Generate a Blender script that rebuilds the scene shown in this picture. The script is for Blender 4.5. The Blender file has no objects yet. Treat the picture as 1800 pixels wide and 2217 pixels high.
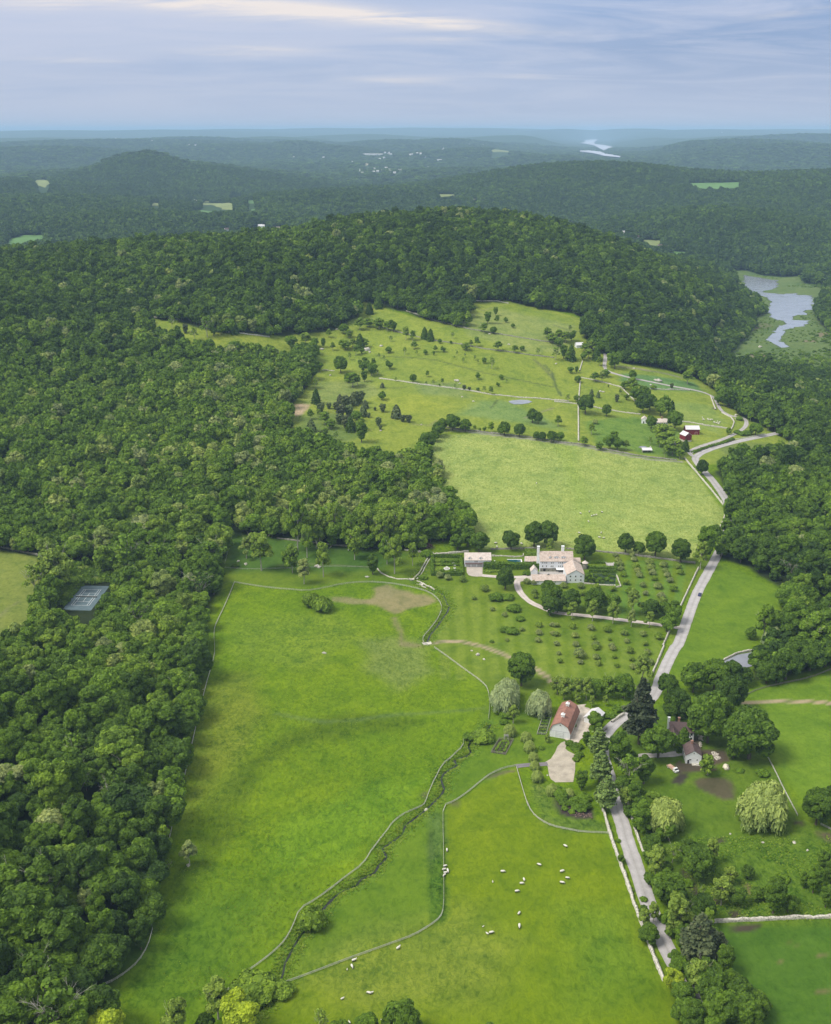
import bpy, math, random
import numpy as np
from mathutils import Vector, Matrix
random.seed(7)
R = math.radians
SC = bpy.context.scene
COL = SC.collection

# ------------------------------------------------------------------ camera, light, sky, exposure
F_PX, W_PX, H_PX = 2350.0, 1800.0, 2217.0      # focal length and size in photo pixels
HORIZON = 281.0
PITCH = math.atan((H_PX / 2 - HORIZON) / F_PX)
CAM_Z = 272.0
cam_d = bpy.data.cameras.new('camera')
cam = bpy.data.objects.new('camera', cam_d)
COL.objects.link(cam)
cam.location = (0, 0, CAM_Z)
cam.rotation_euler = (R(90) - PITCH, 0, 0)
cam_d.sensor_fit = 'VERTICAL'
cam_d.sensor_height = 36.0
cam_d.lens = F_PX / H_PX * 36.0
cam_d.clip_start = 1.0
cam_d.clip_end = 90000.0
SC.camera = cam

SUN_EL, SUN_AZ = 54.0, -108.0                      # degrees; azimuth clockwise from +Y
sun_d = bpy.data.lights.new('sun', 'SUN')
sun_d.energy = 3.6
sun_d.angle = R(24)
sun_d.color = (1.0, 0.965, 0.90)
sun = bpy.data.objects.new('sun', sun_d)
COL.objects.link(sun)
_sd = Vector((math.sin(R(SUN_AZ)) * math.cos(R(SUN_EL)), math.cos(R(SUN_AZ)) * math.cos(R(SUN_EL)), math.sin(R(SUN_EL))))
sun.rotation_euler = _sd.to_track_quat('Z', 'Y').to_euler()
sun.location = (-500, 100, 800)
SC.view_settings.view_transform = 'Standard'
SC.view_settings.look = 'None'
SC.view_settings.exposure = 0.0
SC.view_settings.gamma = 1.0
SC.cycles.use_denoising = True
SC.cycles.max_bounces = 6
SC.cycles.diffuse_bounces = 3
SC.cycles.glossy_bounces = 2
SC.cycles.transmission_bounces = 3
SC.cycles.transparent_max_bounces = 4
SC.cycles.volume_bounces = 3

class NT:
    """small helper round a node tree"""
    def __init__(s, tree):
        s.t = tree
        s.n = tree.nodes
        s.n.clear()
    def add(s, typ, _p=None, **inp):
        nd = s.n.new(typ)
        for k, v in (_p or {}).items():
            setattr(nd, k, v)
        for k, v in inp.items():
            key = int(k[1:]) if k[0] == 'i' and k[1:].isdigit() else k.replace('_', ' ')
            if isinstance(v, bpy.types.NodeSocket):
                s.t.links.new(v, nd.inputs[key])
            else:
                nd.inputs[key].default_value = v
        return nd
    def link(s, a, b):
        s.t.links.new(a, b)
    def math(s, op, a, b=0.0, c=0.0, clamp=False):
        return s.add('ShaderNodeMath', dict(operation=op, use_clamp=clamp), i0=a, i1=b, i2=c).outputs[0]
    def mix(s, f, a, b, blend='MIX'):
        nd = s.n.new('ShaderNodeMix')
        nd.data_type = 'RGBA'
        nd.blend_type = blend
        for i, v in ((0, f), (6, a), (7, b)):
            if isinstance(v, bpy.types.NodeSocket):
                s.t.links.new(v, nd.inputs[i])
            else:
                nd.inputs[i].default_value = v
        return nd.outputs[2]
    def ramp(s, f, stops, interp='LINEAR'):
        nd = s.n.new('ShaderNodeValToRGB')
        nd.color_ramp.interpolation = interp
        el = nd.color_ramp.elements
        while len(el) > len(stops):
            el.remove(el[-1])
        while len(el) < len(stops):
            el.new(0.5)
        for e, (p, c) in zip(el, stops):
            e.position = p
            e.color = c if len(c) == 4 else (*c, 1)
        s.t.links.new(f, nd.inputs[0])
        return nd.outputs[0]
    def noise(s, vec, scale, detail=3.0, rough=0.55, dist=0.0):
        return s.add('ShaderNodeTexNoise', None, Vector=vec, Scale=scale, Detail=detail, Roughness=rough, Distortion=dist).outputs[0]

world = bpy.data.worlds.new('World')
SC.world = world
world.use_nodes = True
w = NT(world.node_tree)
sky = w.add('ShaderNodeTexSky', dict(sky_type='NISHITA', sun_disc=False, sun_elevation=R(SUN_EL), sun_rotation=R(SUN_AZ),
            altitude=300.0, air_density=1.0, dust_density=2.0, ozone_density=1.5))
tc = w.add('ShaderNodeTexCoord')
sep = w.add('ShaderNodeSeparateXYZ', None, Vector=tc.outputs['Generated'])
zc = w.math('MAXIMUM', sep.outputs[2], 0.0)
zd = w.math('ADD', zc, 0.12)
px = w.math('DIVIDE', sep.outputs[0], zd)
py = w.math('DIVIDE', sep.outputs[1], zd)
pv = w.add('ShaderNodeCombineXYZ', None, X=px, Y=py, Z=0.0).outputs[0]
def streak(sx, sy, rot, off, scale, detail=5.0, rough=0.55, dist=0.6):
    mp = w.add('ShaderNodeMapping', None, Vector=pv, Location=off, Rotation=(0, 0, R(rot)), Scale=(sx, sy, 1))
    return w.noise(mp.outputs[0], scale, detail, rough, dist)
n_big = streak(0.45, 0.8, 8, (3.1, 1.7, 0), 0.6, 4)
n_mid = streak(0.6, 1.3, -9, (0.4, 6.2, 0), 1.3, 7, 0.62, 1.2)
n_wisp = streak(0.7, 1.9, -8, (7.3, 2.2, 0), 2.0, 7, 0.65, 1.0)
# overcast veil: slate blue where the cloud is thick, pale where it is thin; thicker to the right
thick = w.math('SUBTRACT', n_big, w.math('MULTIPLY', sep.outputs[0], 0.45))
veil = w.ramp(thick, [(0.33, (2.4, 3.6, 6.0)), (0.53, (3.6, 4.7, 7.0)), (0.66, (5.2, 5.85, 7.6))])
mid = w.ramp(w.math('SUBTRACT', n_mid, w.math('MULTIPLY', sep.outputs[0], 0.12)), [(0.42, (0, 0, 0)), (0.70, (1, 1, 1))])
veil2 = w.mix(w.math('MULTIPLY', mid, 0.85), veil, (5.9, 6.3, 7.8, 1))
# a few sunlit cloud edges, each at its own bearing and height
az = w.math('DIVIDE', sep.outputs[0], w.math('MAXIMUM', sep.outputs[1], 0.01))
tot = None
for a0, e0, sa, se, slope, amp in [(-0.180, 0.0985, 0.120, 0.0085, -0.06, 1.3), (-0.012, 0.0870, 0.095, 0.0052, -0.08, 1.25), (-0.140, 0.0630, 0.048, 0.0036, 0.02, 1.1), (-0.010, 0.0400, 0.045, 0.0028, -0.01, 0.8), (0.100, 0.0425, 0.035, 0.0020, -0.03, 0.75),
                                   (0.013, 0.0715, 0.040, 0.0030, 0.0, 0.55), (-0.310, 0.0945, 0.060, 0.0045, 0.03, 0.7), (-0.290, 0.0535, 0.050, 0.0022, 0.0, 0.45), (0.33, 0.0900, 0.050, 0.0030, 0.12, 0.4), (-0.8, 0.09, 0.2, 0.008, 0.0, 0.8), (0.9, 0.1, 0.2, 0.008, 0.0, 0.6)]:
    da = w.math('SUBTRACT', az, a0)
    u = w.math('DIVIDE', da, sa)
    v = w.math('DIVIDE', w.math('SUBTRACT', w.math('SUBTRACT', sep.outputs[2], e0), w.math('MULTIPLY', da, slope)), se)
    r2 = w.math('ADD', w.math('MULTIPLY', u, u), w.math('MULTIPLY', v, v))
    g = w.math('MULTIPLY', w.math('EXPONENT', w.math('MULTIPLY', r2, -1.0)), amp)
    tot = g if tot is None else w.math('ADD', tot, g)
wh = w.math('MULTIPLY', tot, w.ramp(n_wisp, [(0.32, (0, 0, 0)), (0.58, (1, 1, 1))]), clamp=True)
wh = w.math('ADD', w.math('MULTIPLY', wh, 0.95), w.math('MULTIPLY', w.ramp(n_wisp, [(0.60, (0, 0, 0)), (0.75, (1, 1, 1))]), 0.12), clamp=True)
veil3 = w.mix(wh, veil2, (9.0, 8.2, 7.8, 1))
# air near the horizon: pale lavender
hz = w.ramp(sep.outputs[2], [(0.0, (1, 1, 1)), (0.02, (0.75, 0.75, 0.75)), (0.09, (0, 0, 0))])
veil4 = w.mix(hz, veil3, (5.2, 5.75, 7.2, 1))
zen = w.ramp(sep.outputs[2], [(0.11, (0, 0, 0)), (0.30, (1, 1, 1))])
veil5 = w.mix(zen, veil4, w.mix(mid, (7.4, 7.8, 8.4, 1), (9.6, 9.6, 9.7, 1)))
skymix = w.mix(0.93, sky.outputs[0], veil5)
bg = w.add('ShaderNodeBackground', None, Color=skymix, Strength=0.105)
wo = w.add('ShaderNodeOutputWorld')
w.link(bg.outputs[0], wo.inputs[0])

# ------------------------------------------------------------------ picture -> place
REG = {'D': (0, 0, 0.96444), 'A': (600, 600, 2.8933), 'B': (1200, 600, 2.8933), 'C': (600, 1000, 2.8933), 'E': (1200, 1000, 2.8933),
       'F': (600, 1400, 2.8933), 'G': (1200, 1400, 2.8933), 'L': (0, 600, 2.8933), 'M': (0, 1000, 2.8933), 'N': (0, 1400, 2.8933),
       'O': (0, 1800, 2.8933), 'P': (600, 1800, 2.8933), 'Q': (1200, 1800, 2.8933), 'h': (1120, 1160, 7.2333), 'g': (900, 1160, 7.2333),
       'b': (1150, 1490, 7.2333), 'c': (1380, 1540, 7.2333), 'f': (1360, 860, 7.2333), 'k': (1030, 1560, 7.2333),
       'r': (1140, 1640, 5.7867), 't': (120, 1220, 7.2333), 'y': (1440, 1640, 4.8222), 's': (950, 1860, 5.7867),
       'v': (1180, 700, 7.2333), 'w': (1120, 270, 5.7867), 'x': (380, 400, 7.2333), 'z': (740, 320, 7.2333), 'K': (1560, 560, 7.2333)}
SP, CP = math.sin(PITCH), math.cos(PITCH)
def src(reg, x, y):
    x0, y0, s = REG[reg]
    return x0 + x / s, y0 + y / s
def ray(px, py):
    a = (px - W_PX / 2) / F_PX
    b = (H_PX / 2 - py) / F_PX
    return a, CP + b * SP, -SP + b * CP          # x, y, z of the view ray
def at_z(px, py, z):
    dx, dy, dz = ray(px, py)
    t = (z - CAM_Z) / dz
    return dx * t, dy * t
def at_dist(px, py, d):
    dx, dy, dz = ray(px, py)
    t = d / dy
    return dx * t, d, CAM_Z + dz * t
def project(x, y, z):
    zc = y * CP - (z - CAM_Z) * SP
    yc = y * SP + (z - CAM_Z) * CP
    return W_PX / 2 + F_PX * x / zc, H_PX / 2 - F_PX * yc / zc, zc

# ------------------------------------------------------------------ terrain
def vnoise(x, y, scale, seed):
    """smooth value noise in -1..1"""
    x = np.asarray(x, float) / scale
    y = np.asarray(y, float) / scale
    xi = np.floor(x).astype(np.int64)
    yi = np.floor(y).astype(np.int64)
    fx, fy = x - xi, y - yi
    fx = fx * fx * (3 - 2 * fx)
    fy = fy * fy * (3 - 2 * fy)
    def hsh(a, b):
        h = (a * 374761393 + b * 668265263 + seed * 974634777) & 0xFFFFFFFF
        h = ((h ^ (h >> 13)) * 1274126177) & 0xFFFFFFFF
        return ((h ^ (h >> 16)) & 0xFFFF) / 32767.5 - 1
    return (hsh(xi, yi) * (1 - fx) + hsh(xi + 1, yi) * fx) * (1 - fy) + (hsh(xi, yi + 1) * (1 - fx) + hsh(xi + 1, yi + 1) * fx) * fy
def fbm(x, y, scale, seed, octs=4):
    s, a, tot = 0, 1, 0
    for k in range(octs):
        s = s + a * vnoise(x, y, scale / 2 ** k, seed + 31 * k)
        tot += a
        a *= 0.5
    return s / tot
LAKE_Z = -20.0
CREST = [(-200, 530, 121), (0, 517, 125), (150, 505, 130), (330, 492, 135), (500, 483, 138), (600, 478, 142), (700, 452, 152), (800, 440, 158), (950, 432, 161),
         (1050, 436, 157), (1120, 448, 148), (1200, 463, 138), (1270, 490, 122), (1350, 525, 100), (1430, 570, 74), (1500, 612, 40)]
ctl = []
for dx_, dy_, z in CREST:                       # z is the canopy top, ground lies 13 m lower
    p = src('D', dx_, dy_)
    x, y = at_z(*p, z)
    ctl.append((x, y, z - 18))
    n = math.hypot(x, y)
    for add, zz in ((260, 0.72), (520, 0.35), (850, 0.0)):
        ctl.append((x * (n + add) / n, y * (n + add) / n, (z - 18) * zz + 5 * (1 - zz)))
for dx_, dy_, z in [
        # near valley, meadow, paddocks
        (0, 2200, 10), (300, 2200, 3), (700, 2200, 0), (1100, 2200, 0), (1500, 2200, 0), (1800, 2200, 2), (-150, 2000, 14),
        (0, 1900, 12), (330, 1850, 4), (600, 1900, -2), (900, 1850, -1), (1300, 1850, 0), (1650, 1900, 2), (1900, 1800, 8),
        (0, 1600, 10), (390, 1600, 5), (700, 1600, 0), (960, 1560, -1), (1180, 1560, 0), (1450, 1600, 1), (1736, 1600, 5),
        (0, 1350, 6), (200, 1250, 0), (440, 1400, 4), (750, 1380, 2), (900, 1345, 0), (1180, 1330, 1), (1400, 1340, 0), (1600, 1280, 1), (1900, 1300, 8),
        (0, 1180, 3), (490, 1215, 3), (850, 1200, 3), (1000, 1200, 3), (1160, 1200, 3), (1330, 1200, 3), (1480, 1180, 2), (1700, 1100, 4),
        (0, 1000, 18), (300, 1030, 14), (600, 1080, 10), (800, 1100, 8), (980, 1100, 7), (1250, 1080, 6), (1500, 1060, 4), (1700, 980, 4),
        (0, 850, 42), (300, 850, 38), (600, 880, 30), (870, 920, 20), (1000, 920, 19), (1250, 925, 16), (1450, 960, 8), (1600, 905, 4), (1730, 880, 0),
        (0, 720, 75), (300, 740, 62), (600, 740, 52), (800, 760, 45), (1000, 770, 42), (1250, 780, 34), (1400, 800, 25), (1550, 860, 8), (1600, 800, -5),
        (1090, 845, 27), (700, 830, 35), (1700, 820, -12), (1900, 850, -10),
        (0, 620, 100), (300, 660, 82), (470, 690, 75), (750, 640, 76), (900, 665, 70), (1050, 635, 74), (1230, 700, 55), (1330, 740, 38), (1480, 780, 10),
        (300, 580, 105), (600, 570, 112), (900, 540, 118), (1100, 540, 108), (1250, 600, 82), (1400, 650, 42), (1480, 700, 5), (1540, 740, -16),
        (1560, 690, -18), (1600, 640, -19), (1650, 700, -20), (1736, 740, -18), (1700, 600, -20), (1600, 575, -20), (1900, 700, -18), (1800, 620, -15),
        (1560, 560, -18), (1650, 560, -12), (1750, 540, -10)]:
    x, y = at_z(*src('D', dx_, dy_), z)
    ctl.append((x, y, z))
for x, y in ((-400, -300), (0, -400), (400, -300), (-900, 300), (900, 300), (-1500, 1500), (1600, 1500)):
    ctl.append((x, y, 10.0 if x < 600 else 20.0))
ctl = np.array(ctl)
_r = np.sqrt(((ctl[:, None, :2] - ctl[None, :, :2]) ** 2).sum(-1) + 70.0 ** 2)
_w = np.linalg.solve(_r + 0.6 * np.eye(len(ctl)) * -1, ctl[:, 2] - 20.0)

# far hills: picture column, row of the top, distance, half widths across and along (m), sharpness
HILLS = [(300, 316, 5200, 230, 350), (345, 338, 5300, 430, 700), (170, 356, 5300, 330, 600), (520, 356, 5600, 300, 500), (40, 376, 5000, 400, 500),
         (70, 286, 13500, 1100, 900), (260, 290, 10500, 1500, 700), (480, 300, 9500, 900, 700), (620, 293, 9800, 330, 500), (690, 302, 9400, 380, 500),
         (820, 291, 11500, 500, 600), (900, 300, 10500, 600, 600), (1000, 309, 8600, 500, 500), (1180, 318, 7900, 500, 500),
         (1390, 279, 9300, 470, 700), (1450, 295, 8400, 450, 600), (1300, 286, 11500, 260, 500), (1330, 300, 8500, 300, 400), (1560, 291, 9400, 800, 700), (1700, 276, 12500, 900, 800),
         (1650, 300, 8200, 900, 600), (1250, 344, 4300, 520, 520), (1130, 378, 4100, 420, 500), (1420, 360, 4200, 520, 480), (1580, 366, 4000, 500, 520), (1736, 362, 4100, 500, 600),
         (1850, 358, 4100, 500, 600), (1500, 440, 2900, 260, 260), (850, 398, 3900, 520, 420), (660, 408, 3600, 360, 380), (950, 352, 6000, 500, 500), (60, 420, 3400, 500, 500), (-100, 380, 4200, 600, 600),
         (250, 450, 2900, 350, 250), (480, 455, 2900, 300, 220), (100, 305, 8200, 700, 500), (1190, 268, 24000, 900, 1500), (700, 266.5, 26000, 1900, 1800), (860, 265.5, 27000, 1500, 1800), (1010, 267, 25000, 900, 1500),
         (960, 266, 30000, 2500, 2500), (350, 269.5, 22000, 1800, 1500), (500, 268, 25000, 1500, 1500), (1330, 267.5, 25000, 1000, 1500), (1500, 269, 23000, 1600, 1500), (1660, 268.5, 26000, 1800, 1500), (120, 271, 21000, 1600, 1500),
         (560, 283, 13500, 700, 800), (760, 279, 16000, 900, 900), (1080, 281, 14500, 800, 800), (930, 289, 11500, 500, 600), (1600, 281, 14000, 900, 700), (400, 285, 12500, 700, 700), (1180, 288, 16500, 500, 600)]
def base_far(d):
    return np.interp(d, [0, 2300, 3000, 4500, 6500, 9000, 15000, 25000, 42000], [-10, -8, -8, 14, 40, 68, 125, 200, 257])
hp = []
for cx, cy, d, sx, sy in HILLS:
    x, y, z = at_dist(*src('D', cx, cy), d)
    hp.append((x, y, z - 8, sx, sy))
def height_raw(x, y):
    x = np.asarray(x, float)
    y = np.asarray(y, float)
    sh = x.shape
    xf, yf = x.ravel(), y.ravel()
    near = np.full(xf.shape, 20.0)
    d = np.hypot(xf, yf)
    m = d < 4200
    for i in range(0, len(ctl)):
        near[m] += _w[i] * np.sqrt((xf[m] - ctl[i, 0]) ** 2 + (yf[m] - ctl[i, 1]) ** 2 + 4900.0)
    b = base_far(d)
    amp = np.interp(d, [2300, 3500, 6000, 12000, 30000], [12, 44, 60, 62, 50])
    far = b + amp * (fbm(xf, yf, 1300, 5, 5) - 0.12)
    for hx, hy, hz_, sx, sy in hp:
        ang = math.atan2(hx, hy)
        u = (xf - hx) * math.cos(ang) - (yf - hy) * math.sin(ang)
        v = (xf - hx) * math.sin(ang) + (yf - hy) * math.cos(ang)
        g = np.exp(-0.5 * ((u / sx) ** 2 + (v / sy) ** 2))
        hb = hz_ - base_far(math.hypot(hx, hy))
        far = np.maximum(far, b - 6 + (hb + 6) * g + amp * 0.28 * fbm(xf, yf, 500, 9, 4) * (1 - 0.6 * g) - 4 * (1 - g))
    # the reservoir lies in a flat basin
    t = np.clip((d - 2150) / 550, 0, 1)
    t = t * t * (3 - 2 * t)
    return (near * (1 - t) + far * t).reshape(sh)

def axis(lo, fine, hi, g, first):
    segs = [fine[0][0]]
    for a, b, st in fine:
        n = max(1, round((b - a) / st))
        segs += list(a + (b - a) * (np.arange(1, n + 1) / n))
    up, st = segs[-1], fine[-1][2]
    while up < hi:
        st *= g
        up += st
        segs.append(up)
    dn, st = segs[0], fine[0][2] * 2
    pre = []
    while dn > lo:
        st *= first
        dn -= st
        pre.append(dn)
    return np.array(pre[::-1] + segs)
GX = axis(-42000, [(-340, 520, 2.0), (520, 800, 3.2)], 42000, 1.04, 1.04)
GY = axis(-2500, [(230, 800, 1.8), (800, 1500, 3.0), (1500, 2250, 4.5)], 45000, 1.022, 1.25)
XX, YY = np.meshgrid(GX, GY)
ZZ = height_raw(XX, YY)

def inpoly(px, py, poly):
    poly = np.asarray(poly, float)
    ins = np.zeros(px.shape, bool)
    j = len(poly) - 1
    for i in range(len(poly)):
        xi, yi, xj, yj = poly[i, 0], poly[i, 1], poly[j, 0], poly[j, 1]
        if yi != yj:
            c = ((yi > py) != (yj > py)) & (px < (xj - xi) * (py - yi) / (yj - yi) + xi)
            ins ^= c
        j = i
    return ins
def edgedist(px, py, poly, closed=True):
    poly = np.asarray(poly, float)
    best = np.full(px.shape, 1e9)
    n = len(poly)
    for i in range(n if closed else n - 1):
        a, b = poly[i], poly[(i + 1) % n]
        ab = b - a
        L = (ab ** 2).sum() + 1e-9
        t = np.clip(((px - a[0]) * ab[0] + (py - a[1]) * ab[1]) / L, 0, 1)
        best = np.minimum(best, np.hypot(px - a[0] - t * ab[0], py - a[1] - t * ab[1]))
    return best
def ground(x, y):
    x = np.asarray(x, float)
    y = np.asarray(y, float)
    i = np.clip(np.searchsorted(GX, x) - 1, 0, len(GX) - 2)
    j = np.clip(np.searchsorted(GY, y) - 1, 0, len(GY) - 2)
    fx = (x - GX[i]) / (GX[i + 1] - GX[i])
    fy = (y - GY[j]) / (GY[j + 1] - GY[j])
    return (ZZ[j, i] * (1 - fx) + ZZ[j, i + 1] * fx) * (1 - fy) + (ZZ[j + 1, i] * (1 - fx) + ZZ[j + 1, i + 1] * fx) * fy
_T = np.concatenate([np.arange(150, 2600, 3.0), 2600 * 1.006 ** np.arange(0, 480)])
def hit(px, py):
    """first ground point met by the view ray through a photo pixel"""
    dx, dy, dz = ray(px, py)
    n = math.sqrt(dx * dx + dy * dy + dz * dz)
    x, y, z = dx / n * _T, dy / n * _T, CAM_Z + dz / n * _T
    g = z - ground(x, y)
    k = np.argmax(g < 0)
    if g[k] >= 0:
        k = len(_T) - 1
    k = max(k, 1)
    f = g[k - 1] / (g[k - 1] - g[k] + 1e-9)
    t = _T[k - 1] + (_T[k] - _T[k - 1]) * min(max(f, 0), 1)
    return dx / n * t, dy / n * t
def P(reg, x, y):
    return hit(*src(reg, x, y))
def PL(reg, pts):
    return [P(reg, a, b) for a, b in pts]

# lake basin and marsh: flat
LAKE = PL('K', [(380, 190), (520, 225), (700, 262), (900, 292), (880, 380), (760, 388), (650, 392), (730, 418), (860, 440), (930, 470), (1190, 480), (1230, 510), (1450, 540),
                (1450, 600), (1445, 740), (1440, 870), (1330, 895), (1330, 945), (1150, 950), (1080, 1000), (1200, 1020), (1370, 1040), (1390, 1080), (1250, 1130), (1100, 1150), (1000, 1180), (960, 1230),
                (1110, 1320), (960, 1335), (860, 1270), (740, 1190), (900, 1130), (1060, 1090), (960, 1010), (860, 980), (790, 900), (730, 800), (790, 700), (780, 560), (700, 500), (620, 440), (480, 400), (370, 310)])
def ragged(poly, step, amp, seed):
    p = densify0(list(poly) + [poly[0]], step)[:-1]
    return [(x + amp * float(vnoise(x, y, 9.0, seed)) + amp * .5 * float(vnoise(x, y, 3.5, seed + 1)), y + amp * float(vnoise(x, y, 9.0, seed + 2)) + amp * .5 * float(vnoise(x, y, 3.5, seed + 3))) for x, y in p]
def densify0(line, step):
    out = []
    for a, b in zip(line[:-1], line[1:]):
        n = max(1, int(math.hypot(b[0] - a[0], b[1] - a[1]) / step))
        out += [(a[0] + (b[0] - a[0]) * i / n, a[1] + (b[1] - a[1]) * i / n) for i in range(n)]
    return out + [line[-1]]
LAKE = ragged(LAKE, 5.0, 5.0, 17)
MARSH = PL('K', [(100, 60), (400, 80), (700, 215), (950, 245), (1330, 180), (1310, 360), (1500, 400), (1640, 390), (1580, 640), (1460, 880), (1490, 1000), (1600, 1130), (1736, 1180)]) + \
        PL('B', [(1800, 420), (1800, 620), (1736, 640), (1550, 615), (1400, 590), (1250, 550), (1100, 500), (1000, 450), (1150, 370), (1270, 300), (1210, 250), (1330, 215)]) + PL('K', [(700, 830), (560, 600), (350, 330)])
_m = (XX > 300) & (XX < 1400) & (YY > 1100) & (YY < 2500)
_ix = np.where(_m)
_x, _y = XX[_ix], YY[_ix]
_in = inpoly(_x, _y, MARSH)
_e = edgedist(_x, _y, MARSH)
_k = np.where(_in, 1.0, np.clip(1 - _e / 60.0, 0, 1))
_k = _k * _k * (3 - 2 * _k)
_z = ZZ[_ix]
_z = _z * (1 - _k) + (LAKE_Z + 0.45 + 0.25 * vnoise(_x, _y, 25, 3)) * _k
_inl = inpoly(_x, _y, LAKE)
_z = np.where(_inl, LAKE_Z - 1.2, np.maximum(_z, LAKE_Z + 0.15))
ZZ[_ix] = _z
def level(poly, z, soft, maxrise=None):
    """flatten the ground under a court, pond or house"""
    p = np.asarray(poly)
    m = (XX > p[:, 0].min() - soft) & (XX < p[:, 0].max() + soft) & (YY > p[:, 1].min() - soft) & (YY < p[:, 1].max() + soft)
    ix = np.where(m)
    x, y = XX[ix], YY[ix]
    k = np.where(inpoly(x, y, poly), 1.0, np.clip(1 - edgedist(x, y, poly) / soft, 0, 1))
    k = k * k * (3 - 2 * k)
    ZZ[ix] = ZZ[ix] * (1 - k) + z * k
# basin of the far reservoir
RES_A = [at_z(*src('w', a, b), 85.0) for a, b in [(765, 325), (900, 322), (1050, 338), (1110, 360), (1310, 398), (1280, 408), (1100, 392), (1030, 375), (930, 352), (800, 338)]]
RES_B = [at_z(*src('w', a, b), 85.0) for a, b in [(785, 230), (840, 222), (850, 198), (920, 184), (1010, 184), (965, 225), (975, 242), (1110, 258), (1200, 278), (1130, 300), (1090, 322), (1040, 300), (960, 258), (880, 242)]]
for rp in (RES_A, RES_B):
    p = np.asarray(rp)
    c = p.mean(0)
    m = (np.abs(XX - c[0]) < 6000) & (YY > p[:, 1].min() - 2500) & (YY < p[:, 1].max() + 3000)
    ix = np.where(m)
    x, y = XX[ix], YY[ix]
    ed = edgedist(x, y, rp)
    k = np.where(inpoly(x, y, rp), 1.0, np.clip(1 - (ed - 150) / 800, 0, 1))
    k = k * k * (3 - 2 * k)
    ZZ[ix] = ZZ[ix] * (1 - k) + 78.0 * k
# sight line to the reservoir stays open
ang = np.degrees(np.arctan2(XX, YY))
for cx in (1215, 1250, 1285):
    px_, _ = src('D', cx, 300)
    a0 = math.degrees(math.atan2((px_ - 900) / F_PX, CP))
    dd = np.hypot(XX, YY)
    lim = CAM_Z - dd * np.where(dd < 8000, math.tan(R(1.42)), math.tan(R(1.02))) - 4
    k = np.clip(1.6 - np.abs(ang - a0) / 0.9, 0, 1) * ((dd > 4600) & (dd < 11500))
    ZZ = np.where(k > 0, np.minimum(ZZ, lim * k + ZZ * (1 - k)), ZZ)
# ------------------------------------------------------------------ open land (everything else near is wood)
OPEN_MAIN = PL('D', [(478, 1112), (560, 1122), (640, 1132), (700, 1146), (800, 1150), (885, 1148), (905, 1130), (985, 1134), (975, 1105), (948, 1065), (922, 1010), (903, 965), (885, 945),
    (845, 972), (780, 962), (712, 958), (660, 940), (606, 905), (612, 845), (645, 808), (659, 779), (655, 745), (668, 722), (640, 737), (590, 752), (540, 748), (460, 736), (400, 728), (320, 704), (304, 664),
    (365, 671), (420, 688), (470, 696), (590, 701), (700, 690), (750, 662), (752, 627), (800, 640), (850, 652), (890, 668), (940, 682), (973, 685), (985, 632), (1060, 628), (1120, 645), (1200, 655), (1226, 668),
    (1216, 700), (1240, 732), (1272, 746), (1300, 759), (1400, 774), (1452, 790), (1498, 818), (1510, 845), (1545, 868), (1600, 893), (1664, 930), (1640, 958), (1560, 962), (1495, 985), (1535, 1050), (1512, 1100), (1500, 1160),
    (1560, 1186), (1643, 1232), (1632, 1290), (1590, 1350), (1585, 1392), (1560, 1425), (1640, 1412), (1760, 1380), (1900, 1370), (2100, 2300), (1500, 2330), (1300, 2330), (700, 2400), (120, 2400), (215, 2068),
    (300, 1985), (335, 1890), (333, 1850), (352, 1760), (372, 1660), (396, 1550), (414, 1440), (430, 1360), (430, 1300), (452, 1245)])
OPEN_LEFT = PL('D', [(-80, 1138), (0, 1148), (92, 1166), (118, 1185), (104, 1225), (84, 1275), (74, 1325), (0, 1375), (-80, 1385)])
OPEN_COURT = PL('M', [(440, 720), (520, 705), (725, 745), (715, 800), (680, 900), (640, 1110), (390, 1130), (350, 980), (400, 860)])
OPEN_BANK = PL('M', [(430, 625), (700, 650), (720, 760), (520, 760), (400, 900), (340, 850)])
OPENS = [OPEN_MAIN, OPEN_LEFT, OPEN_COURT, MARSH, LAKE]
HAY = PL('D', [(905, 908), (990, 905), (1100, 917), (1200, 930), (1330, 955), (1430, 968), (1452, 985), (1490, 1040), (1516, 1070), (1512, 1090), (1490, 1130), (1470, 1160), (1430, 1172), (1290, 1155), (1150, 1148), (1010, 1148), (985, 1130), (960, 1085), (930, 1020), (905, 960)])

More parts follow.
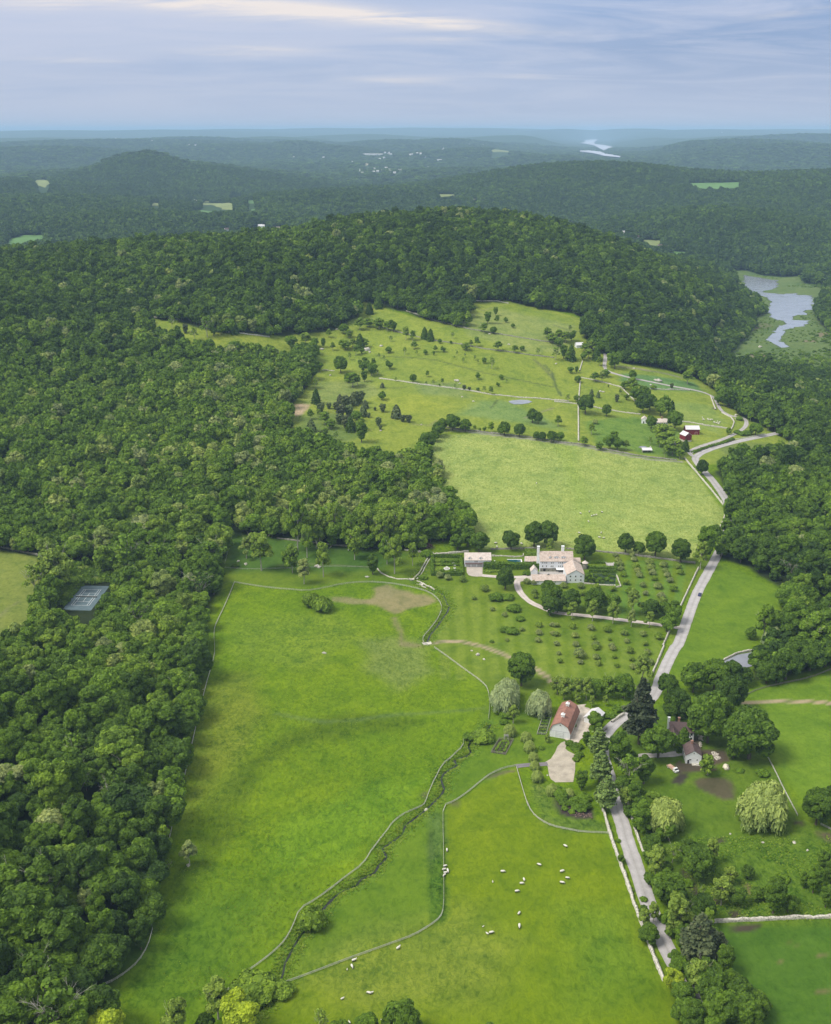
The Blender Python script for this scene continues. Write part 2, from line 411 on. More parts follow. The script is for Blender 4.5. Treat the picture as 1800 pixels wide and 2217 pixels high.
# ------------------------------------------------------------------ ground colours: which plants or soil cover each place
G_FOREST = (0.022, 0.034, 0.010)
G_FAR = (0.035, 0.070, 0.022)
G_MEADOW = (0.120, 0.196, 0.003)
G_PAST = (0.128, 0.188, 0.003)
G_LAWN = (0.112, 0.172, 0.010)
G_UPPER = (0.200, 0.250, 0.030)
G_HAY = (0.275, 0.335, 0.078)
G_ROUGH = (0.040, 0.085, 0.008)
G_SOIL = (0.10, 0.078, 0.05)
G_MARSH = (0.11, 0.16, 0.04)
GC = np.zeros(XX.shape + (4,))
GC[..., 3] = 1
_d = np.hypot(XX, YY)
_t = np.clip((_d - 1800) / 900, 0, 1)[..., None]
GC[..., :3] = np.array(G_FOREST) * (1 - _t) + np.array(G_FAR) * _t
GRASS = np.zeros(XX.shape)                        # 1 where grass grows
def paint(poly, col, soft=3.0, alpha=1.0, rag=0.0, rs=14, grass=None, seed=1):
    p = np.asarray(poly)
    pad = soft + rag * 2 + 5
    i0, i1 = np.searchsorted(GX, [p[:, 0].min() - pad, p[:, 0].max() + pad])
    j0, j1 = np.searchsorted(GY, [p[:, 1].min() - pad, p[:, 1].max() + pad])
    if i1 <= i0 or j1 <= j0:
        return
    x, y = XX[j0:j1, i0:i1], YY[j0:j1, i0:i1]
    if rag:
        x2 = x + rag * fbm(x, y, rs, seed, 3)
        y2 = y + rag * fbm(x, y, rs, seed + 50, 3)
    else:
        x2, y2 = x, y
    sd = edgedist(x2, y2, poly) * np.where(inpoly(x2, y2, poly), 1, -1)
    a = np.clip(sd / max(soft, 0.1) + 0.5, 0, 1)
    a = a * a * (3 - 2 * a) * alpha
    for c in range(3):
        GC[j0:j1, i0:i1, c] = GC[j0:j1, i0:i1, c] * (1 - a) + col[c] * a
    if grass is not None:
        GRASS[j0:j1, i0:i1] = GRASS[j0:j1, i0:i1] * (1 - a) + grass * a
def band(line, width, col, alpha=1.0, soft=1.5, grass=None, rag=0.0):
    p = np.asarray(line)
    pad = width + soft + 4
    i0, i1 = np.searchsorted(GX, [p[:, 0].min() - pad, p[:, 0].max() + pad])
    j0, j1 = np.searchsorted(GY, [p[:, 1].min() - pad, p[:, 1].max() + pad])
    if i1 <= i0 or j1 <= j0:
        return
    x, y = XX[j0:j1, i0:i1], YY[j0:j1, i0:i1]
    d = edgedist(x, y, line, closed=False)
    if rag:
        d = d + rag * fbm(x, y, 6, 77, 3)
    a = np.clip((width / 2 - d) / soft + 0.5, 0, 1) * alpha
    for c in range(3):
        GC[j0:j1, i0:i1, c] = GC[j0:j1, i0:i1, c] * (1 - a) + col[c] * a
    if grass is not None:
        GRASS[j0:j1, i0:i1] = GRASS[j0:j1, i0:i1] * (1 - a) + grass * a

paint(OPEN_MAIN, G_MEADOW, 6, grass=1.0, rag=3)
# paler grass of the small field on the left
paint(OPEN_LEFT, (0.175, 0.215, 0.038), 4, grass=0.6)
paint(PL('D', [(300, 650), (760, 615), (1240, 640), (1700, 900), (1620, 990), (1440, 985), (1400, 965), (900, 908), (860, 975), (560, 960), (560, 740), (300, 710)]), G_UPPER, 8, grass=0.9) if False else None
UPPER = PL('D', [(304, 664), (365, 671), (420, 688), (470, 696), (590, 701), (700, 690), (750, 662), (752, 627), (800, 640), (890, 668), (973, 685), (985, 632), (1060, 628), (1226, 668),
    (1216, 700), (1240, 732), (1300, 759), (1400, 774), (1452, 790), (1498, 818), (1545, 868), (1600, 893), (1662, 930), (1560, 962), (1450, 972), (1430, 966), (1200, 928), (1000, 902), (900, 905), (885, 945),
    (845, 972), (712, 958), (606, 905), (612, 845), (645, 808), (659, 779), (668, 722), (590, 752), (460, 736), (320, 704)])
paint(UPPER, G_UPPER, 5, grass=0.8, rag=2)
paint(HAY, G_HAY, 4, grass=0.9, rag=1.5)
paint(PL('D', [(1160, 905), (1200, 925), (1215, 1000), (1240, 1080), (1262, 1150), (1225, 1150), (1205, 1060), (1175, 960), (1150, 930)]), (0.22, 0.30, 0.05), 14, 0.75, grass=0.9)
# upper pasture variations
for pts, c, a, so in [
    ([(800, 830), (870, 825), (925, 850), (850, 862), (790, 850)], (0.235, 0.276, 0.028), 0.8, 10),
    ([(860, 800), (960, 800), (980, 830), (880, 822)], (0.166, 0.221, 0.069), 0.7, 14),
    ([(1000, 835), (1060, 838), (1130, 870), (1180, 900), (1060, 880), (960, 865)], (0.152, 0.235, 0.069), 0.7, 14),
    ([(950, 660), (1050, 645), (1200, 680), (1180, 740), (1100, 735), (980, 700)], (0.207, 0.248, 0.062), 0.8, 12),
    ([(660, 800), (760, 790), (800, 820), (720, 850), (640, 840)], (0.193, 0.235, 0.069), 0.6, 14),
    ([(1300, 780), (1450, 800), (1470, 820), (1380, 815), (1290, 795)], (0.097, 0.193, 0.055), 0.9, 8),
    ([(1220, 880), (1330, 870), (1420, 900), (1420, 960), (1250, 930)], (0.103, 0.193, 0.028), 0.8, 8),
    ([(1400, 840), (1480, 845), (1520, 880), (1500, 905), (1400, 880)], (0.193, 0.262, 0.055), 0.7, 10),
    ([(930, 740), (1100, 760), (1200, 800), (1190, 830), (1050, 800), (900, 770)], (0.193, 0.248, 0.028), 0.7, 14),
    ([(620, 870), (700, 860), (760, 900), (700, 940), (620, 900)], (0.097, 0.152, 0.041), 0.6, 12),
    ([(620, 842), (645, 845), (630, 868), (606, 872)], (0.414, 0.304, 0.207), 0.8, 4),
    ([(1500, 925), (1600, 925), (1655, 940), (1600, 965), (1520, 970)], (0.138, 0.179, 0.041), 0.8, 8)]:
    paint(PL('D', pts), c, so, a, rag=4, seed=int(pts[0][0]))
# lawns of the big house and its orchards
LAWN = PL('D', [(480, 1112), (560, 1122), (700, 1147), (880, 1150), (1000, 1150), (1180, 1147), (1300, 1158), (1490, 1168), (1470, 1200), (1385, 1310), (1372, 1425), (1300, 1440), (1180, 1450), (1130, 1455), (1030, 1440), (900, 1345), (940, 1270), (905, 1232), (800, 1210), (640, 1226), (560, 1224), (490, 1214), (460, 1220)])
paint(LAWN, G_LAWN, 3, grass=0.35)
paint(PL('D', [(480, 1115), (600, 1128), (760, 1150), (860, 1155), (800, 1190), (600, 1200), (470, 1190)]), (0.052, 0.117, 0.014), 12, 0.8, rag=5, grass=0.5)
# mown stripes down the lawn: real light and dark passes of the mower
for k in range(15):
    x0 = 915 + k * 34.0
    q = PL('D', [(x0, 1222 if k < 5 else 1300), (x0 + 17, 1222 if k < 5 else 1300), (x0 + 26 + k * 0.6, 1420), (x0 + 4 + k * 0.6, 1420)])
    paint(q, (0.155, 0.215, 0.022), 1.4, 0.8)
for k in range(6):
    x0 = 1280 + k * 28
    paint(PL('D', [(x0, 1170), (x0 + 14, 1172), (x0 - 4, 1300), (x0 - 18, 1300)]), (0.097, 0.193, 0.025), 1.6, 0.6)
paint(PL('D', [(1500, 1170), (1640, 1235), (1600, 1320), (1570, 1350), (1500, 1392), (1376, 1425), (1390, 1390), (1440, 1290)]), (0.112, 0.186, 0.010), 5, grass=0.35)
# lower right fields
paint(PL('D', [(1550, 1445), (1640, 1415), (1760, 1385), (1900, 1380), (1950, 1700), (1700, 1700), (1620, 1600), (1600, 1480)]), (0.112, 0.192, 0.012), 5, grass=0.4)
paint(PL('D', [(1290, 1480), (1550, 1460), (1600, 1480), (1620, 1600), (1680, 1710), (1740, 1740), (1950, 1760), (1950, 1930), (1500, 1925), (1400, 1900), (1350, 1780), (1300, 1650)]), (0.088, 0.150, 0.009), 6, grass=0.6)
paint(PL('D', [(1430, 1740), (1950, 1740), (1950, 1925), (1500, 1925), (1420, 1850)]), (0.086, 0.152, 0.011), 14, 0.8, rag=6, grass=2.0)
paint(PL('D', [(1495, 1930), (2000, 1925), (2100, 2300), (1560, 2300), (1520, 2050)]), (0.059, 0.127, 0.010), 4, grass=0.4)
# paddocks between the fences
paint(PL('D', [(930, 1680), (955, 1660), (1080, 1600), (1105, 1690), (1180, 1735), (1262, 1740), (1330, 1900), (1430, 2100), (1430, 2400), (500, 2400), (550, 2080), (930, 1905)]), G_PAST, 3, grass=0.55)
paint(PL('D', [(980, 1540), (1020, 1470), (1080, 1480), (1200, 1530), (1200, 1600), (1080, 1600), (930, 1680), (925, 1900), (560, 2060), (600, 1960), (700, 1860), (880, 1690), (940, 1600)]), (0.100, 0.172, 0.008), 4, grass=0.5)
# meadow: coarse darker herbs, paler dry patches, a worn hollow
for pts, c, a, so, rg in [
    ([(640, 1500), (800, 1490), (900, 1510), (760, 1540), (640, 1560), (560, 1620), (500, 1720), (430, 1830), (360, 1900), (330, 1860), (400, 1760), (470, 1650), (560, 1560)], (0.075, 0.125, 0.003), 0.85, 12, 8),
    ([(600, 1700), (760, 1640), (900, 1620), (860, 1700), (720, 1790), (620, 1830), (560, 1800)], (0.117, 0.214, 0.008), 0.7, 16, 8),
    ([(420, 1440), (520, 1400), (560, 1500), (480, 1640), (400, 1700), (385, 1600)], (0.135, 0.177, 0.014), 0.8, 20, 6),
    ([(760, 1330), (880, 1330), (900, 1400), (840, 1440), (760, 1390)], (0.172, 0.214, 0.055), 0.6, 14, 6),
    ([(480, 1300), (700, 1270), (760, 1330), (640, 1400), (500, 1380)], (0.138, 0.207, 0.014), 0.7, 22, 6),
    ([(250, 1990), (400, 1850), (600, 1860), (560, 2000), (450, 2100), (250, 2130)], (0.069, 0.145, 0.008), 0.7, 30, 6),
    ([(700, 1960), (940, 1900), (1100, 1960), (1000, 2100), (760, 2120), (600, 2060)], (0.155, 0.200, 0.025), 0.6, 25, 6),
    ([(1180, 1900), (1300, 1880), (1380, 2050), (1200, 2120)], (0.097, 0.179, 0.011), 0.6, 25, 6)]:
    paint(PL('D', pts), c, so, a, rag=rg, seed=int(pts[0][1]), grass=1.4)
# bare ground of the horse ring
paint(PL('C', [(580, 830), (600, 790), (700, 775), (830, 800), (930, 830), (985, 880), (930, 900), (850, 915), (800, 955), (740, 965), (690, 930), (640, 900), (560, 885)]), (0.24, 0.20, 0.10), 4, 0.85, rag=5, grass=0.15)
paint(PL('C', [(340, 842), (430, 845), (560, 860), (600, 885), (500, 890), (350, 868)]), (0.24, 0.20, 0.10), 3, 0.75, rag=2, grass=0.2)
paint(PL('C', [(735, 975), (765, 975), (785, 1060), (800, 1125), (900, 1140), (900, 1157), (780, 1157), (755, 1080)]), (0.19, 0.17, 0.08), 3, 0.75, rag=2, grass=0.2)
# soil round the cottages
SOIL = (0.085, 0.062, 0.045)
paint(PL('c', [(830, 370), (960, 375), (985, 450), (1010, 590), (1200, 600), (1360, 590), (1420, 680), (1460, 780), (1330, 800), (1200, 850), (1250, 920), (900, 960), (780, 965), (640, 985), (590, 850), (640, 780), (760, 830), (1000, 800), (960, 620), (860, 520)]), SOIL, 1.5, 0.95, rag=1.2, grass=0.1)
paint(PL('c', [(650, 985), (830, 965), (700, 1157), (530, 1120)]), (0.045, 0.035, 0.032), 1.0, 0.95, rag=0.8, grass=0.1)
paint(PL('y', [(300, 262), (360, 225), (500, 210), (640, 215), (700, 290), (740, 430), (600, 442), (480, 380), (350, 320)]), (0.080, 0.068, 0.038), 2.5, 0.95, rag=1.5, grass=0.1)
paint(PL('y', [(1560, 780), (1736, 790), (1800, 900), (1700, 890), (1600, 830)]), (0.10, 0.07, 0.05), 3, 0.8, rag=1.5, grass=0.1)
for reg, pts in [('Q', [(785, 235), (830, 240), (870, 320), (910, 400), (870, 405), (830, 320)]), ('Q', [(1085, 592), (1200, 580), (1310, 590), (1290, 615), (1200, 632), (1110, 625)]), ('Q', [(1070, 490), (1140, 495), (1190, 540), (1090, 545)]),
                 ('Q', [(970, 410), (1040, 430), (1040, 460), (960, 440)]), ('y', [(450, 860), (600, 845), (660, 880), (560, 900)]), ('y', [(1290, 650), (1420, 670), (1440, 710), (1320, 690)])]:
    paint(PL(reg, pts), (0.055, 0.038, 0.032), 1.6, 0.9, rag=1.5, grass=0.2)
for reg, pts in [('Q', [(1170, 310), (1215, 330), (1240, 400), (1200, 390)]), ('Q', [(1390, 810), (1430, 812), (1425, 822), (1392, 822)]), ('Q', [(1630, 770), (1700, 772), (1700, 780), (1640, 780)]), ('Q', [(1650, 995), (1736, 1000), (1736, 1010), (1650, 1010)]),
                 ('Q', [(1450, 700), (1520, 704), (1515, 714), (1450, 712)])]:
    paint(PL(reg, pts), (0.16, 0.12, 0.06), 1.6, 0.8, rag=0.8, grass=0.2)
# shrubs bed by the road
BED = PL('r', [(350, 430), (400, 410), (440, 480), (560, 560), (760, 640), (830, 640), (830, 780), (640, 770), (400, 715), (360, 600)])
paint(BED, (0.062, 0.046, 0.040), 1.2, 1.0, rag=0.6, grass=0.1)
# wear beside walls and gates
for reg, pts in [('k', [(160, 880), (330, 800), (600, 760), (620, 790), (420, 830), (200, 920)]), ('F', [(1090, 975), (1135, 965), (1130, 1005), (1100, 1000)]), ('F', [(905, 935), (950, 895), (940, 950), (910, 960)]), ('F', [(915, 1015), (945, 1015), (940, 1040), (920, 1040)]),
                 ('f', [(1300, 160), (1390, 165), (1380, 200), (1320, 190)]), ('C', [(890, 515), (960, 515), (985, 545), (910, 550)])]:
    paint(PL(reg, pts), (0.10, 0.085, 0.055), 1.5, 0.75, rag=1, grass=0.2)
# marsh
paint(MARSH, G_MARSH, 6, grass=1.0, rag=4)
for reg, pts in [('K', [(470, 1090), (620, 1010), (780, 1020), (800, 1070), (640, 1110), (540, 1120)]), ('K', [(1480, 1180), (1600, 1155), (1800, 1180), (1800, 1230), (1560, 1230)]), ('K', [(1230, 1280), (1500, 1265), (1500, 1300), (1300, 1310)]), ('K', [(1500, 425), (1600, 425), (1600, 465), (1510, 460)]), ('B', [(1230, 480), (1340, 480), (1340, 500), (1240, 505)])]:
    paint(PL(reg, pts), (0.20, 0.155, 0.095), 6, 0.85, rag=6, rs=20, grass=0.8)
paint(PL('K', [(560, 1000), (700, 850), (860, 980), (1060, 1090), (900, 1130), (650, 1180)]), (0.085, 0.13, 0.03), 8, 0.6, rag=6, grass=1)
# faint tracks in the pastures
for reg, pts, wd, c, a in [
    ('A', [(620, 490), (760, 500), (1000, 520), (1150, 560), (1300, 600), (1500, 640), (1640, 670), (1736, 690)], 3, (0.075, 0.10, 0.03), 0.7),
    ('A', [(1610, 515), (1660, 560), (1700, 600), (1736, 640)], 4, (0.10, 0.12, 0.05), 0.7), ('v', [(0, 660), (120, 780), (160, 960), (210, 1050), (260, 1140)], 3, (0.06, 0.09, 0.03), 0.8),
    ('A', [(1730, 820), (1640, 850), (1560, 880)], 3, (0.22, 0.2, 0.11), 0.7), ('A', [(1380, 770), (1340, 820)], 2, (0.07, 0.09, 0.03), 0.8), ('A', [(330, 720), (420, 735), (600, 700), (800, 690)], 4, (0.09, 0.12, 0.03), 0.5),
    ('A', [(1230, 180), (1290, 210), (1350, 190)], 3, (0.17, 0.19, 0.07), 0.6), ('B', [(0, 300), (80, 330), (200, 350)], 3, (0.10, 0.12, 0.05), 0.6), ('A', [(850, 920), (960, 930), (1000, 900)], 3, (0.20, 0.19, 0.09), 0.5),
    ('B', [(410, 560), (560, 580), (700, 605), (800, 630)], 5, (0.24, 0.20, 0.15), 0.7), ('F', [(0, 420), (150, 450), (300, 470), (500, 460), (700, 430), (950, 415), (1100, 405), (1290, 385)], 2.5, (0.10, 0.15, 0.05), 0.55),
    ('N', [(1220, 600), (1280, 630), (1310, 628)], 1.5, (0.05, 0.08, 0.01), 0.7), ('k', [(950, 1020), (1000, 1060), (980, 1157)], 2, (0.17, 0.13, 0.05), 0.5), ('M', [(0, 970), (60, 910), (120, 875)], 2, (0.20, 0.19, 0.1), 0.5),
    ('h', [(1560, 300), (1600, 400), (1500, 420)], 3, (0.1, 0.13, 0.03), 0.3)]:
    band(PL(reg, pts), wd, c, a, 2.0, rag=0.8)
# worn dirt track with two ruts, and the field track behind the hay
TRACK = PL('C', [(945, 1142), (1000, 1130), (1060, 1125), (1120, 1124), (1180, 1130), (1290, 1157)]) + PL('F', [(1400, 40), (1500, 85), (1620, 140), (1700, 195), (1750, 245)])
TRACK_R = PL('G', [(1190, 349), (1300, 344), (1400, 343), (1600, 344), (1700, 350), (1780, 362)])
for tr in (TRACK, TRACK_R):
    band(tr, 3.6, (0.34, 0.27, 0.17), 0.9, 0.8, grass=0.1)
    band(tr, 0.9, (0.07, 0.11, 0.02), 0.7, 0.8)
HAYTRACK = PL('A', [(1090, 952), (1200, 968), (1400, 994), (1600, 1016), (1736, 1036)]) + PL('B', [(150, 1054), (350, 1096), (500, 1127), (650, 1147), (800, 1157)])
band(HAYTRACK, 3.5, (0.26, 0.24, 0.21), 0.9, 1.0, grass=0.1)
RIDE = PL('M', [(1736, 650)]) + PL('C', [(200, 640), (400, 648), (580, 662)])
band(RIDE, 2.0, (0.13, 0.14, 0.06), 0.5, 1.0)
# stream bed
CREEK = [PL('g', [(245, 315), (205, 365), (175, 410), (130, 480), (95, 560), (60, 610), (0, 670)]) + PL('C', [(850, 735)]),
         PL('g', [(0, 735), (60, 742), (110, 770), (160, 795), (225, 822), (295, 855)]), PL('g', [(340, 870), (410, 885), (440, 920), (470, 985), (500, 1060), (530, 1100)]) + PL('C', [(1080, 895), (1070, 930), (1040, 970), (1000, 1030), (960, 1075), (938, 1130)]),
         PL('F', [(1340, 480), (1280, 560), (1210, 590), (1200, 620), (1216, 655), (1180, 680), (1115, 696), (1112, 715), (1130, 735), (1080, 760), (1040, 790), (1028, 820), (1040, 860), (1050, 885), (1020, 930), (985, 962), (930, 1015), (870, 1060), (800, 1110), (790, 1157)]) +
         PL('P', [(770, 20), (720, 55), (655, 95), (690, 150), (660, 180), (632, 210), (612, 250), (520, 290), (500, 330), (400, 362), (330, 430), (250, 520), (180, 600), (125, 670), (90, 740), (45, 820), (40, 880), (0, 960), (-60, 1060), (-200, 1200)])]
for c_ in CREEK:
    band(c_, 7.0, (0.088, 0.165, 0.012), 0.8, 3.0, grass=1.6, rag=2)
    band(c_, 1.4, (0.045, 0.08, 0.014), 0.8, 1.2, grass=1.5, rag=0.6)
CHILD = PL('P', [(985, -90), (1010, 0), (1000, 100), (995, 190)])
band(CHILD, 7, (0.065, 0.12, 0.030), 0.6, 3, grass=2, rag=1.5)
band(PL('P', [(965, 0), (970, 200), (975, 400)]), 1.2, (0.04, 0.07, 0.02), 0.7, 1)
band(PL('P', [(1010, 200), (1005, 540)]), 7, (0.060, 0.125, 0.007), 0.9, 2, grass=2, rag=1.5)
band(PL('r', [(150, 380), (200, 560), (260, 760), (500, 830), (1000, 880)]), 8, (0.095, 0.150, 0.022), 0.7, 4, grass=2.0, rag=3)
# lake bed and ponds darker mud
paint(LAKE, (0.03, 0.03, 0.02), 3, 1.0)

# carve the stream
for c_ in CREEK:
    p = np.asarray(c_)
    m = (XX > p[:, 0].min() - 6) & (XX < p[:, 0].max() + 6) & (YY > p[:, 1].min() - 6) & (YY < p[:, 1].max() + 6) & (YY > 200)
    ix = np.where(m)
    dd = edgedist(XX[ix], YY[ix], c_, closed=False)
    ZZ[ix] = ZZ[ix] - 1.1 * np.clip(1.3 - dd / 2.4, 0, 1)

COURT = [at_z(*src('t', a, b), 0.0) for a, b in [(405, 345), (820, 355), (560, 735), (150, 715)]]
cx_ = np.mean([c[0] for c in COURT])
def pad_rect(x, y, w_, l_, rot, z, soft=5):
    c, s = math.cos(rot), math.sin(rot)
    level([(x + a * c - b * s, y + a * s + b * c) for a, b in ((-w_ / 2, -l_ / 2), (w_ / 2, -l_ / 2), (w_ / 2, l_ / 2), (-w_ / 2, l_ / 2))], z, soft)

# ------------------------------------------------------------------ mesh helpers
def link(o, parent=None):
    COL.objects.link(o)
    if parent:
        o.parent = parent
    return o
def np_mesh(name, V, quads=None, tris=None, mats=(), mi=None, smooth=False, attr=None):
    me = bpy.data.meshes.new(name)
    V = np.asarray(V, np.float32)
    me.vertices.add(len(V))
    me.vertices.foreach_set('co', V.ravel())
    L, S = [], []
    if quads is not None and len(quads):
        q = np.asarray(quads, np.int32)
        L.append(q.ravel())
        S.append(np.full(len(q), 4, np.int32))
    if tris is not None and len(tris):
        t = np.asarray(tris, np.int32)
        L.append(t.ravel())
        S.append(np.full(len(t), 3, np.int32))
    L = np.concatenate(L)
    S = np.concatenate(S)
    me.loops.add(len(L))
    me.loops.foreach_set('vertex_index', L)
    me.polygons.add(len(S))
    st = np.concatenate([[0], np.cumsum(S)[:-1]]).astype(np.int32)
    me.polygons.foreach_set('loop_start', st)
    me.polygons.foreach_set('loop_total', S)
    for m in mats:
        me.materials.append(m)
    if mi is not None:
        me.polygons.foreach_set('material_index', np.asarray(mi, np.int32))
    if smooth:
        me.polygons.foreach_set('use_smooth', np.ones(len(S), bool))
    for an, (dom, typ, data) in (attr or {}).items():
        at = me.attributes.new(an, typ, dom)
        at.data.foreach_set('color' if 'COLOR' in typ else 'value', np.asarray(data, np.float32).ravel())
    me.update(calc_edges=True)
    return me
def obj(name, me, parent=None, **props):
    o = link(bpy.data.objects.new(name, me), parent)
    for k, v in props.items():
        o[k] = v
    return o
def thing(name, label, cat, loc, rz=0.0, group=None):
    o = bpy.data.objects.new(name, None)
    o.empty_display_size = 1
    COL.objects.link(o)
    o.location = loc
    o.rotation_euler = (0, 0, rz)
    o['label'] = label
    o['category'] = cat
    if group:
        o['group'] = group
    return o
class MB:
    """collects solid pieces for one mesh"""
    def __init__(s):
        s.v, s.f, s.m = [], [], []
    def face(s, pts, m=0):
        k = len(s.v)
        s.v += [tuple(p) for p in pts]
        s.f.append(tuple(range(k, k + len(pts))))
        s.m.append(m)
    def box(s, x0, y0, z0, x1, y1, z1, m=0, rot=0.0, c=None):
        k = len(s.v)
        P8 = [(x, y, z) for z in (z0, z1) for x, y in ((x0, y0), (x1, y0), (x1, y1), (x0, y1))]
        if rot:
            cx, cy = c or ((x0 + x1) / 2, (y0 + y1) / 2)
            cc, ss = math.cos(rot), math.sin(rot)
            P8 = [(cx + (x - cx) * cc - (y - cy) * ss, cy + (x - cx) * ss + (y - cy) * cc, z) for x, y, z in P8]
        s.v += P8
        for q in ((0, 3, 2, 1), (4, 5, 6, 7), (0, 1, 5, 4), (1, 2, 6, 5), (2, 3, 7, 6), (3, 0, 4, 7)):
            s.f.append(tuple(k + i for i in q))
            s.m.append(m)
    def prism(s, prof, y0, y1, m=0, axis='y'):
        """closed profile (x,z) swept along y (or (y,z) along x)"""
        k = len(s.v)
        n = len(prof)
        for yy in (y0, y1):
            for a, b in prof:
                s.v.append((a, yy, b) if axis == 'y' else (yy, a, b))
        s.f.append(tuple(k + i for i in range(n)))
        s.f.append(tuple(k + n + i for i in reversed(range(n))))
        for i in range(n):
            j = (i + 1) % n
            s.f.append((k + i, k + n + i, k + n + j, k + j))
        s.m += [m] * (n + 2)
    def cone(s, x, y, z0, z1, r0, r1, n=12, m=0):
        k = len(s.v)
        for z, r in ((z0, r0), (z1, r1)):
            for i in range(n):
                a = 2 * math.pi * i / n
                s.v.append((x + r * math.cos(a), y + r * math.sin(a), z))
        for i in range(n):
            j = (i + 1) % n
            s.f.append((k + i, k + j, k + n + j, k + n + i))
            s.m.append(m)
        s.f.append(tuple(k + n + i for i in range(n)))
        s.f.append(tuple(k + i for i in reversed(range(n))))
        s.m += [m, m]
    def tube(s, pts, rads, n=6, m=0):
        k0 = len(s.v)
        for q, (p, r) in enumerate(zip(pts, rads)):
            a = Vector(pts[max(q - 1, 0)])
            b = Vector(pts[min(q + 1, len(pts) - 1)])
            t = (b - a).normalized()
            u = t.cross(Vector((0, 0, 1)) if abs(t.z) < 0.9 else Vector((1, 0, 0))).normalized()
            v = t.cross(u)
            for i in range(n):
                g = 2 * math.pi * i / n
                c = Vector(p) + (u * math.cos(g) + v * math.sin(g)) * r
                s.v.append(tuple(c))
        for q in range(len(pts) - 1):
            for i in range(n):
                j = (i + 1) % n
                a, b = k0 + q * n, k0 + (q + 1) * n
                s.f.append((a + i, a + j, b + j, b + i))
                s.m.append(m)
        s.f.append(tuple(k0 + (len(pts) - 1) * n + i for i in range(n)))
        s.m.append(m)
    def mesh(s, name, mats, smooth=False):
        me = bpy.data.meshes.new(name)
        me.from_pydata(s.v, [], s.f)
        for m in mats:
            me.materials.append(m)
        me.polygons.foreach_set('material_index', s.m)
        if smooth:
            me.polygons.foreach_set('use_smooth', [True] * len(s.f))
        me.update()
        return me

# ------------------------------------------------------------------ materials
def mat(name):
    m = bpy.data.materials.new(name)
    m.use_nodes = True
    t = NT(m.node_tree)
    out = t.add('ShaderNodeOutputMaterial')
    return m, t, out
def simple(name, col, rough=0.8, var=0.25, scale=0.6, metallic=0.0, spec=0.3, bump=0.0, stretch=(1, 1, 1), dark=None):
    m, t, out = mat(name)
    co = t.add('ShaderNodeTexCoord').outputs['Object']
    mp = t.add('ShaderNodeMapping', None, Vector=co, Scale=stretch).outputs[0]
    n = t.noise(mp, scale, 5, 0.65)
    dk = dark or tuple(c * (1 - var * 1.6) for c in col)
    lt = tuple(min(1, c * (1 + var)) for c in col)
    c = t.ramp(n, [(0.3, dk), (0.5, col), (0.72, lt)])
    b = t.add('ShaderNodeBsdfPrincipled', None, Base_Color=c, Roughness=rough, Metallic=metallic, Specular_IOR_Level=spec)
    if bump:
        bp = t.add('ShaderNodeBump', None, Height=n, Strength=0.6, Distance=bump)
        t.link(bp.outputs[0], b.inputs['Normal'])
    t.link(b.outputs[0], out.inputs[0])
    return m
def grass_mat():
    m, t, out = mat('ground_cover')
    geo = t.add('ShaderNodeNewGeometry').outputs['Position']
    col = t.add('ShaderNodeAttribute', dict(attribute_name='cover')).outputs['Color']
    gr = t.add('ShaderNodeAttribute', dict(attribute_name='grass')).outputs['Fac']
    fine = t.noise(t.add('ShaderNodeMapping', None, Vector=geo, Scale=(1, 0.6, 1)).outputs[0], 0.50, 4, 0.75, 0.7)
    mid = t.noise(geo, 0.085, 5, 0.62, 0.6)
    big = t.noise(geo, 0.013, 4, 0.6, 0.3)
    tuf = t.add('ShaderNodeTexVoronoi', dict(feature='F1'), Vector=t.add('ShaderNodeMapping', None, Vector=geo, Scale=(1, 0.55, 1)).outputs[0], Scale=0.42, Randomness=1.0).outputs['Distance']
    v1 = t.ramp(fine, [(0.33, (0.42, 0.52, 0.35)), (0.5, (1, 1, 1)), (0.68, (1.42, 1.30, 1.6))])
    v2 = t.ramp(mid, [(0.30, (0.70, 0.79, 0.75)), (0.5, (1, 1, 1)), (0.72, (1.20, 1.13, 1.25))])
    v3 = t.ramp(big, [(0.30, (0.84, 0.91, 0.9)), (0.5, (1, 1, 1)), (0.7, (1.09, 1.04, 1.05))])
    c = t.mix(1.0, col, v3, 'MULTIPLY')
    c = t.mix(1.0, c, v2, 'MULTIPLY')
    g1 = t.math('MULTIPLY_ADD', gr, 0.50, 0.15, clamp=True)
    c2 = t.mix(1.0, c, v1, 'MULTIPLY')
    c = t.mix(g1, c, c2)
    # coarse herbs: darker tufts where the sward is rough
    coarse = t.noise(geo, 0.022, 4, 0.65)
    pat = t.math('MULTIPLY', t.ramp(coarse, [(0.44, (0, 0, 0)), (0.58, (1, 1, 1))]), t.ramp(t.noise(geo, 0.30, 5, 0.75, 1.4), [(0.50, (0, 0, 0)), (0.58, (1, 1, 1))]))
    pat = t.math('MULTIPLY', pat, t.math('MULTIPLY', gr, 0.55, clamp=True))
    c = t.mix(pat, c, t.mix(1.0, c, (0.42, 0.60, 0.45, 1), 'MULTIPLY'))
    b = t.add('ShaderNodeBsdfPrincipled', None, Base_Color=c, Roughness=0.9, Specular_IOR_Level=0.12)
    h = t.math('ADD', t.math('MULTIPLY', fine, 0.55), t.math('ADD', t.math('MULTIPLY', mid, 1.6), t.math('MULTIPLY', tuf, -0.25)))
    bp = t.add('ShaderNodeBump', None, Height=h, Strength=t.math('MULTIPLY_ADD', gr, 0.40, 0.12, clamp=True), Distance=1.1)
    t.link(bp.outputs[0], b.inputs['Normal'])
    t.link(b.outputs[0], out.inputs[0])
    return m
M_GROUND = grass_mat()
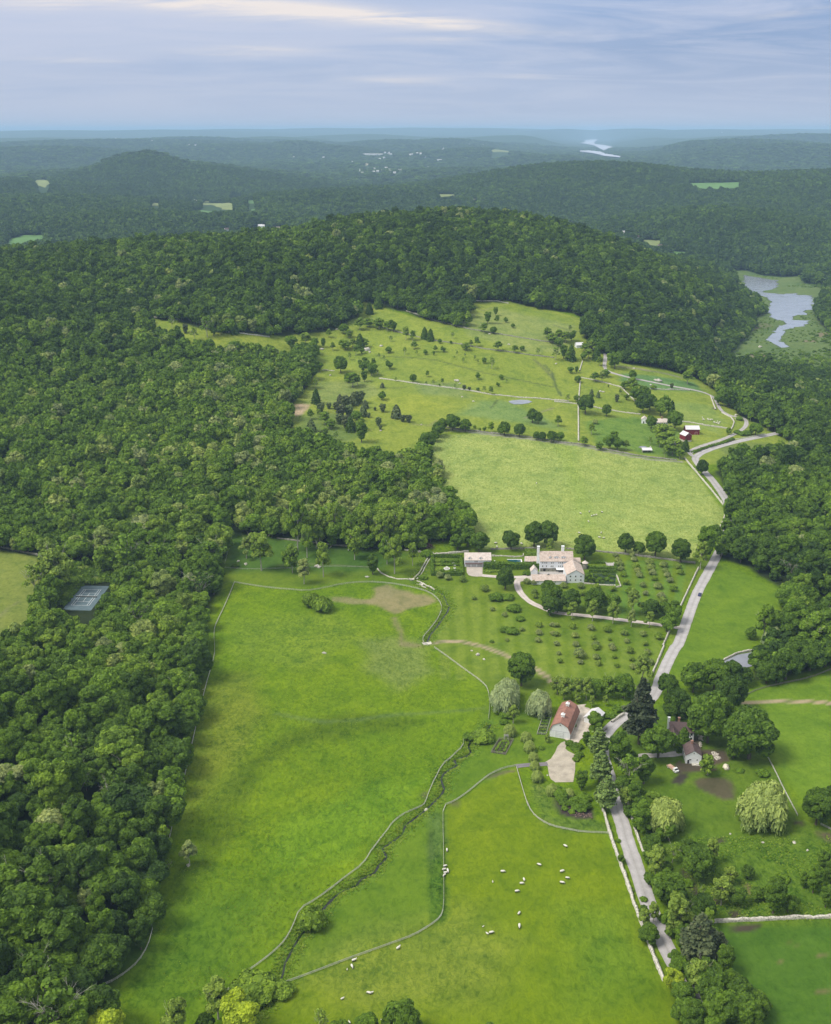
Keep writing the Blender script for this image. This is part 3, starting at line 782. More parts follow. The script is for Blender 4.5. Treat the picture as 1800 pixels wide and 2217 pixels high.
def road_mat(name, col, var=0.14, spots=0.0, worn=0.0):
    m, t, out = mat(name)
    geo = t.add('ShaderNodeNewGeometry').outputs['Position']
    uv = t.add('ShaderNodeAttribute', dict(attribute_name='across')).outputs['Fac']
    n1 = t.noise(geo, 0.25, 5, 0.65)
    n2 = t.noise(geo, 2.2, 4, 0.7)
    c = t.ramp(n1, [(0.3, tuple(x * (1 - var) for x in col)), (0.7, tuple(x * (1 + var) for x in col))])
    c = t.mix(0.5, c, t.mix(1.0, c, t.ramp(n2, [(0.3, (0.7, 0.7, 0.7)), (0.7, (1.25, 1.25, 1.25))]), 'MULTIPLY'))
    a = t.math('ABSOLUTE', t.math('SUBTRACT', t.math('ABSOLUTE', uv), 0.5))   # wheel paths
    wp = t.ramp(t.math('ADD', a, t.math('MULTIPLY', t.noise(geo, 0.5, 3), 0.14)), [(0.05, (1.06, 1.055, 1.05)), (0.25, (1, 1, 1)), (0.45, (0.92, 0.92, 0.91)), (0.60, (0.80, 0.80, 0.74))])
    c = t.mix(1.0, c, wp, 'MULTIPLY')
    e = t.ramp(t.math('ADD', t.math('ABSOLUTE', uv), t.math('MULTIPLY', t.noise(geo, 0.8, 3), 0.35)), [(1.02, (0, 0, 0)), (1.15, (1, 1, 1))]) if False else None
    b = t.add('ShaderNodeBsdfPrincipled', None, Base_Color=c, Roughness=0.85, Specular_IOR_Level=0.25)
    bp = t.add('ShaderNodeBump', None, Height=n2, Strength=0.3, Distance=0.03)
    t.link(bp.outputs[0], b.inputs['Normal'])
    t.link(b.outputs[0], out.inputs[0])
    return m
M_ROAD = road_mat('road_surface', (0.41, 0.385, 0.37))
M_LANE = road_mat('gravel_lane', (0.40, 0.37, 0.345), 0.2)
M_DRIVE = road_mat('pale_gravel', (0.54, 0.47, 0.42), 0.16)
M_DIRTY = road_mat('yard_gravel', (0.50, 0.435, 0.36), 0.28)
def water_mat(name, col, rough, bump, scale=0.08):
    m, t, out = mat(name)
    geo = t.add('ShaderNodeNewGeometry').outputs['Position']
    n = t.noise(t.add('ShaderNodeMapping', None, Vector=geo, Scale=(0.5, 1, 1)).outputs[0], scale, 4, 0.6)
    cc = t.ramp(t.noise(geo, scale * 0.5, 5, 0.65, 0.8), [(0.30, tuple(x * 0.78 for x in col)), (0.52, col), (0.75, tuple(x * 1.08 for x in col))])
    b = t.add('ShaderNodeBsdfPrincipled', None, Base_Color=cc, Roughness=rough, IOR=1.333, Specular_IOR_Level=1.0)
    bp = t.add('ShaderNodeBump', None, Height=n, Strength=1.0, Distance=bump)
    t.link(bp.outputs[0], b.inputs['Normal'])
    t.link(b.outputs[0], out.inputs[0])
    return m
M_LAKE = water_mat('lake_water', (0.27, 0.29, 0.33), 0.13, 0.30, 0.12)  # base colour lightened to stand in for reflected sky
M_POND = water_mat('pond_water', (0.22, 0.225, 0.25), 0.12, 0.05, 0.2)
M_RES = water_mat('reservoir_water', (0.60, 0.60, 0.62), 0.25, 0.3, 0.01)  # sky reflection painted into the pale base colour, as on the lake
M_POOL = water_mat('pool_water', (0.02, 0.09, 0.10), 0.05, 0.02, 1.0)
M_BED = water_mat('stream_water', (0.012, 0.014, 0.010), 0.15, 0.02, 1.0)

# ------------------------------------------------------------------ flat pads under buildings (filled in by the table below), then the sheet itself
def sheet(name, poly, lift, material, step=4.0, z=None, kind='structure', flat=False):
    """a patch lying on the ground inside a polygon"""
    p = np.asarray(poly, float)
    x0, y0 = p.min(0)
    x1, y1 = p.max(0)
    import mathutils.geometry as mg
    if z is not None:
        t = mg.tessellate_polygon([[Vector((a, b, 0)) for a, b in poly]])
        V = [(a, b, z) for a, b in poly]
        me = np_mesh(name, V, tris=t, mats=[material])
        return obj(name, me, kind=kind)
    # clip a grid against the polygon with delaunay
    pts = [Vector((a, b)) for a, b in poly]
    n = len(pts)
    dense = []
    for i in range(n):
        a, b = pts[i], pts[(i + 1) % n]
        k = max(1, int((b - a).length / step))
        dense += [a.lerp(b, j / k) for j in range(k)]
    ed = [(i, (i + 1) % len(dense)) for i in range(len(dense))]
    gx = np.arange(x0 + step / 2, x1, step)
    gy = np.arange(y0 + step / 2, y1, step)
    ax, ay = np.meshgrid(gx, gy)
    ax, ay = ax.ravel(), ay.ravel()
    ok = inpoly(ax, ay, p) & (edgedist(ax, ay, p) > step * 0.3)
    inner = [Vector((a, b)) for a, b in zip(ax[ok], ay[ok])]
    vs, es, fs, *_ = mg.delaunay_2d_cdt(dense + inner, ed, [list(range(len(dense)))], 1, 1e-4)
    V = np.array([(v.x, v.y) for v in vs])
    Z = ground(V[:, 0], V[:, 1]) + lift
    me = np_mesh(name, np.c_[V, Z], tris=[f for f in fs if len(f) == 3], mats=[material])
    ok = me.polygons[0].normal.z if len(me.polygons) else 1
    if ok < 0:
        me.flip_normals()
    return obj(name, me, kind=kind)
def densify(line, step):
    out = []
    for a, b in zip(line[:-1], line[1:]):
        n = max(1, int(math.hypot(b[0] - a[0], b[1] - a[1]) / step))
        out += [(a[0] + (b[0] - a[0]) * i / n, a[1] + (b[1] - a[1]) * i / n) for i in range(n)]
    out.append(line[-1])
    return np.array(out)
def smooth_line(line, it=2):
    p = [tuple(q) for q in line]
    for _ in range(it):
        q = [p[0]]
        for a, b in zip(p[:-1], p[1:]):
            q += [(a[0] * .75 + b[0] * .25, a[1] * .75 + b[1] * .25), (a[0] * .25 + b[0] * .75, a[1] * .25 + b[1] * .75)]
        q.append(p[-1])
        p = q
    return p
def normals2(p):
    t = np.gradient(p, axis=0)
    t /= np.linalg.norm(t, axis=1)[:, None] + 1e-9
    return np.c_[-t[:, 1], t[:, 0]]
def ribbon(name, line, width, lift, material, step=1.5, kind='structure', wob=0.0, seg=4):
    p = densify(smooth_line(line), step)
    n = normals2(p)
    cols = []
    wv = width / 2 * (1 + wob * vnoise(p[:, 0], p[:, 1], 6, 5) + wob * 1.5 * vnoise(p[:, 0], p[:, 1], 2.1, 6))
    for k in range(seg + 1):
        f = k / seg * 2 - 1
        q = p + n * (wv * f)[:, None]
        z = ground(q[:, 0], q[:, 1]) + lift
        cols.append(np.c_[q, z])
    V = np.stack(cols, 1).reshape(-1, 3)
    s = seg + 1
    Q = [(i * s + k, i * s + k + 1, (i + 1) * s + k + 1, (i + 1) * s + k) for i in range(len(p) - 1) for k in range(seg)]
    ac = np.tile(np.linspace(-1, 1, s), len(p))
    me = np_mesh(name, V, Q, mats=[material], attr={'across': ('POINT', 'FLOAT', ac)})
    if me.polygons[0].normal.z < 0:
        me.flip_normals()
    return obj(name, me, kind=kind)
# ------------------------------------------------------------------ building sites (x, y, z, turn) found from the photo, each on a levelled pad
def site(reg, x, y, w_, l_, rot=0.0, back=0.5, soft=6):
    """front-middle of the footprint seen at a photo point -> centre of footprint"""
    gx, gy = P(reg, x, y)
    z = float(ground(gx, gy))
    cx = gx - math.sin(rot) * l_ * back
    cy = gy + math.cos(rot) * l_ * back
    pad_rect(cx, cy, w_ + 1, l_ + 1, rot, z, soft)
    return cx, cy, z
_mx, _my = P('h', 912, 738)                      # foot of the big house's gable
MZ = float(ground(_mx, _my))
level([(_mx - 33, _my - 3), (_mx + 30, _my - 3), (_mx + 30, _my + 40), (_mx - 33, _my + 40)], MZ, 10)
S_GAR = site('g', 975, 488, 17, 8.5)
S_BARN_ROT = R(-19)
S_BARN = site('b', 448, 780, 9.8, 22, S_BARN_ROT)
S_SHED = site('b', 985, 500, 9, 9, R(-33), back=0.0)
S_COT = site('c', 876, 820, 7.0, 8.5, R(-4))
S_HOUSE = site('c', 690, 480, 11, 8, R(-6))
S_FARM = site('f', 533, 470, 10.6, 7)
S_FARM2 = site('f', 250, 412, 5, 7, R(-12))
S_RED1 = site('f', 1010, 588, 12.5, 9)
S_RED2 = site('f', 942, 700, 6.8, 8.5, R(22))
S_RUN = site('f', 303, 872, 8.2, 4.5)
S_CAB1 = site('v', 552, 385, 8, 7, R(10))
S_CAB2 = site('v', 800, 410, 7, 6, R(-10))
level(COURT, 0.0, 6)
POND_A = PL('A', [(1450, 770), (1480, 763), (1530, 761), (1574, 768), (1600, 782), (1576, 796), (1530, 802), (1486, 800), (1462, 788)])
POND_B = PL('G', [(1030, 128), (1075, 88), (1150, 52), (1240, 33), (1310, 36), (1300, 80), (1240, 120), (1150, 140)])
POND_C = PL('f', [(165, 775), (200, 760), (260, 762), (300, 785), (250, 795), (190, 790)])
PZ = []
for pp, so in ((POND_A, 8), (POND_B, 5), (POND_C, 4)):
    z = float(np.mean([ground(a, b) for a, b in pp]))
    level(pp, z - 0.3, so)
    PZ.append(z)

# ------------------------------------------------------------------ the ground sheet
ny, nx = XX.shape
V = np.stack([XX, YY, ZZ], -1).reshape(-1, 3)
i = np.arange(ny - 1)[:, None] * nx + np.arange(nx - 1)[None, :]
Q = np.stack([i, i + 1, i + nx + 1, i + nx], -1).reshape(-1, 4)
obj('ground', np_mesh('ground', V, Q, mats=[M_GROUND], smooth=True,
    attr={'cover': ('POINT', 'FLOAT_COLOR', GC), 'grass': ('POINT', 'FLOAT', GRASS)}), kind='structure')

# water
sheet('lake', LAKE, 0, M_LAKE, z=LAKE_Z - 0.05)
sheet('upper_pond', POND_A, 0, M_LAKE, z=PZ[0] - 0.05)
sheet('lower_pond', POND_B, 0, M_POND, z=PZ[1] - 0.05)
sheet('farmyard_pond', POND_C, 0, M_POND, z=PZ[2] - 0.05)
sheet('reservoir', RES_A, 0, M_RES, z=86.0)
sheet('far_reservoir_arm', RES_B, 0, M_RES, z=86.0)
sheet('far_pond', [at_z(*src('w', a, b), 95.0) for a, b in [(620, 408), (760, 406), (755, 416), (625, 416)]], 0, M_RES, z=97.0) if False else None
for k_, c_ in enumerate(CREEK):
    ribbon('stream', c_, 0.7, 0.05, M_BED, step=1.0, wob=0.5, seg=2)

# far clearings: pale fields among the woods
FIELD_MATS = [simple('far_field_yellow', (0.20, 0.24, 0.08), 0.9, 0.2, 0.02), simple('far_field_green', (0.10, 0.20, 0.05), 0.9, 0.2, 0.02), simple('far_field_dry', (0.30, 0.27, 0.17), 0.9, 0.2, 0.02)]
FAR_FIELDS = []
for reg, pts, m in [
    ('x', [(265, 400), (420, 405), (600, 430), (700, 475), (560, 485), (380, 470), (290, 485), (120, 490), (260, 465)], 1),
    ('x', [(440, 262), (560, 255), (560, 275), (440, 282)], 0), ('x', [(395, 288), (720, 292), (730, 370), (640, 350), (560, 320), (420, 315)], 0), ('x', [(725, 298), (925, 308), (930, 370), (900, 400), (730, 395)], 0),
    ('x', [(835, 208), (1070, 206), (1070, 262), (840, 275)], 0), ('x', [(1110, 238), (1255, 255), (1250, 300), (1110, 300)], 1), ('x', [(1190, 390), (1285, 380), (1280, 430), (1180, 440)], 1),
    ('x', [(1080, 685), (1410, 680), (1420, 750), (1300, 745), (1100, 720)], 1), ('x', [(830, 678), (910, 676), (910, 696), (830, 700)], 0), ('x', [(1430, 670), (1736, 655), (1736, 700), (1450, 690)], 2),
    ('D', [(20, 500), (50, 492), (92, 492), (90, 500), (60, 506), (10, 518)], 1), ('D', [(70, 376), (100, 377), (108, 383), (95, 393), (80, 388)], 0), ('D', [(315, 424), (338, 425), (338, 430), (315, 430)], 0),
    ('D', [(1435, 383), (1500, 382), (1548, 381), (1545, 393), (1500, 396), (1455, 394)], 1), ('D', [(912, 406), (955, 407), (950, 413), (915, 412)], 0), ('D', [(985, 416), (1000, 416), (1000, 421), (985, 421)], 2),
    ('D', [(1025, 314), (1062, 315), (1066, 319), (1030, 318)], 0), ('z', [(330, 238), (445, 245), (400, 280), (370, 280)], 2), 
    ('D', [(1340, 502), (1380, 503), (1375, 515), (1345, 511)], 0), ('D', [(1400, 525), (1440, 528), (1430, 534), (1405, 532)], 1)]:
    poly = PL(reg, pts)
    FAR_FIELDS.append(poly)
    c = np.asarray(poly)
    if np.hypot(*c.mean(0)) > 1500 and np.ptp(c[:, 0]) < 1500 and np.ptp(c[:, 1]) < 2500:
        sheet('far_field', poly, 1.2, FIELD_MATS[m], step=max(12.0, float(np.ptp(c[:, 0])) / 14))

# ------------------------------------------------------------------ roads
ROAD = PL('D', [(1500, 2260), (1465, 2130)]) + PL('Q', [(870, 1000), (800, 905), (737, 800), (690, 700), (648, 600), (588, 450), (530, 270), (480, 130), (437, 0)]) + \
       PL('r', [(1225, 900), (1170, 740), (1120, 600), (1075, 470)]) + PL('G', [(352, 850), (318, 740), (298, 660), (303, 600), (330, 535), (385, 478), (450, 430), (545, 378), (610, 325), (645, 270), (668, 200), (700, 120), (735, 50), (762, 0)]) + \
       PL('E', [(778, 1150), (830, 1000), (890, 830), (950, 720), (1010, 610), (1055, 520), (1090, 420), (1105, 345), (1095, 270), (1045, 185), (985, 105), (930, 50), (893, 0)]) + \
       PL('B', [(882, 1140), (895, 1118), (950, 1088), (1050, 1055), (1180, 1022), (1320, 995), (1450, 965), (1550, 900)])
ribbon('road', ROAD, 6.2, 0.10, M_ROAD, wob=0.03)
LANE = PL('B', [(884, 1130), (850, 1108), (848, 1090), (930, 1055), (1050, 1020), (1130, 985), (1180, 955), (1208, 925), (1200, 885), (1140, 878), (1080, 858), (1040, 830), (1022, 790), (1000, 750), (940, 722), (850, 702), (740, 685), (600, 655), (480, 632), (400, 610), (345, 595), (318, 575), (315, 540), (325, 500), (318, 478)])
ribbon('farm_lane', LANE, 4.0, 0.14, M_LANE, wob=0.08)
ribbon('farm_lane', PL('B', [(850, 1085), (870, 1060), (900, 1048), (905, 1040), (870, 1050)]), 4.5, 0.18, M_LANE) if False else None
DRIVE = PL('E', [(790, 1040), (750, 1036), (600, 1012), (480, 998), (300, 975), (100, 955), (0, 945)]) + PL('C', [(1640, 905), (1590, 882), (1545, 845), (1512, 800), (1500, 755), (1520, 730), (1560, 722)])
ribbon('driveway', DRIVE, 4.0, 0.15, M_DRIVE, wob=0.05)
ribbon('driveway', PL('C', [(1285, 712), (1320, 716), (1400, 722), (1500, 724), (1600, 716), (1640, 722)]), 3.6, 0.19, M_DRIVE)
sheet('garage_court', PL('g', [(797, 478), (1052, 470), (1048, 640), (960, 642), (880, 636), (830, 618), (803, 580)]), 0.17, M_DRIVE, 2.0)
YARD = PL('k', [(1490, 300), (1650, 285), (1560, 320), (1470, 350), (1420, 400), (1405, 440), (1450, 480), (1550, 530), (1562, 600), (1558, 780), (1530, 965), (1250, 970), (1180, 920), (1150, 860), (1130, 720), (1090, 695), (1090, 652), (1180, 600), (1250, 490), (1285, 405), (1340, 350), (1410, 318)])
sheet('barn_yard', YARD, 0.10, M_DIRTY, 2.5)
ribbon('barn_lane', PL('b', [(600, 840), (690, 790), (760, 700), (830, 570), (850, 480), (830, 400), (800, 330), (755, 262)]), 7.0, 0.13, M_DIRTY, wob=0.25)
ribbon('footpath', PL('k', [(1130, 680), (1000, 690), (850, 695), (680, 712), (640, 722)]), 3.0, 0.13, road_mat('asphalt_path', (0.20, 0.18, 0.19)))
ribbon('driveway', PL('c', [(-60, 725), (60, 705), (250, 690), (450, 690), (620, 665), (700, 650)]), 4.0, 0.15, M_LANE, wob=0.1)
sheet('parking_strip', PL('b', [(1000, 480), (1100, 520), (1200, 560), (1380, 480), (1200, 620), (1150, 640), (1060, 560)]), 0.05, M_LANE, 2.0) if False else None

# ------------------------------------------------------------------ walls and fences
M_STONE = simple('field_stone', (0.52, 0.485, 0.41), 0.9, 0.4, 1.4, bump=0.25, dark=(0.12, 0.11, 0.08))
M_STONE_DK = simple('mossy_stone', (0.26, 0.245, 0.20), 0.9, 0.4, 0.8, bump=0.25, dark=(0.08, 0.08, 0.06))
M_RAIL = simple('weathered_wood', (0.48, 0.46, 0.41), 0.85, 0.2, 1.5, dark=(0.26, 0.25, 0.21))
M_RAIL_DK = simple('old_wood', (0.25, 0.235, 0.18), 0.85, 0.25, 1.5, dark=(0.12, 0.12, 0.08))
M_WHITE = simple('white_paint', (0.80, 0.79, 0.76), 0.6, 0.08, 0.5, dark=(0.6, 0.6, 0.57))
def stone_wall(label, line, h=1.1, wd=0.9, dark=False, group='dry stone walls between the fields', gap=0.0):
    p = densify(line, 1.3)
    rs = np.random.RandomState(int(abs(line[0][0]) * 7 + abs(line[0][1])) % 10000)
    n = normals2(p)
    prof = [(-.5, 0), (-.46, .55), (-.36, .95), (0, 1.05), (.36, .93), (.47, .5), (.5, 0)]
    hh = h * (1 + 0.22 * vnoise(p[:, 0], p[:, 1], 5, 9) + 0.16 * rs.randn(len(p)).clip(-1.5, 1.5))
    rows = []
    base = ground(p[:, 0], p[:, 1]) - 0.25
    for a, b in prof:
        q = p + n * (wd * a * (1 + 0.18 * rs.randn(len(p)).clip(-2, 2)))[:, None]
        rows.append(np.c_[q, base + 0.25 * (b > 0) + hh * b])
    V = np.stack(rows, 1).reshape(-1, 3)
    s = len(prof)
    Q = [(i * s + k, i * s + k + 1, (i + 1) * s + k + 1, (i + 1) * s + k) for i in range(len(p) - 1) for k in range(s - 1)]
    me = np_mesh('stone_wall', V, Q, mats=[M_STONE_DK if dark else M_STONE])
    o = obj('stone_wall', me, label=label, category='stone wall')
    if group:
        o['group'] = group
    return o
def rail_fence(label, line, h=1.35, rails=3, material=None, group='post and rail fences round the meadow', fat=1.0, both=True):
    h, fat = h * 0.85, fat * 0.52
    p = densify(smooth_line(line, 1), 2.8)
    g = ground(p[:, 0], p[:, 1])
    mb = MB()
    for i, (x, y) in enumerate(p):
        z = g[i]
        mb.cone(x, y, z - 0.3, z + h, 0.11 * fat, 0.09 * fat, 5)
    for i in range(len(p) - 1):
        a, b = Vector((p[i][0], p[i][1], g[i])), Vector((p[i + 1][0], p[i + 1][1], g[i + 1]))
        d = (b - a)
        nn = Vector((-d.y, d.x, 0)).normalized() * (0.06 * fat)
        for r in range(rails):
            zz = 0.35 + (h - 0.5) * r / max(rails - 1, 1)
            hh = 0.10 * fat
            j1, j2 = random.uniform(-.04, .04), random.uniform(-.04, .04)
            k = len(mb.v)
            for q, jj in ((a, j1), (b, j2)):
                for sx, sz in ((-1, -1), (1, -1), (1, 1), (-1, 1)):
                    mb.v.append(tuple(q + nn * sx + Vector((0, 0, zz + jj + sz * hh))))
            for f in ((0, 1, 5, 4), (1, 2, 6, 5), (2, 3, 7, 6), (3, 0, 4, 7)):
                mb.f.append(tuple(k + t for t in f))
                mb.m.append(0)
    me = mb.mesh('rail_fence', [material or M_RAIL])
    o = obj('rail_fence', me, label=label, category='fence')
    if group:
        o['group'] = group
    return o
rail_fence('long pale rail fence along the wood on the west side of the big meadow', PL('M', [(1470, 757), (1420, 880), (1370, 985), (1345, 1040), (1341, 1100), (1347, 1157)]) + PL('N', [(1345, 60), (1320, 150), (1290, 250), (1230, 500), (1190, 680), (1145, 870), (1120, 970), (1085, 1100), (1075, 1157)]) + PL('O', [(1060, 60), (1035, 150), (1000, 290), (995, 450)]), h=1.5, fat=1.25)
rail_fence('curved piece of rail fence at the bottom corner of the dark wood', PL('O', [(958, 615), (930, 720), (870, 820), (790, 890), (720, 935), (650, 968)]))
rail_fence('rail fence across the meadow top bending round the horse ring', PL('M', [(1470, 757), (1600, 780), (1736, 797)]) + PL('C', [(80, 802), (180, 812), (290, 795), (400, 768), (560, 754), (700, 762), (850, 788), (960, 822), (1015, 868), (1036, 920), (1010, 985), (960, 1050), (918, 1095), (912, 1130), (945, 1152)]), h=1.45, fat=1.2)
rail_fence('rail fence down the east edge of the big meadow to the silver willow', PL('F', [(985, 8), (1080, 75), (1180, 150), (1280, 220), (1325, 270), (1333, 380), (1325, 460)]), h=1.4, fat=1.2)
rail_fence('winding rail fence beside the stream from the bush down to the round shrub', PL('F', [(1170, 560), (1168, 630), (1100, 690), (1030, 750), (990, 830), (950, 920), (930, 980), (912, 1003), (860, 1025), (780, 1060), (720, 1110), (690, 1157)]) + PL('P', [(600, 110), (540, 210), (430, 290), (340, 360), (250, 430), (140, 490), (100, 600), (50, 690), (-10, 750), (-90, 815), (-180, 880), (-320, 1010)]), h=1.35, fat=1.1)
rail_fence('rail fence from the asphalt path down beside the sheep paddock to the bottom', PL('F', [(1510, 748), (1420, 765), (1340, 800), (1280, 845), (1190, 920), (1110, 975), (1040, 1000), (1040, 1157)]) + PL('P', [(1043, 60), (1045, 300), (1045, 480), (1025, 545), (960, 595), (860, 655), (740, 700), (600, 750), (430, 810), (250, 880), (100, 935), (0, 975), (-130, 1045), (-210, 1110)]), h=1.4, fat=1.15, material=M_RAIL)
rail_fence('light rail fence curving from the path corner to the roadside wall round the willow bed', PL('F', [(1500, 757), (1540, 900), (1575, 1010)]) + PL('r', [(0, 545), (60, 690), (180, 800), (330, 870), (500, 905), (700, 945), (1020, 955)]), fat=1.15)
rail_fence('white rail fence between the lane shrubs and the upper road bend', PL('B', [(860, 1110), (950, 1062), (1100, 1025), (1250, 1000), (1325, 984)]), material=M_WHITE, fat=1.3, group=None)
rail_fence('grey rail fence running down the right hand pasture past the great maple', PL('y', [(1070, 0), (1150, 150), (1240, 340), (1320, 490), (1385, 612)]), fat=1.5)
rail_fence('pale rail fence curling round the corner of the right hand pasture under the tree belt', PL('G', [(1185, 345), (1195, 310), (1280, 270), (1400, 240), (1600, 200), (1736, 145), (1850, 100)]), material=M_RAIL_DK, fat=1.5)
rail_fence('two pale rails at the right edge beside the dark bushes', PL('y', [(1625, 705), (1736, 760), (1800, 790)]), fat=1.2)
rail_fence('thin fence under the park trees at the top left of the lawn', PL('D', [(470, 1186), (520, 1190), (620, 1187), (700, 1183), (770, 1185)]), h=1.1, rails=2, fat=0.8)
rail_fence('short thin fence climbing the wood edge above the meadow corner', PL('M', [(1455, 470), (1430, 560), (1410, 640)]), rails=2, fat=0.8)
for lab, reg, pts, kw in [
    ('pale roadside wall between the sheep paddock and the bottom of the road', 'Q', [(345, 0), (390, 130), (440, 270), (500, 450), (560, 610), (600, 720), (650, 850), (690, 940)], dict(h=1.2, wd=1.2)),
    ('pale roadside wall beginning under the front pine', 'r', [(955, 665), (975, 690), (1000, 780), (1030, 900), (1080, 1060), (1112, 1130)], dict(h=1.2, wd=1.1)),
    ('stone wall on the far side of the road beneath the leaning roadside trees', 'r', [(1200, 350), (1240, 480), (1310, 700), (1360, 900), (1440, 1120), (1500, 1270)], dict(wd=0.9)),
    ('stone wall between the orchard and the road above the driveway gate', 'E', [(905, 665), (850, 780), (790, 912)], dict()),
    ('stone wall between the lower orchard and the road below the driveway gate', 'E', [(722, 1062), (680, 1157)], dict()),
    ('end of the orchard wall coming down to the trees behind the barn', 'G', [(688, 0), (650, 90), (606, 192)], dict()),
    ('stone wall curving along the road side of the pale hay field', 'E', [(835, 0), (870, 40), (900, 75), (980, 170), (1060, 270), (1075, 320), (1060, 370), (1033, 425)], dict(wd=1.1)),
    ('stone wall along the foot of the hay field behind the house and round trees', 'E', [(75, 545), (260, 560), (450, 580), (700, 612), (885, 637)], dict(dark=True)),
    ('stone wall behind the swimming pool lawn at the foot of the hay field', 'C', [(1340, 550), (1640, 543)], dict(dark=True)),
    ('stone wall running from the garage to the top of the stream', 'C', [(1200, 563), (1080, 575), (985, 582), (965, 570)], dict(wd=1.1)),
    ('stone wall along the wood foot above the park trees', 'C', [(800, 553), (860, 562), (920, 570)], dict()),
    ('dark wall at the foot of the wood behind the pale trunks', 'C', [(0, 480), (120, 495), (280, 515), (440, 530)], dict(dark=True, h=0.9)),
    ('stone wall along the top of the hay field under the row of round trees', 'A', [(1060, 942), (1200, 961), (1400, 986), (1600, 1006), (1736, 1026)], dict(dark=True)),
    ('stone wall along the top of the hay field ending at the road fork', 'B', [(0, 1032), (150, 1046), (350, 1086), (500, 1116), (650, 1136), (770, 1148)], dict(dark=True)),
    ('short pale wall piece at the left end of the upper pastures', 'A', [(285, 582), (320, 586), (360, 588)], dict(h=0.8)),
    ('pale stone wall across the middle of the upper pastures to the little pond', 'A', [(640, 635), (760, 650), (900, 672), (1050, 690), (1200, 710), (1350, 738), (1500, 752), (1736, 770), (1830, 778)], dict(h=0.9)),
    ('stone wall rising diagonally over the upper pastures from the clump of trees', 'A', [(610, 300), (760, 345), (880, 375), (1000, 400), (1150, 420), (1300, 450), (1450, 468), (1600, 490), (1736, 505)], dict(h=0.9, dark=True)),
    ('highest stone wall of the pastures leaving the wood corner', 'A', [(810, 212), (900, 240), (1000, 275), (1100, 300), (1200, 325), (1350, 350), (1500, 375), (1650, 400), (1736, 410)], dict(h=0.9, dark=True)),
    ('wall against the hill wood at the very top of the striped pasture', 'A', [(1250, 150), (1380, 150), (1450, 165)], dict(h=0.9)),
    ('upper part of the straight white wall between the pastures', 'v', [(588, 600), (560, 690), (542, 750)], dict(wd=1.1)),
    ('long straight white wall running down to the hay field between the pastures', 'B', [(163, 655), (158, 720), (152, 800), (153, 1030)], dict(wd=1.2)),
    ('wall from the straight white wall past the two small conifers to the tree row', 'B', [(170, 630), (250, 645), (330, 665), (420, 690), (480, 750), (520, 790)], dict(h=0.9)),
    ('wall ending behind the white farmhouse trees', 'B', [(0, 780), (150, 795), (300, 825), (450, 850), (540, 860)], dict(h=0.9)),
    ('wall across the top of the sheep field below the lane', 'B', [(560, 700), (700, 705), (850, 710)], dict(h=0.9)),
    ('pale wall following the bend of the farm lane', 'B', [(980, 745), (1000, 800), (1012, 832)], dict(wd=1.2)),
    ('pale wall bending round the corner of the sheep field by the lane', 'B', [(1050, 850), (1110, 880), (1128, 910), (1118, 940), (1100, 968)], dict(wd=1.2)),
    ('wall behind the red barns along the foot of the sheep field', 'B', [(800, 905), (880, 915), (950, 930), (1085, 950)], dict()),
    ('rubble wall at the top of the small field on the left edge', 'M', [(-60, 525), (0, 535), (120, 560), (250, 587)], dict(dark=True)),
    ('wall climbing beside the tennis court bank', 'M', [(440, 628), (505, 645), (430, 740), (365, 835)], dict()),
    ('low wall at the edge of the small high clearing on the left', 'L', [(945, 248), (1020, 256), (1095, 272)], dict(h=0.9)),
    ('low wall behind the trees of the high clearing', 'L', [(1430, 345), (1550, 358), (1690, 375)], dict(h=0.9)),
    ('straight pale wall across the lower right corner field', 'Q', [(1000, 568), (1200, 560), (1500, 545), (1800, 538)], dict(h=1.2, wd=1.1)),
    ('curved retaining wall round the lower pond', 'G', [(1020, 128), (1070, 82), (1150, 44), (1230, 28), (1320, 30)], dict(wd=0.9)),
    ('short thick wall beside the road below the grey shed', 'b', [(1262, 540), (1350, 480), (1460, 415)], dict(wd=1.2)),
    ('low curved wall by the road corner under the round maple', 'b', [(1050, 740), (1120, 680), (1190, 640)], dict(dark=True)),
    ('pale wall at the top of the road corner by the thicket', 'f', [(880, 955), (940, 1020), (1040, 1150)], dict())]:
    stone_wall(lab, PL(reg, pts), **kw)
# stone lining of the stream head
for lab, reg, pts in [('left stone bank of the stream head', 'g', [(235, 305), (190, 355), (160, 400), (112, 480), (78, 555), (45, 600), (-20, 660)]), ('right stone bank of the stream head beside the hedge garden', 'g', [(260, 330), (222, 372), (192, 420), (150, 490), (118, 560), (75, 625), (15, 685)]),
                      ('pale stone bank along the stream between the culverts', 'g', [(20, 715), (70, 722), (130, 755), (180, 785), (240, 805), (300, 850)]), ('lower stone bank of the stream between the culverts', 'g', [(10, 760), (80, 770), (120, 800), (170, 812)]),
                      ('stone edge of the stream from the park trees', 'C', [(625, 665), (650, 695), (700, 720), (760, 735), (840, 738)])]:
    stone_wall(lab, PL(reg, pts), h=0.5, wd=0.8, group='stone banks of the stream head')
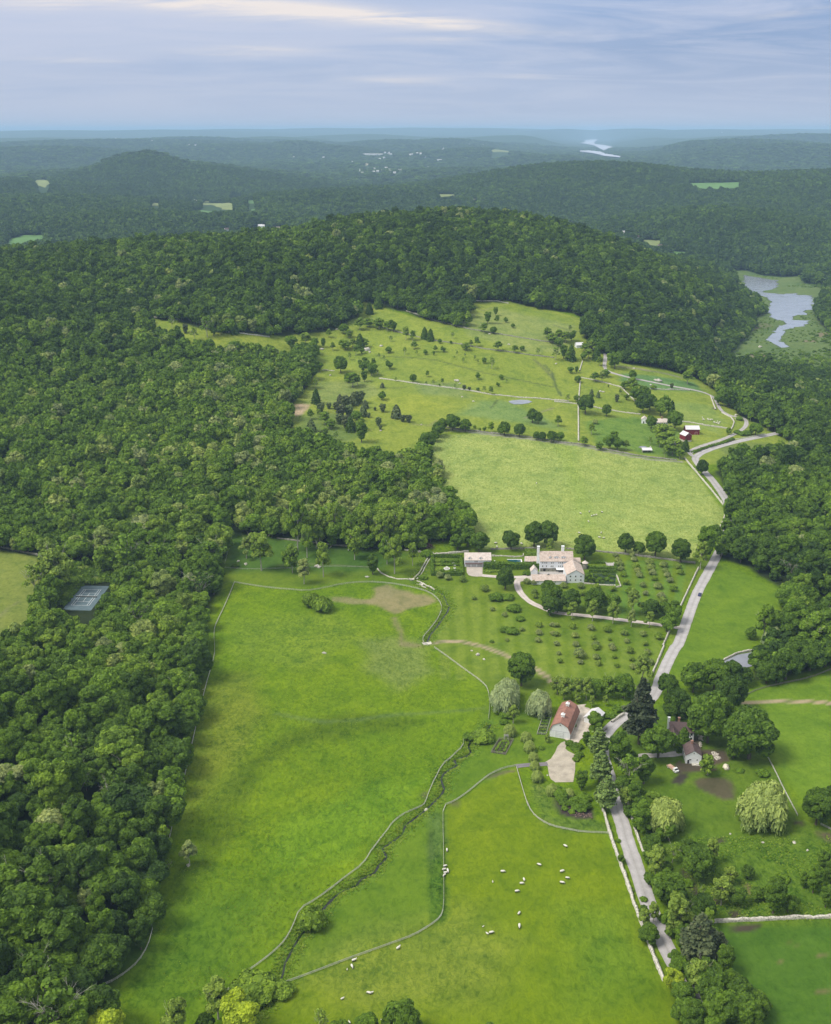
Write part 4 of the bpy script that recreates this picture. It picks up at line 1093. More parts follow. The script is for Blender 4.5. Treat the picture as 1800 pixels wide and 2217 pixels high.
# sites of the far houses (kept clear of trees)
REG['j'] = (0, 200, 1.929)
REG['i'] = (900, 200, 1.929)
FARH = []
for reg, pts in [('z', [(290, 390, 'c'), (325, 405, 'w'), (515, 340, 'w'), (505, 390, 'w'), (565, 378, 'w'), (640, 372, 'w'), (690, 325, 'w'), (710, 325, 'w'), (655, 355, 'w'), (748, 357, 'w'), (775, 350, 'w'), (805, 328, 'w'), (885, 362, 'w'), (945, 358, 'w'), (760, 385, 'w'), (830, 402, 'w'),
                        (390, 110, 'l'), (490, 112, 'l'), (590, 112, 'l'), (780, 108, 'l'), (680, 85, 'w'), (740, 85, 'w'), (600, 182, 'w'), (665, 163, 'w'), (1075, 117, 'w'), (1105, 110, 'w'), (1185, 95, 'w'), (1240, 98, 'w'), (1310, 150, 'w'), (1600, 38, 'c'), (1530, 335, 'w'), (1465, 335, 'w'), (1360, 318, 'w'), (1505, 202, 'l'), (165, 232, 'w')]),
                 ('x', [(290, 268, 'w'), (335, 278, 'w'), (340, 152, 'g'), (878, 462, 'w'), (805, 728, 'g'), (1330, 672, 'w'), (1362, 676, 'w')]), ('i', [(810, 583, 'w'), (868, 592, 'w'), (925, 612, 'g'), (1020, 650, 'g'), (1045, 655, 'g'), (115, 240, 'w'), (225, 220, 'w'), (280, 220, 'w'), (1280, 168, 'w')]),
                 ('j', [(485, 193, 'w'), (637, 206, 'w'), (792, 223, 'w'), (818, 223, 'w'), (1228, 274, 'w'), (1352, 273, 'w'), (1175, 373, 'w')])]:
    for a, b, k in pts:
        x, y = P(reg, a, b)
        FARH.append((x, y, k))
        d = math.hypot(x, y)
        ux, uy = x / d, y / d
        hw = 13 if k != 'l' else 28
        back = 12
        FAR_FIELDS.append([(x - uy * hw + ux * 14, y + ux * hw + uy * 14), (x + uy * hw + ux * 14, y - ux * hw + uy * 14), (x + uy * hw * .8 - ux * back, y - ux * hw * .8 - uy * back), (x - uy * hw * .8 - ux * back, y + ux * hw * .8 - uy * back)])
# ------------------------------------------------------------------ foliage
PAL = {  # tint -> leaf colour
}
def leaf_mat(name, stops, trans=0.3):
    m, t, out = mat(name)
    ti = t.add('ShaderNodeAttribute', dict(attribute_name='tint', attribute_type='INSTANCER')).outputs['Fac']
    lr = t.add('ShaderNodeAttribute', dict(attribute_name='leaf')).outputs['Fac']
    c = t.ramp(ti, stops)
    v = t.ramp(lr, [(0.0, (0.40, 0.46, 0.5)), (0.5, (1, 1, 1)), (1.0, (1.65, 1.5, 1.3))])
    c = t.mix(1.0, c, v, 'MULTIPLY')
    d = t.add('ShaderNodeBsdfPrincipled', None, Base_Color=c, Roughness=0.62, Specular_IOR_Level=0.22)
    tr = t.add('ShaderNodeBsdfTranslucent', None, Color=t.mix(1.0, c, (1.2, 1.25, 0.5, 1), 'MULTIPLY'))
    mx = t.add('ShaderNodeMixShader', None, i0=trans * 0.7, i1=d.outputs[0], i2=tr.outputs[0])
    t.link(mx.outputs[0], out.inputs[0])
    return m
LEAF_STOPS = [(0.0, (0.042, 0.088, 0.010)), (0.25, (0.086, 0.158, 0.011)), (0.5, (0.132, 0.232, 0.014)), (0.7, (0.195, 0.290, 0.028)), (0.85, (0.27, 0.32, 0.120)), (1.0, (0.33, 0.43, 0.008))]
M_LEAF = leaf_mat('leaves', LEAF_STOPS)
M_DARKLEAF = leaf_mat('conifer_needles', [(0, (0.034, 0.056, 0.026)), (0.5, (0.085, 0.105, 0.048)), (1.0, (0.18, 0.27, 0.060))], 0.12)
M_WILLOW = leaf_mat('willow_leaves', [(0, (0.20, 0.28, 0.055)), (0.5, (0.27, 0.35, 0.085)), (1.0, (0.30, 0.37, 0.19))], 0.3)
M_BARK = simple('bark', (0.13, 0.105, 0.08), 0.9, 0.3, 3.0, stretch=(1, 1, 0.3))
M_PALEBARK = simple('pale_bark', (0.38, 0.35, 0.30), 0.85, 0.25, 3.0, stretch=(1, 1, 0.3))

def quads_from(c, n, size, rs, aspect=1.0, axis=None):
    """leaf quads centred on c facing n"""
    n = n / (np.linalg.norm(n, axis=1)[:, None] + 1e-9)
    if axis is None:
        a = rs.randn(*c.shape)
    else:
        a = np.broadcast_to(axis, c.shape) + rs.randn(*c.shape) * 0.18
    u = a - (a * n).sum(1)[:, None] * n
    u /= np.linalg.norm(u, axis=1)[:, None] + 1e-9
    v = np.cross(n, u)
    s = (size * (0.7 + 0.6 * rs.rand(len(c))))[:, None]
    u = u * s * aspect
    v = v * s
    # kinked quads: four corners with a fold so they do not all lie flat
    k = n * s * (0.25 * rs.randn(len(c)))[:, None]
    return np.stack([c - u - v, c + u - v + k, c + u + v, c - u + v - k], 1).reshape(-1, 3)
def sph(n, rs):
    d = rs.randn(n, 3)
    return d / np.linalg.norm(d, axis=1)[:, None]
def blob(c, r, rs, nu=7, nv=5):
    """lumpy closed core under the leaves"""
    V = [c + np.array([0, 0, r[2]])]
    for j in range(1, nv):
        th = math.pi * j / nv
        for i in range(nu):
            ph = 2 * math.pi * (i + 0.5 * (j % 2)) / nu
            k = 1 + 0.12 * rs.randn()
            V.append(c + np.array([r[0] * math.sin(th) * math.cos(ph), r[1] * math.sin(th) * math.sin(ph), r[2] * math.cos(th)]) * k)
    V.append(c - np.array([0, 0, r[2]]))
    T = []
    for i in range(nu):
        T.append((0, 1 + i, 1 + (i + 1) % nu))
        b = 1 + (nv - 2) * nu
        T.append((b + (i + 1) % nu, b + i, len(V) - 1))
    for j in range(nv - 2):
        for i in range(nu):
            a, b = 1 + j * nu + i, 1 + j * nu + (i + 1) % nu
            T += [(a, a + nu, b), (b, a + nu, b + nu)]
    return np.array(V), np.array(T)
def make_crown(name, seed, mode='round', leaves=4500, lsize=0.42, material=None, core=0.80, dens=1.0):
    """crown of about radius 5 standing on z=0 at the tree's foot; height about 13"""
    rs = np.random.RandomState(seed)
    lob = []
    if mode == 'round':
        Rr, Rz, zc = 5.0, 5.4, 6.9
        n = 34
        for i in range(n):
            z = 1 - 1.80 * (i + 0.5) / n
            ph = i * 2.39996 + rs.rand() * 0.6
            r = math.sqrt(max(0, 1 - z * z))
            k = 0.68 + 0.18 * rs.rand()
            lob.append((Rr * r * k * math.cos(ph), Rr * r * k * math.sin(ph), zc + Rz * z * k, 1.15 + 0.65 * rs.rand()))
        lob.append((0, 0, zc, 3.1))
    elif mode == 'spread':
        n = 26
        for i in range(n):
            ph = i * 2.39996
            q = math.sqrt((i + 0.5) / n)
            lob.append((4.6 * q * math.cos(ph), 4.6 * q * math.sin(ph), 9.6 - 3.9 * q * q + rs.randn() * 0.6, 1.1 + 0.75 * rs.rand()))
        for i in range(12):
            ph = i * 1.05 + rs.rand()
            lob.append((3.4 * math.cos(ph), 3.4 * math.sin(ph), 3.6 + 2.4 * (i % 2) + rs.rand(), 1.5))
        lob.append((0, 0, 6.2, 2.8))
    elif mode == 'tall':
        n = 20
        for i in range(n):
            t = (i + 0.5) / n
            ph = i * 2.39996
            r = 3.6 * math.sin(math.pi * min(1, 0.22 + 0.78 * (1 - t)) ** 0.9) * (0.55 + 0.35 * rs.rand())
            lob.append((r * math.cos(ph), r * math.sin(ph), 3.4 + 10.2 * t, 1.3 + 0.8 * rs.rand() * (1.2 - t)))
    elif mode == 'airy':
        n = 15
        for i in range(n):
            t = (i + 0.5) / n
            ph = i * 2.39996 + rs.rand()
            r = 4.1 * (1 - 0.55 * t) * (0.45 + 0.55 * rs.rand())
            lob.append((r * math.cos(ph), r * math.sin(ph), 5.2 + 7.8 * t, 0.95 + 0.7 * rs.rand()))
    elif mode == 'irregular':
        n = 30
        off = rs.rand() * 6.28
        for i in range(n):
            d = sph(1, rs)[0]
            d[2] = d[2] * 0.95 + 0.12
            k = 0.5 + 0.45 * rs.rand()
            lob.append((5.0 * d[0] * k + 0.8 * math.cos(off), 4.6 * d[1] * k + 0.8 * math.sin(off), 6.7 + 5.3 * d[2] * k, 1.05 + 0.95 * rs.rand()))
        lob.append((0, 0, 6.4, 2.7))
    elif mode == 'bush':
        n = 12
        for i in range(n):
            ph = i * 2.39996
            q = math.sqrt((i + 0.5) / n)
            lob.append((4.0 * q * math.cos(ph), 4.0 * q * math.sin(ph), 3.3 - 1.6 * q * q + rs.randn() * 0.3, 1.5 + 0.6 * rs.rand()))
    elif mode == 'fruit':
        n = 17
        for i in range(n):
            ph = i * 2.39996
            q = math.sqrt((i + 0.5) / n)
            lob.append((3.7 * q * math.cos(ph), 3.7 * q * math.sin(ph), 4.7 - 2.6 * q * q + rs.randn() * 0.4, 1.0 + 0.6 * rs.rand()))
    L = np.array(lob)
    if mode == 'low':
        pass
    w_ = L[:, 3] ** 2
    cnt = np.maximum(3, (leaves * w_ / w_.sum()).astype(int))
    C, N, TT = [], [], []
    for i, (x, y, z, r) in enumerate(L):
        d = sph(cnt[i], rs)
        d[:, 2] = np.where(d[:, 2] < -0.35, -d[:, 2] * 0.7, d[:, 2])
        d /= np.linalg.norm(d, axis=1)[:, None]
        rr = r * (0.86 + 0.22 * rs.rand(cnt[i]))
        c = np.array([x, y, z]) + d * rr[:, None] * np.array([1, 1, 0.9])
        dist = np.sqrt(((c[:, None, :] - L[None, :, :3]) ** 2).sum(-1)) / L[None, :, 3]
        dist[:, i] = 9
        keep = dist.min(1) > 0.72
        C.append(c[keep])
        N.append((d + rs.randn(*d.shape) * 0.42 + np.array([0, 0, 0.25]))[keep])
        TT.append(np.full(keep.sum(), rs.randn() * 0.11))
    C, N, TT = np.concatenate(C), np.concatenate(N), np.concatenate(TT)
    V = quads_from(C, N, np.full(len(C), lsize), rs)
    Q = np.arange(len(V)).reshape(-1, 4)
    lv = np.clip(0.5 + rs.randn(len(C)) * 0.22 + TT, 0, 1)
    VV, QQ, T2, lr = [V], Q, [], [np.repeat(lv, 4)]
    off = len(V)
    if core > 0:
        for x, y, z, r in L:
            bv, bt = blob(np.array([x, y, z]), np.array([r, r, r * 0.9]) * core, rs)
            VV.append(bv)
            T2.append(bt + off)
            off += len(bv)
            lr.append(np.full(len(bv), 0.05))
    V = np.concatenate(VV)
    T2 = np.concatenate(T2) if T2 else None
    return V, Q, T2, np.concatenate(lr)
def willow_crown(seed, leaves=4200):
    rs = np.random.RandomState(seed)
    C, A, N, lr = [], [], [], []
    lob = []
    for i in range(26):
        ph = i * 2.39996
        q = math.sqrt((i + 0.5) / 26)
        lob.append((4.4 * q * math.cos(ph), 4.4 * q * math.sin(ph), 9.6 - 4.4 * q ** 2.2 + rs.randn() * 0.4, 1.3 + 0.5 * rs.rand()))
    L = np.array(lob)
    per = leaves // len(L)
    for x, y, z, r in L:
        d = sph(per, rs)
        d[:, 2] = np.abs(d[:, 2]) * 0.9 - 0.15
        c = np.array([x, y, z]) + d * r
        q = np.hypot(x, y) / 4.4
        drop = rs.rand(per) ** 1.6 * (1.2 + 3.8 * q)
        c[:, 2] -= drop
        c[:, :2] *= (1 + 0.02 * drop)[:, None]
        C.append(c)
        nn = d.copy()
        nn[:, 2] *= 0.4
        nn[:, 2] += 0.35 - 0.07 * drop
        N.append(nn + rs.randn(per, 3) * 0.3)
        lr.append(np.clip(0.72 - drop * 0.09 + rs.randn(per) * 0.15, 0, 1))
    C, N, lr = np.concatenate(C), np.concatenate(N), np.concatenate(lr)
    V = quads_from(C, N, np.full(len(C), 0.145), rs, aspect=3.6, axis=np.array([0, 0, -1.0]))
    Q = np.arange(len(V)).reshape(-1, 4)
    VV, TT, off, l2 = [V], [], len(V), [np.repeat(lr, 4)]
    for x, y, z, r in L:
        bv, bt = blob(np.array([x * 0.92, y * 0.92, z - 1.0]), np.array([r, r, r * 1.5]) * 0.8, rs)
        VV.append(bv)
        TT.append(bt + off)
        off += len(bv)
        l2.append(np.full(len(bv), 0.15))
    return np.concatenate(VV), Q, np.concatenate(TT), np.concatenate(l2)
def cone_crown(seed, leaves=2600, r0=2.7, h=11, zb=0.6, layers=0, lsize=0.30):
    rs = np.random.RandomState(seed)
    t = rs.rand(leaves) ** 0.62
    t = 1 - t
    ph = rs.rand(leaves) * 2 * math.pi
    rr = r0 * (1 - t) ** 0.5 * (0.82 + 0.22 * np.sin(ph * 5 + t * 9) + 0.12 * rs.randn(leaves)) + 0.1
    if layers:
        lay = np.abs(((t * layers) % 1) - 0.25)
        rr *= 1.12 - 0.6 * lay
    z = zb + h * t
    if layers:
        z = z - 0.12 * rr
    C = np.c_[rr * np.cos(ph), rr * np.sin(ph), z]
    N = np.c_[np.cos(ph), np.sin(ph), np.full(leaves, 0.55)] + rs.randn(leaves, 3) * 0.4
    V = quads_from(C, N, np.full(leaves, lsize), rs, aspect=1.3)
    Q = np.arange(len(V)).reshape(-1, 4)
    lv = np.clip(0.5 + 0.22 * rs.randn(leaves), 0, 1)
    VV, TT, off, l2 = [V], [], len(V), [np.repeat(lv, 4)]
    for k in range(7):
        tt = k / 7
        r = r0 * (1 - tt) ** 0.5 * 0.74
        bv, bt = blob(np.array([0, 0, zb + h * (tt + 0.06)]), np.array([r, r, h / 8]), rs)
        VV.append(bv)
        TT.append(bt + off)
        off += len(bv)
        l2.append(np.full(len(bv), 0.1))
    return np.concatenate(VV), Q, np.concatenate(TT), np.concatenate(l2)
def pine_crown(seed, leaves=3600):
    rs = np.random.RandomState(seed)
    C, N = [], []
    blobs = []
    for lay in range(10):
        t = lay / 9
        R0 = 4.9 * (1 - t) ** 0.65 * (0.75 + 0.4 * rs.rand()) + 0.5
        z0 = 3.2 + 10.8 * t
        nb = 7 if lay < 7 else 4
        for k in range(nb):
            ph = k * 6.283 / nb + rs.rand() * 0.9
            Lb = R0 * (0.7 + 0.45 * rs.rand())
            m = int(leaves / 62 * (0.5 + Lb / 4))
            f = rs.rand(m) ** 0.7
            w_ = 0.30 * Lb * np.sin(np.pi * np.clip(f, 0.05, 0.98)) + 0.2
            side = rs.randn(m) * w_ * 0.7
            x = f * Lb * math.cos(ph) - side * math.sin(ph)
            y = f * Lb * math.sin(ph) + side * math.cos(ph)
            z = z0 + 0.22 * Lb * f - 0.05 * Lb * f * f + rs.randn(m) * 0.18
            C.append(np.c_[x, y, z])
            N.append(np.c_[np.full(m, math.cos(ph) * 0.3), np.full(m, math.sin(ph) * 0.3), np.ones(m)] + rs.randn(m, 3) * 0.45)
        blobs.append((0, 0, z0, R0 * 0.42))
    C, N = np.concatenate(C), np.concatenate(N)
    V = quads_from(C, N, np.full(len(C), 0.26), rs, aspect=1.6)
    Q = np.arange(len(V)).reshape(-1, 4)
    lv = np.clip(0.45 + 0.25 * rs.randn(len(C)), 0, 1)
    VV, TT, off, l2 = [V], [], len(V), [np.repeat(lv, 4)]
    for x, y, z, r in blobs:
        bv, bt = blob(np.array([x, y, z]), np.array([r, r, 0.8]), rs)
        VV.append(bv)
        TT.append(bt + off)
        off += len(bv)
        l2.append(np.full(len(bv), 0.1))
    return np.concatenate(VV), Q, np.concatenate(TT), np.concatenate(l2)
def crown_mesh(name, data, material):
    V, Q, T, lr = data
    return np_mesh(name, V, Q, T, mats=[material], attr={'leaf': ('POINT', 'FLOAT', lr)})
def trunk_mesh(name, seed, h=7.0, r=0.34, limbs=5, spread=2.6, top=10.0, twigs=0, material=None, multi=1):
    rs = np.random.RandomState(seed)
    mb = MB()
    for q in range(multi):
        ox, oy = (0, 0) if multi == 1 else (0.5 * math.cos(q * 2.1), 0.5 * math.sin(q * 2.1))
        lx, ly = rs.randn() * 0.3 + ox * 2, rs.randn() * 0.3 + oy * 2
        pts = [(ox, oy, -0.4), (ox + lx * 0.2, oy + ly * 0.2, h * 0.35), (ox + lx * 0.7, oy + ly * 0.7, h * 0.7), (ox + lx, oy + ly, h)]
        mb.tube(pts, [r * 1.25, r * 0.9, r * 0.72, r * 0.5], 7)
        for k in range(limbs):
            ph = k * 6.283 / limbs + rs.rand() * 0.8
            s = spread * (0.6 + 0.6 * rs.rand())
            f = 0.45 + 0.5 * (k + 0.5) / limbs
            b = Vector((ox + lx * f, oy + ly * f, h * f))
            e = Vector((ox + lx + s * math.cos(ph), oy + ly + s * math.sin(ph), min(top, h * f + (top - h * f) * (0.55 + 0.45 * rs.rand()))))
            mid = b.lerp(e, 0.5) + Vector((math.cos(ph), math.sin(ph), -0.2)) * 0.35
            mb.tube([tuple(b), tuple(mid), tuple(e)], [r * 0.45, r * 0.3, r * 0.10], 5)
            for j in range(twigs):
                g = 0.35 + 0.6 * rs.rand()
                b2 = b.lerp(e, g)
                d2 = Vector((math.cos(ph + rs.randn() * 0.9), math.sin(ph + rs.randn() * 0.9), 0.4 + rs.rand())) * (0.8 + 1.5 * rs.rand())
                m2 = b2 + d2 * 0.55
                mb.tube([tuple(b2), tuple(m2), tuple(b2 + d2)], [r * 0.16, r * 0.1, r * 0.05], 4)
                for jj in range(2):
                    d3 = d2 * 0.5 + Vector(rs.randn(3)) * 0.45
                    mb.tube([tuple(m2), tuple(m2 + d3)], [r * 0.08, r * 0.035], 3)
    return mb.mesh(name, [material or M_BARK], smooth=True)
KIND = {}
def reg_kind(k, name, cat, crowns, trunks, rad, height):
    KIND[k] = dict(name=name, cat=cat, crowns=crowns, trunks=trunks, rad=rad, h=height)
HI = [crown_mesh('tree_crown', make_crown('c', 11 + i, md, int(lv * 1.5), 0.35), M_LEAF) for i, (md, lv) in enumerate([('round', 6500), ('round', 6500), ('irregular', 6200), ('irregular', 6200), ('spread', 6500), ('tall', 5600), ('irregular', 5800)])]
TR = [trunk_mesh('tree_trunk', 5 + i, 6.5, 0.36, 5, 2.6, 9.5) for i in range(3)]
_v, _q, _t, _l = make_crown('c', 55, 'tall', 2600, 0.36)
CEDAR_B = crown_mesh('tree_crown', (_v * np.array([0.68, 0.68, 0.72]) - np.array([0, 0, 1.2]), _q, _t, _l), M_DARKLEAF)
reg_kind('b', 'broadleaf_tree', 'tree', HI[2:] + HI[:1], TR, 5.2, 12.6)
reg_kind('f', 'forest_tree', 'tree', HI[2:] + HI[:1], TR, 5.2, 12.6)
reg_kind('r', 'shade_tree', 'tree', [HI[0], HI[1], HI[4]], [trunk_mesh('tree_trunk', 20 + i, 5.0, 0.4, 5, 2.4, 9) for i in range(2)], 5.3, 12.4)
reg_kind('l', 'airy_tree', 'tree', [crown_mesh('tree_crown', make_crown('c', 40 + i, 'airy' if i < 3 else 'irregular', 2300, 0.36, core=0.55), M_LEAF) for i in range(4)],
         [trunk_mesh('tree_trunk', 30 + i, 8.5, 0.26, 7, 2.8, 12, twigs=2, material=M_PALEBARK) for i in range(3)], 4.4, 13.2)
reg_kind('t', 'slender_tree', 'tree', [HI[5]], TR, 3.6, 14)
reg_kind('c', 'cedar_tree', 'cedar', [crown_mesh('tree_crown', cone_crown(50, 1900, 2.6, 9.0), M_DARKLEAF), CEDAR_B, CEDAR_B], [trunk_mesh('tree_trunk', 37, 3.0, 0.2, 0)], 2.7, 9.6)
reg_kind('e', 'evergreen_tree', 'evergreen', [crown_mesh('tree_crown', cone_crown(60 + i, 3200, 3.6, 12.0, 0.5, 7, 0.34), M_LEAF) for i in range(2)], [trunk_mesh('tree_trunk', 38, 4.0, 0.28, 0)], 3.7, 12.4)
reg_kind('p', 'pine_tree', 'pine', [crown_mesh('tree_crown', pine_crown(70 + i, 5200), M_DARKLEAF) for i in range(3)], [trunk_mesh('tree_trunk', 39, 13.0, 0.34, 8, 2.6, 12.5)], 4.9, 14.6)
reg_kind('w', 'willow_tree', 'willow', [crown_mesh('tree_crown', willow_crown(80 + i, 11000), M_WILLOW) for i in range(2)], [trunk_mesh('tree_trunk', 41, 6.0, 0.5, 6, 3.0, 9)], 5.5, 11.2)
reg_kind('s', 'fruit_tree', 'fruit tree', [crown_mesh('tree_crown', make_crown('c', 90 + i, 'fruit', 1900, 0.38, core=0.7), M_LEAF) for i in range(3)], [trunk_mesh('tree_trunk', 42, 2.6, 0.3, 4, 2.0, 4.0)], 4.6, 6.4)
reg_kind('u', 'leafy_shrub', 'shrub', [crown_mesh('shrub_foliage', make_crown('c', 100 + i, 'bush', 2300, 0.42, core=0.8), M_LEAF) for i in range(2)], None, 5.0, 5.0)
reg_kind('d', 'bare_tree', 'bare tree', [crown_mesh('tree_crown', make_crown('c', 110 + i, 'airy', 420, 0.30, core=0), M_LEAF) for i in range(2)],
         [trunk_mesh('tree_trunk', 43 + i, 7.0, 0.24, 8, 3.6, 12, twigs=5, material=M_PALEBARK) for i in range(2)], 4.2, 12.6)
def plant(k, x, y, width, label, tint, group=None, hs=1.0, zrot=None, rs=random, sink=0.1):
    K = KIND[k]
    s = width / 2 / K['rad']
    z = float(ground(x, y))
    t = thing(K['name'], label, K['cat'], (x, y, z - sink), rs.uniform(0, 6.28) if zrot is None else zrot, group)
    t.scale = (s, s, s * hs)
    cm = K['crowns'][rs.randrange(len(K['crowns']))]
    c = link(bpy.data.objects.new('foliage' if k == 'u' else 'crown', cm), t)
    c['tint'] = float(tint)
    if K['trunks']:
        link(bpy.data.objects.new('trunk', K['trunks'][rs.randrange(len(K['trunks']))]), t)
    return t

# ------------------------------------------------------------------ woods: where trees stand
def poly_bbox_in(x, y, polys):
    m = np.zeros(x.shape, bool)
    for pl in polys:
        p = np.asarray(pl)
        bb = (x > p[:, 0].min()) & (x < p[:, 0].max()) & (y > p[:, 1].min()) & (y < p[:, 1].max())
        ix = np.where(bb & ~m)[0]
        if len(ix):
            m[ix] |= inpoly(x[ix], y[ix], pl)
    return m
def jitter_grid(x0, x1, y0, y1, st, seed, j=0.42):
    rs = np.random.RandomState(seed)
    gx, gy = np.meshgrid(np.arange(x0, x1, st), np.arange(y0, y1, st * 0.9))
    gx = gx + (np.arange(gx.shape[0]) % 2)[:, None] * st / 2
    x, y = gx.ravel(), gy.ravel()
    return x + rs.uniform(-j, j, x.shape) * st, y + rs.uniform(-j, j, x.shape) * st
def in_view(x, y, z, mx=60, top=0):
    px, py, zc = project(x, y, z)
    return (zc > 50) & (px > -mx) & (px < W_PX + mx) & (py > top) & (py < H_PX + 260)
def crest_hidden(x, y, z, h=15):
    """drop trees the ground in front hides completely (ray from the camera to the tree top)"""
    hid = np.zeros(x.shape, bool)
    d = np.hypot(x, y)
    for f in np.linspace(0.45, 0.985, 40):
        hz_ = CAM_Z + (z + h - CAM_Z) * f
        hid |= ground(x * f, y * f) + 3 > hz_
    return hid
def band_pts(lo, hi, st, seed, near_polys):
    """wood trees with distance lo..hi from the camera foot"""
    x, y = jitter_grid(-hi * 0.62, hi * 0.62, 0, hi, st, seed)
    d = np.hypot(x, y)
    m = (d >= lo) & (d < hi)
    x, y = x[m], y[m]
    z = ground(x, y)
    mm = in_view(x, y, z + 8, mx=420 if lo < 700 else 300 if lo < 2000 else 420)
    x, y, z = x[mm], y[mm], z[mm]
    mm = ~poly_bbox_in(x, y, near_polys)
    x, y, z = x[mm], y[mm], z[mm]
    mm = ~crest_hidden(x, y, z)
    return x[mm], y[mm], z[mm]
CLEAR = [OPEN_MAIN, OPEN_LEFT, OPEN_COURT, OPEN_BANK, MARSH, LAKE]
XN, YN, ZN = band_pts(150, 760, 8.6, 3, CLEAR)
XM, YM, ZM = band_pts(760, 2250, 8.4, 4, CLEAR)
def wood_tint(x, y, rs):
    """kinds of tree change over the land: darker oaks on the hill, paler ash in the middle wood"""
    base = 0.28 + 0.20 * fbm(x, y, 160, 21, 3) + 0.14 * fbm(x, y, 35, 22, 2)
    d = np.hypot(x, y)
    mid = np.exp(-((d - 760) / 240) ** 2) * (x < 130)
    base = base + 0.24 * mid
    base = base - 0.12 * (d > 1150)  # cloud shadow over the hill, painted as a darker leaf tint
    base = base - 0.06 * (x > 230)
    base = base - 0.05 * (d < 520)
    r = rs.rand(len(x))
    base = base + 0.13 * rs.randn(len(x))
    base = np.where(r > 0.79, base + 0.25, base)
    base = np.where(r > 0.975, 0.84 + 0.04 * rs.randn(len(x)), base)
    return np.clip(base, 0.0, 0.90)
# ------------------------------------------------------------------ labels that point at one tree
MARKS = [('tennis court', 186, 1245), ('meadow fence corner', 490, 1220), ('bottom left corner', 30, 2110), ('curved fence end', 310, 1980), ('left edge field', 40, 1220), ('white tarp in the wood', 327, 1842),
         ('left wood edge', 400, 1560), ('far left wood', 10, 1600), ('meadow fence end', 345, 1830), ('dark wood bottom', 150, 1950),
         ('hedge garden', 935, 1182), ('garage', 998, 1180), ('swimming pool', 1062, 1168), ('big house', 1165, 1180), ('round turret', 1192, 1155), ('walled garden', 1250, 1205), ('driveway fork', 1085, 1205),
         ('driveway gate', 1400, 1310), ('blue car', 1461, 1241), ('bare horse ring', 820, 1255), ('head of the stream', 880, 1190), ('red-roofed barn', 1180, 1505), ('grey shed', 1245, 1487), ('barn yard', 1170, 1600),
         ('vegetable plot', 1048, 1557), ('silver willow', 1050, 1440), ('brown-roofed house', 1415, 1535), ('white cottage', 1447, 1580), ('oval of bare soil', 1500, 1640), ('parked work truck', 1405, 1607),
         ('roadside willow', 1388, 1690), ('lawn willow', 1590, 1690), ('great maple', 1565, 1540), ('lower pond', 1530, 1378), ('lower right field wall', 1600, 1918), ('bottom end of the road', 1450, 2080),
         ('small pasture pond', 1087, 839), ('straight wall foot', 1209, 920), ('straight wall top', 1210, 770), ('white farmhouse', 1368, 880), ('red barns', 1440, 900), ('white-roofed sheep shelter', 1350, 937),
         ('road fork', 1450, 965), ('left hill clearing', 370, 685), ('dead tree in the clearing', 433, 683), ('striped top pasture', 1090, 690), ('upper pastures', 900, 740), ('cedar clump', 730, 860),
         ('pink bare patch', 628, 852), ('corner of the hay field', 920, 895), ('bottom of the hay field', 1250, 1140), ('lake shore', 1620, 690), ('lane bend', 1500, 840), ('two white cabins', 1250, 745), ('grazing sheep paddock', 1090, 1880), ('lone round willow', 655, 1900)]
ORD = ['nearest', 'second', 'third', 'fourth', 'fifth', 'sixth', 'seventh', 'eighth', 'ninth', 'tenth', 'eleventh', 'twelfth', 'thirteenth', 'fourteenth', 'fifteenth', 'sixteenth', 'seventeenth', 'eighteenth', 'nineteenth', 'twentieth']
PENDING = []
def later(o, x, y, phrase):
    z = float(ground(x, y))
    px, py, _ = project(x, y, z)
    PENDING.append((o, px * 0.9644, py * 0.9644, phrase))
def write_labels():
    cells = {}
    for o, px, py, ph in PENDING:
        best = min(MARKS, key=lambda m: (m[1] - px) ** 2 + ((m[2] - py) * 1.25) ** 2)
        dx, dy = px - best[1], (py - best[2]) * 1.25
        if abs(dx) > 2.2 * abs(dy):
            dr = 'right of' if dx > 0 else 'left of'
        elif abs(dy) > 2.2 * abs(dx):
            dr = 'below' if dy > 0 else 'above'
        else:
            dr = ('below ' if dy > 0 else 'above ') + ('right of' if dx > 0 else 'left of')
        cells.setdefault((ph, best[0], dr), []).append((dx * dx + dy * dy, o))
    for (ph, mk, dr), lst in cells.items():
        lst.sort(key=lambda t: t[0])
        for i, (_, o) in enumerate(lst):
            pre = '' if len(lst) == 1 else (ORD[i] if i < len(ORD) else 'far') + ' '
            if i == len(lst) - 1 and len(lst) > 1:
                pre = 'farthest '
            o['label'] = f'{pre}{ph} {dr} the {mk}'
def tone(t):
    return ('very dark green', 'dark green', 'mid green', 'fresh green', 'yellow green', 'silvery green')[0 if t < 0.1 else 1 if t < 0.24 else 2 if t < 0.4 else 3 if t < 0.56 else 4 if t < 0.72 else 5]

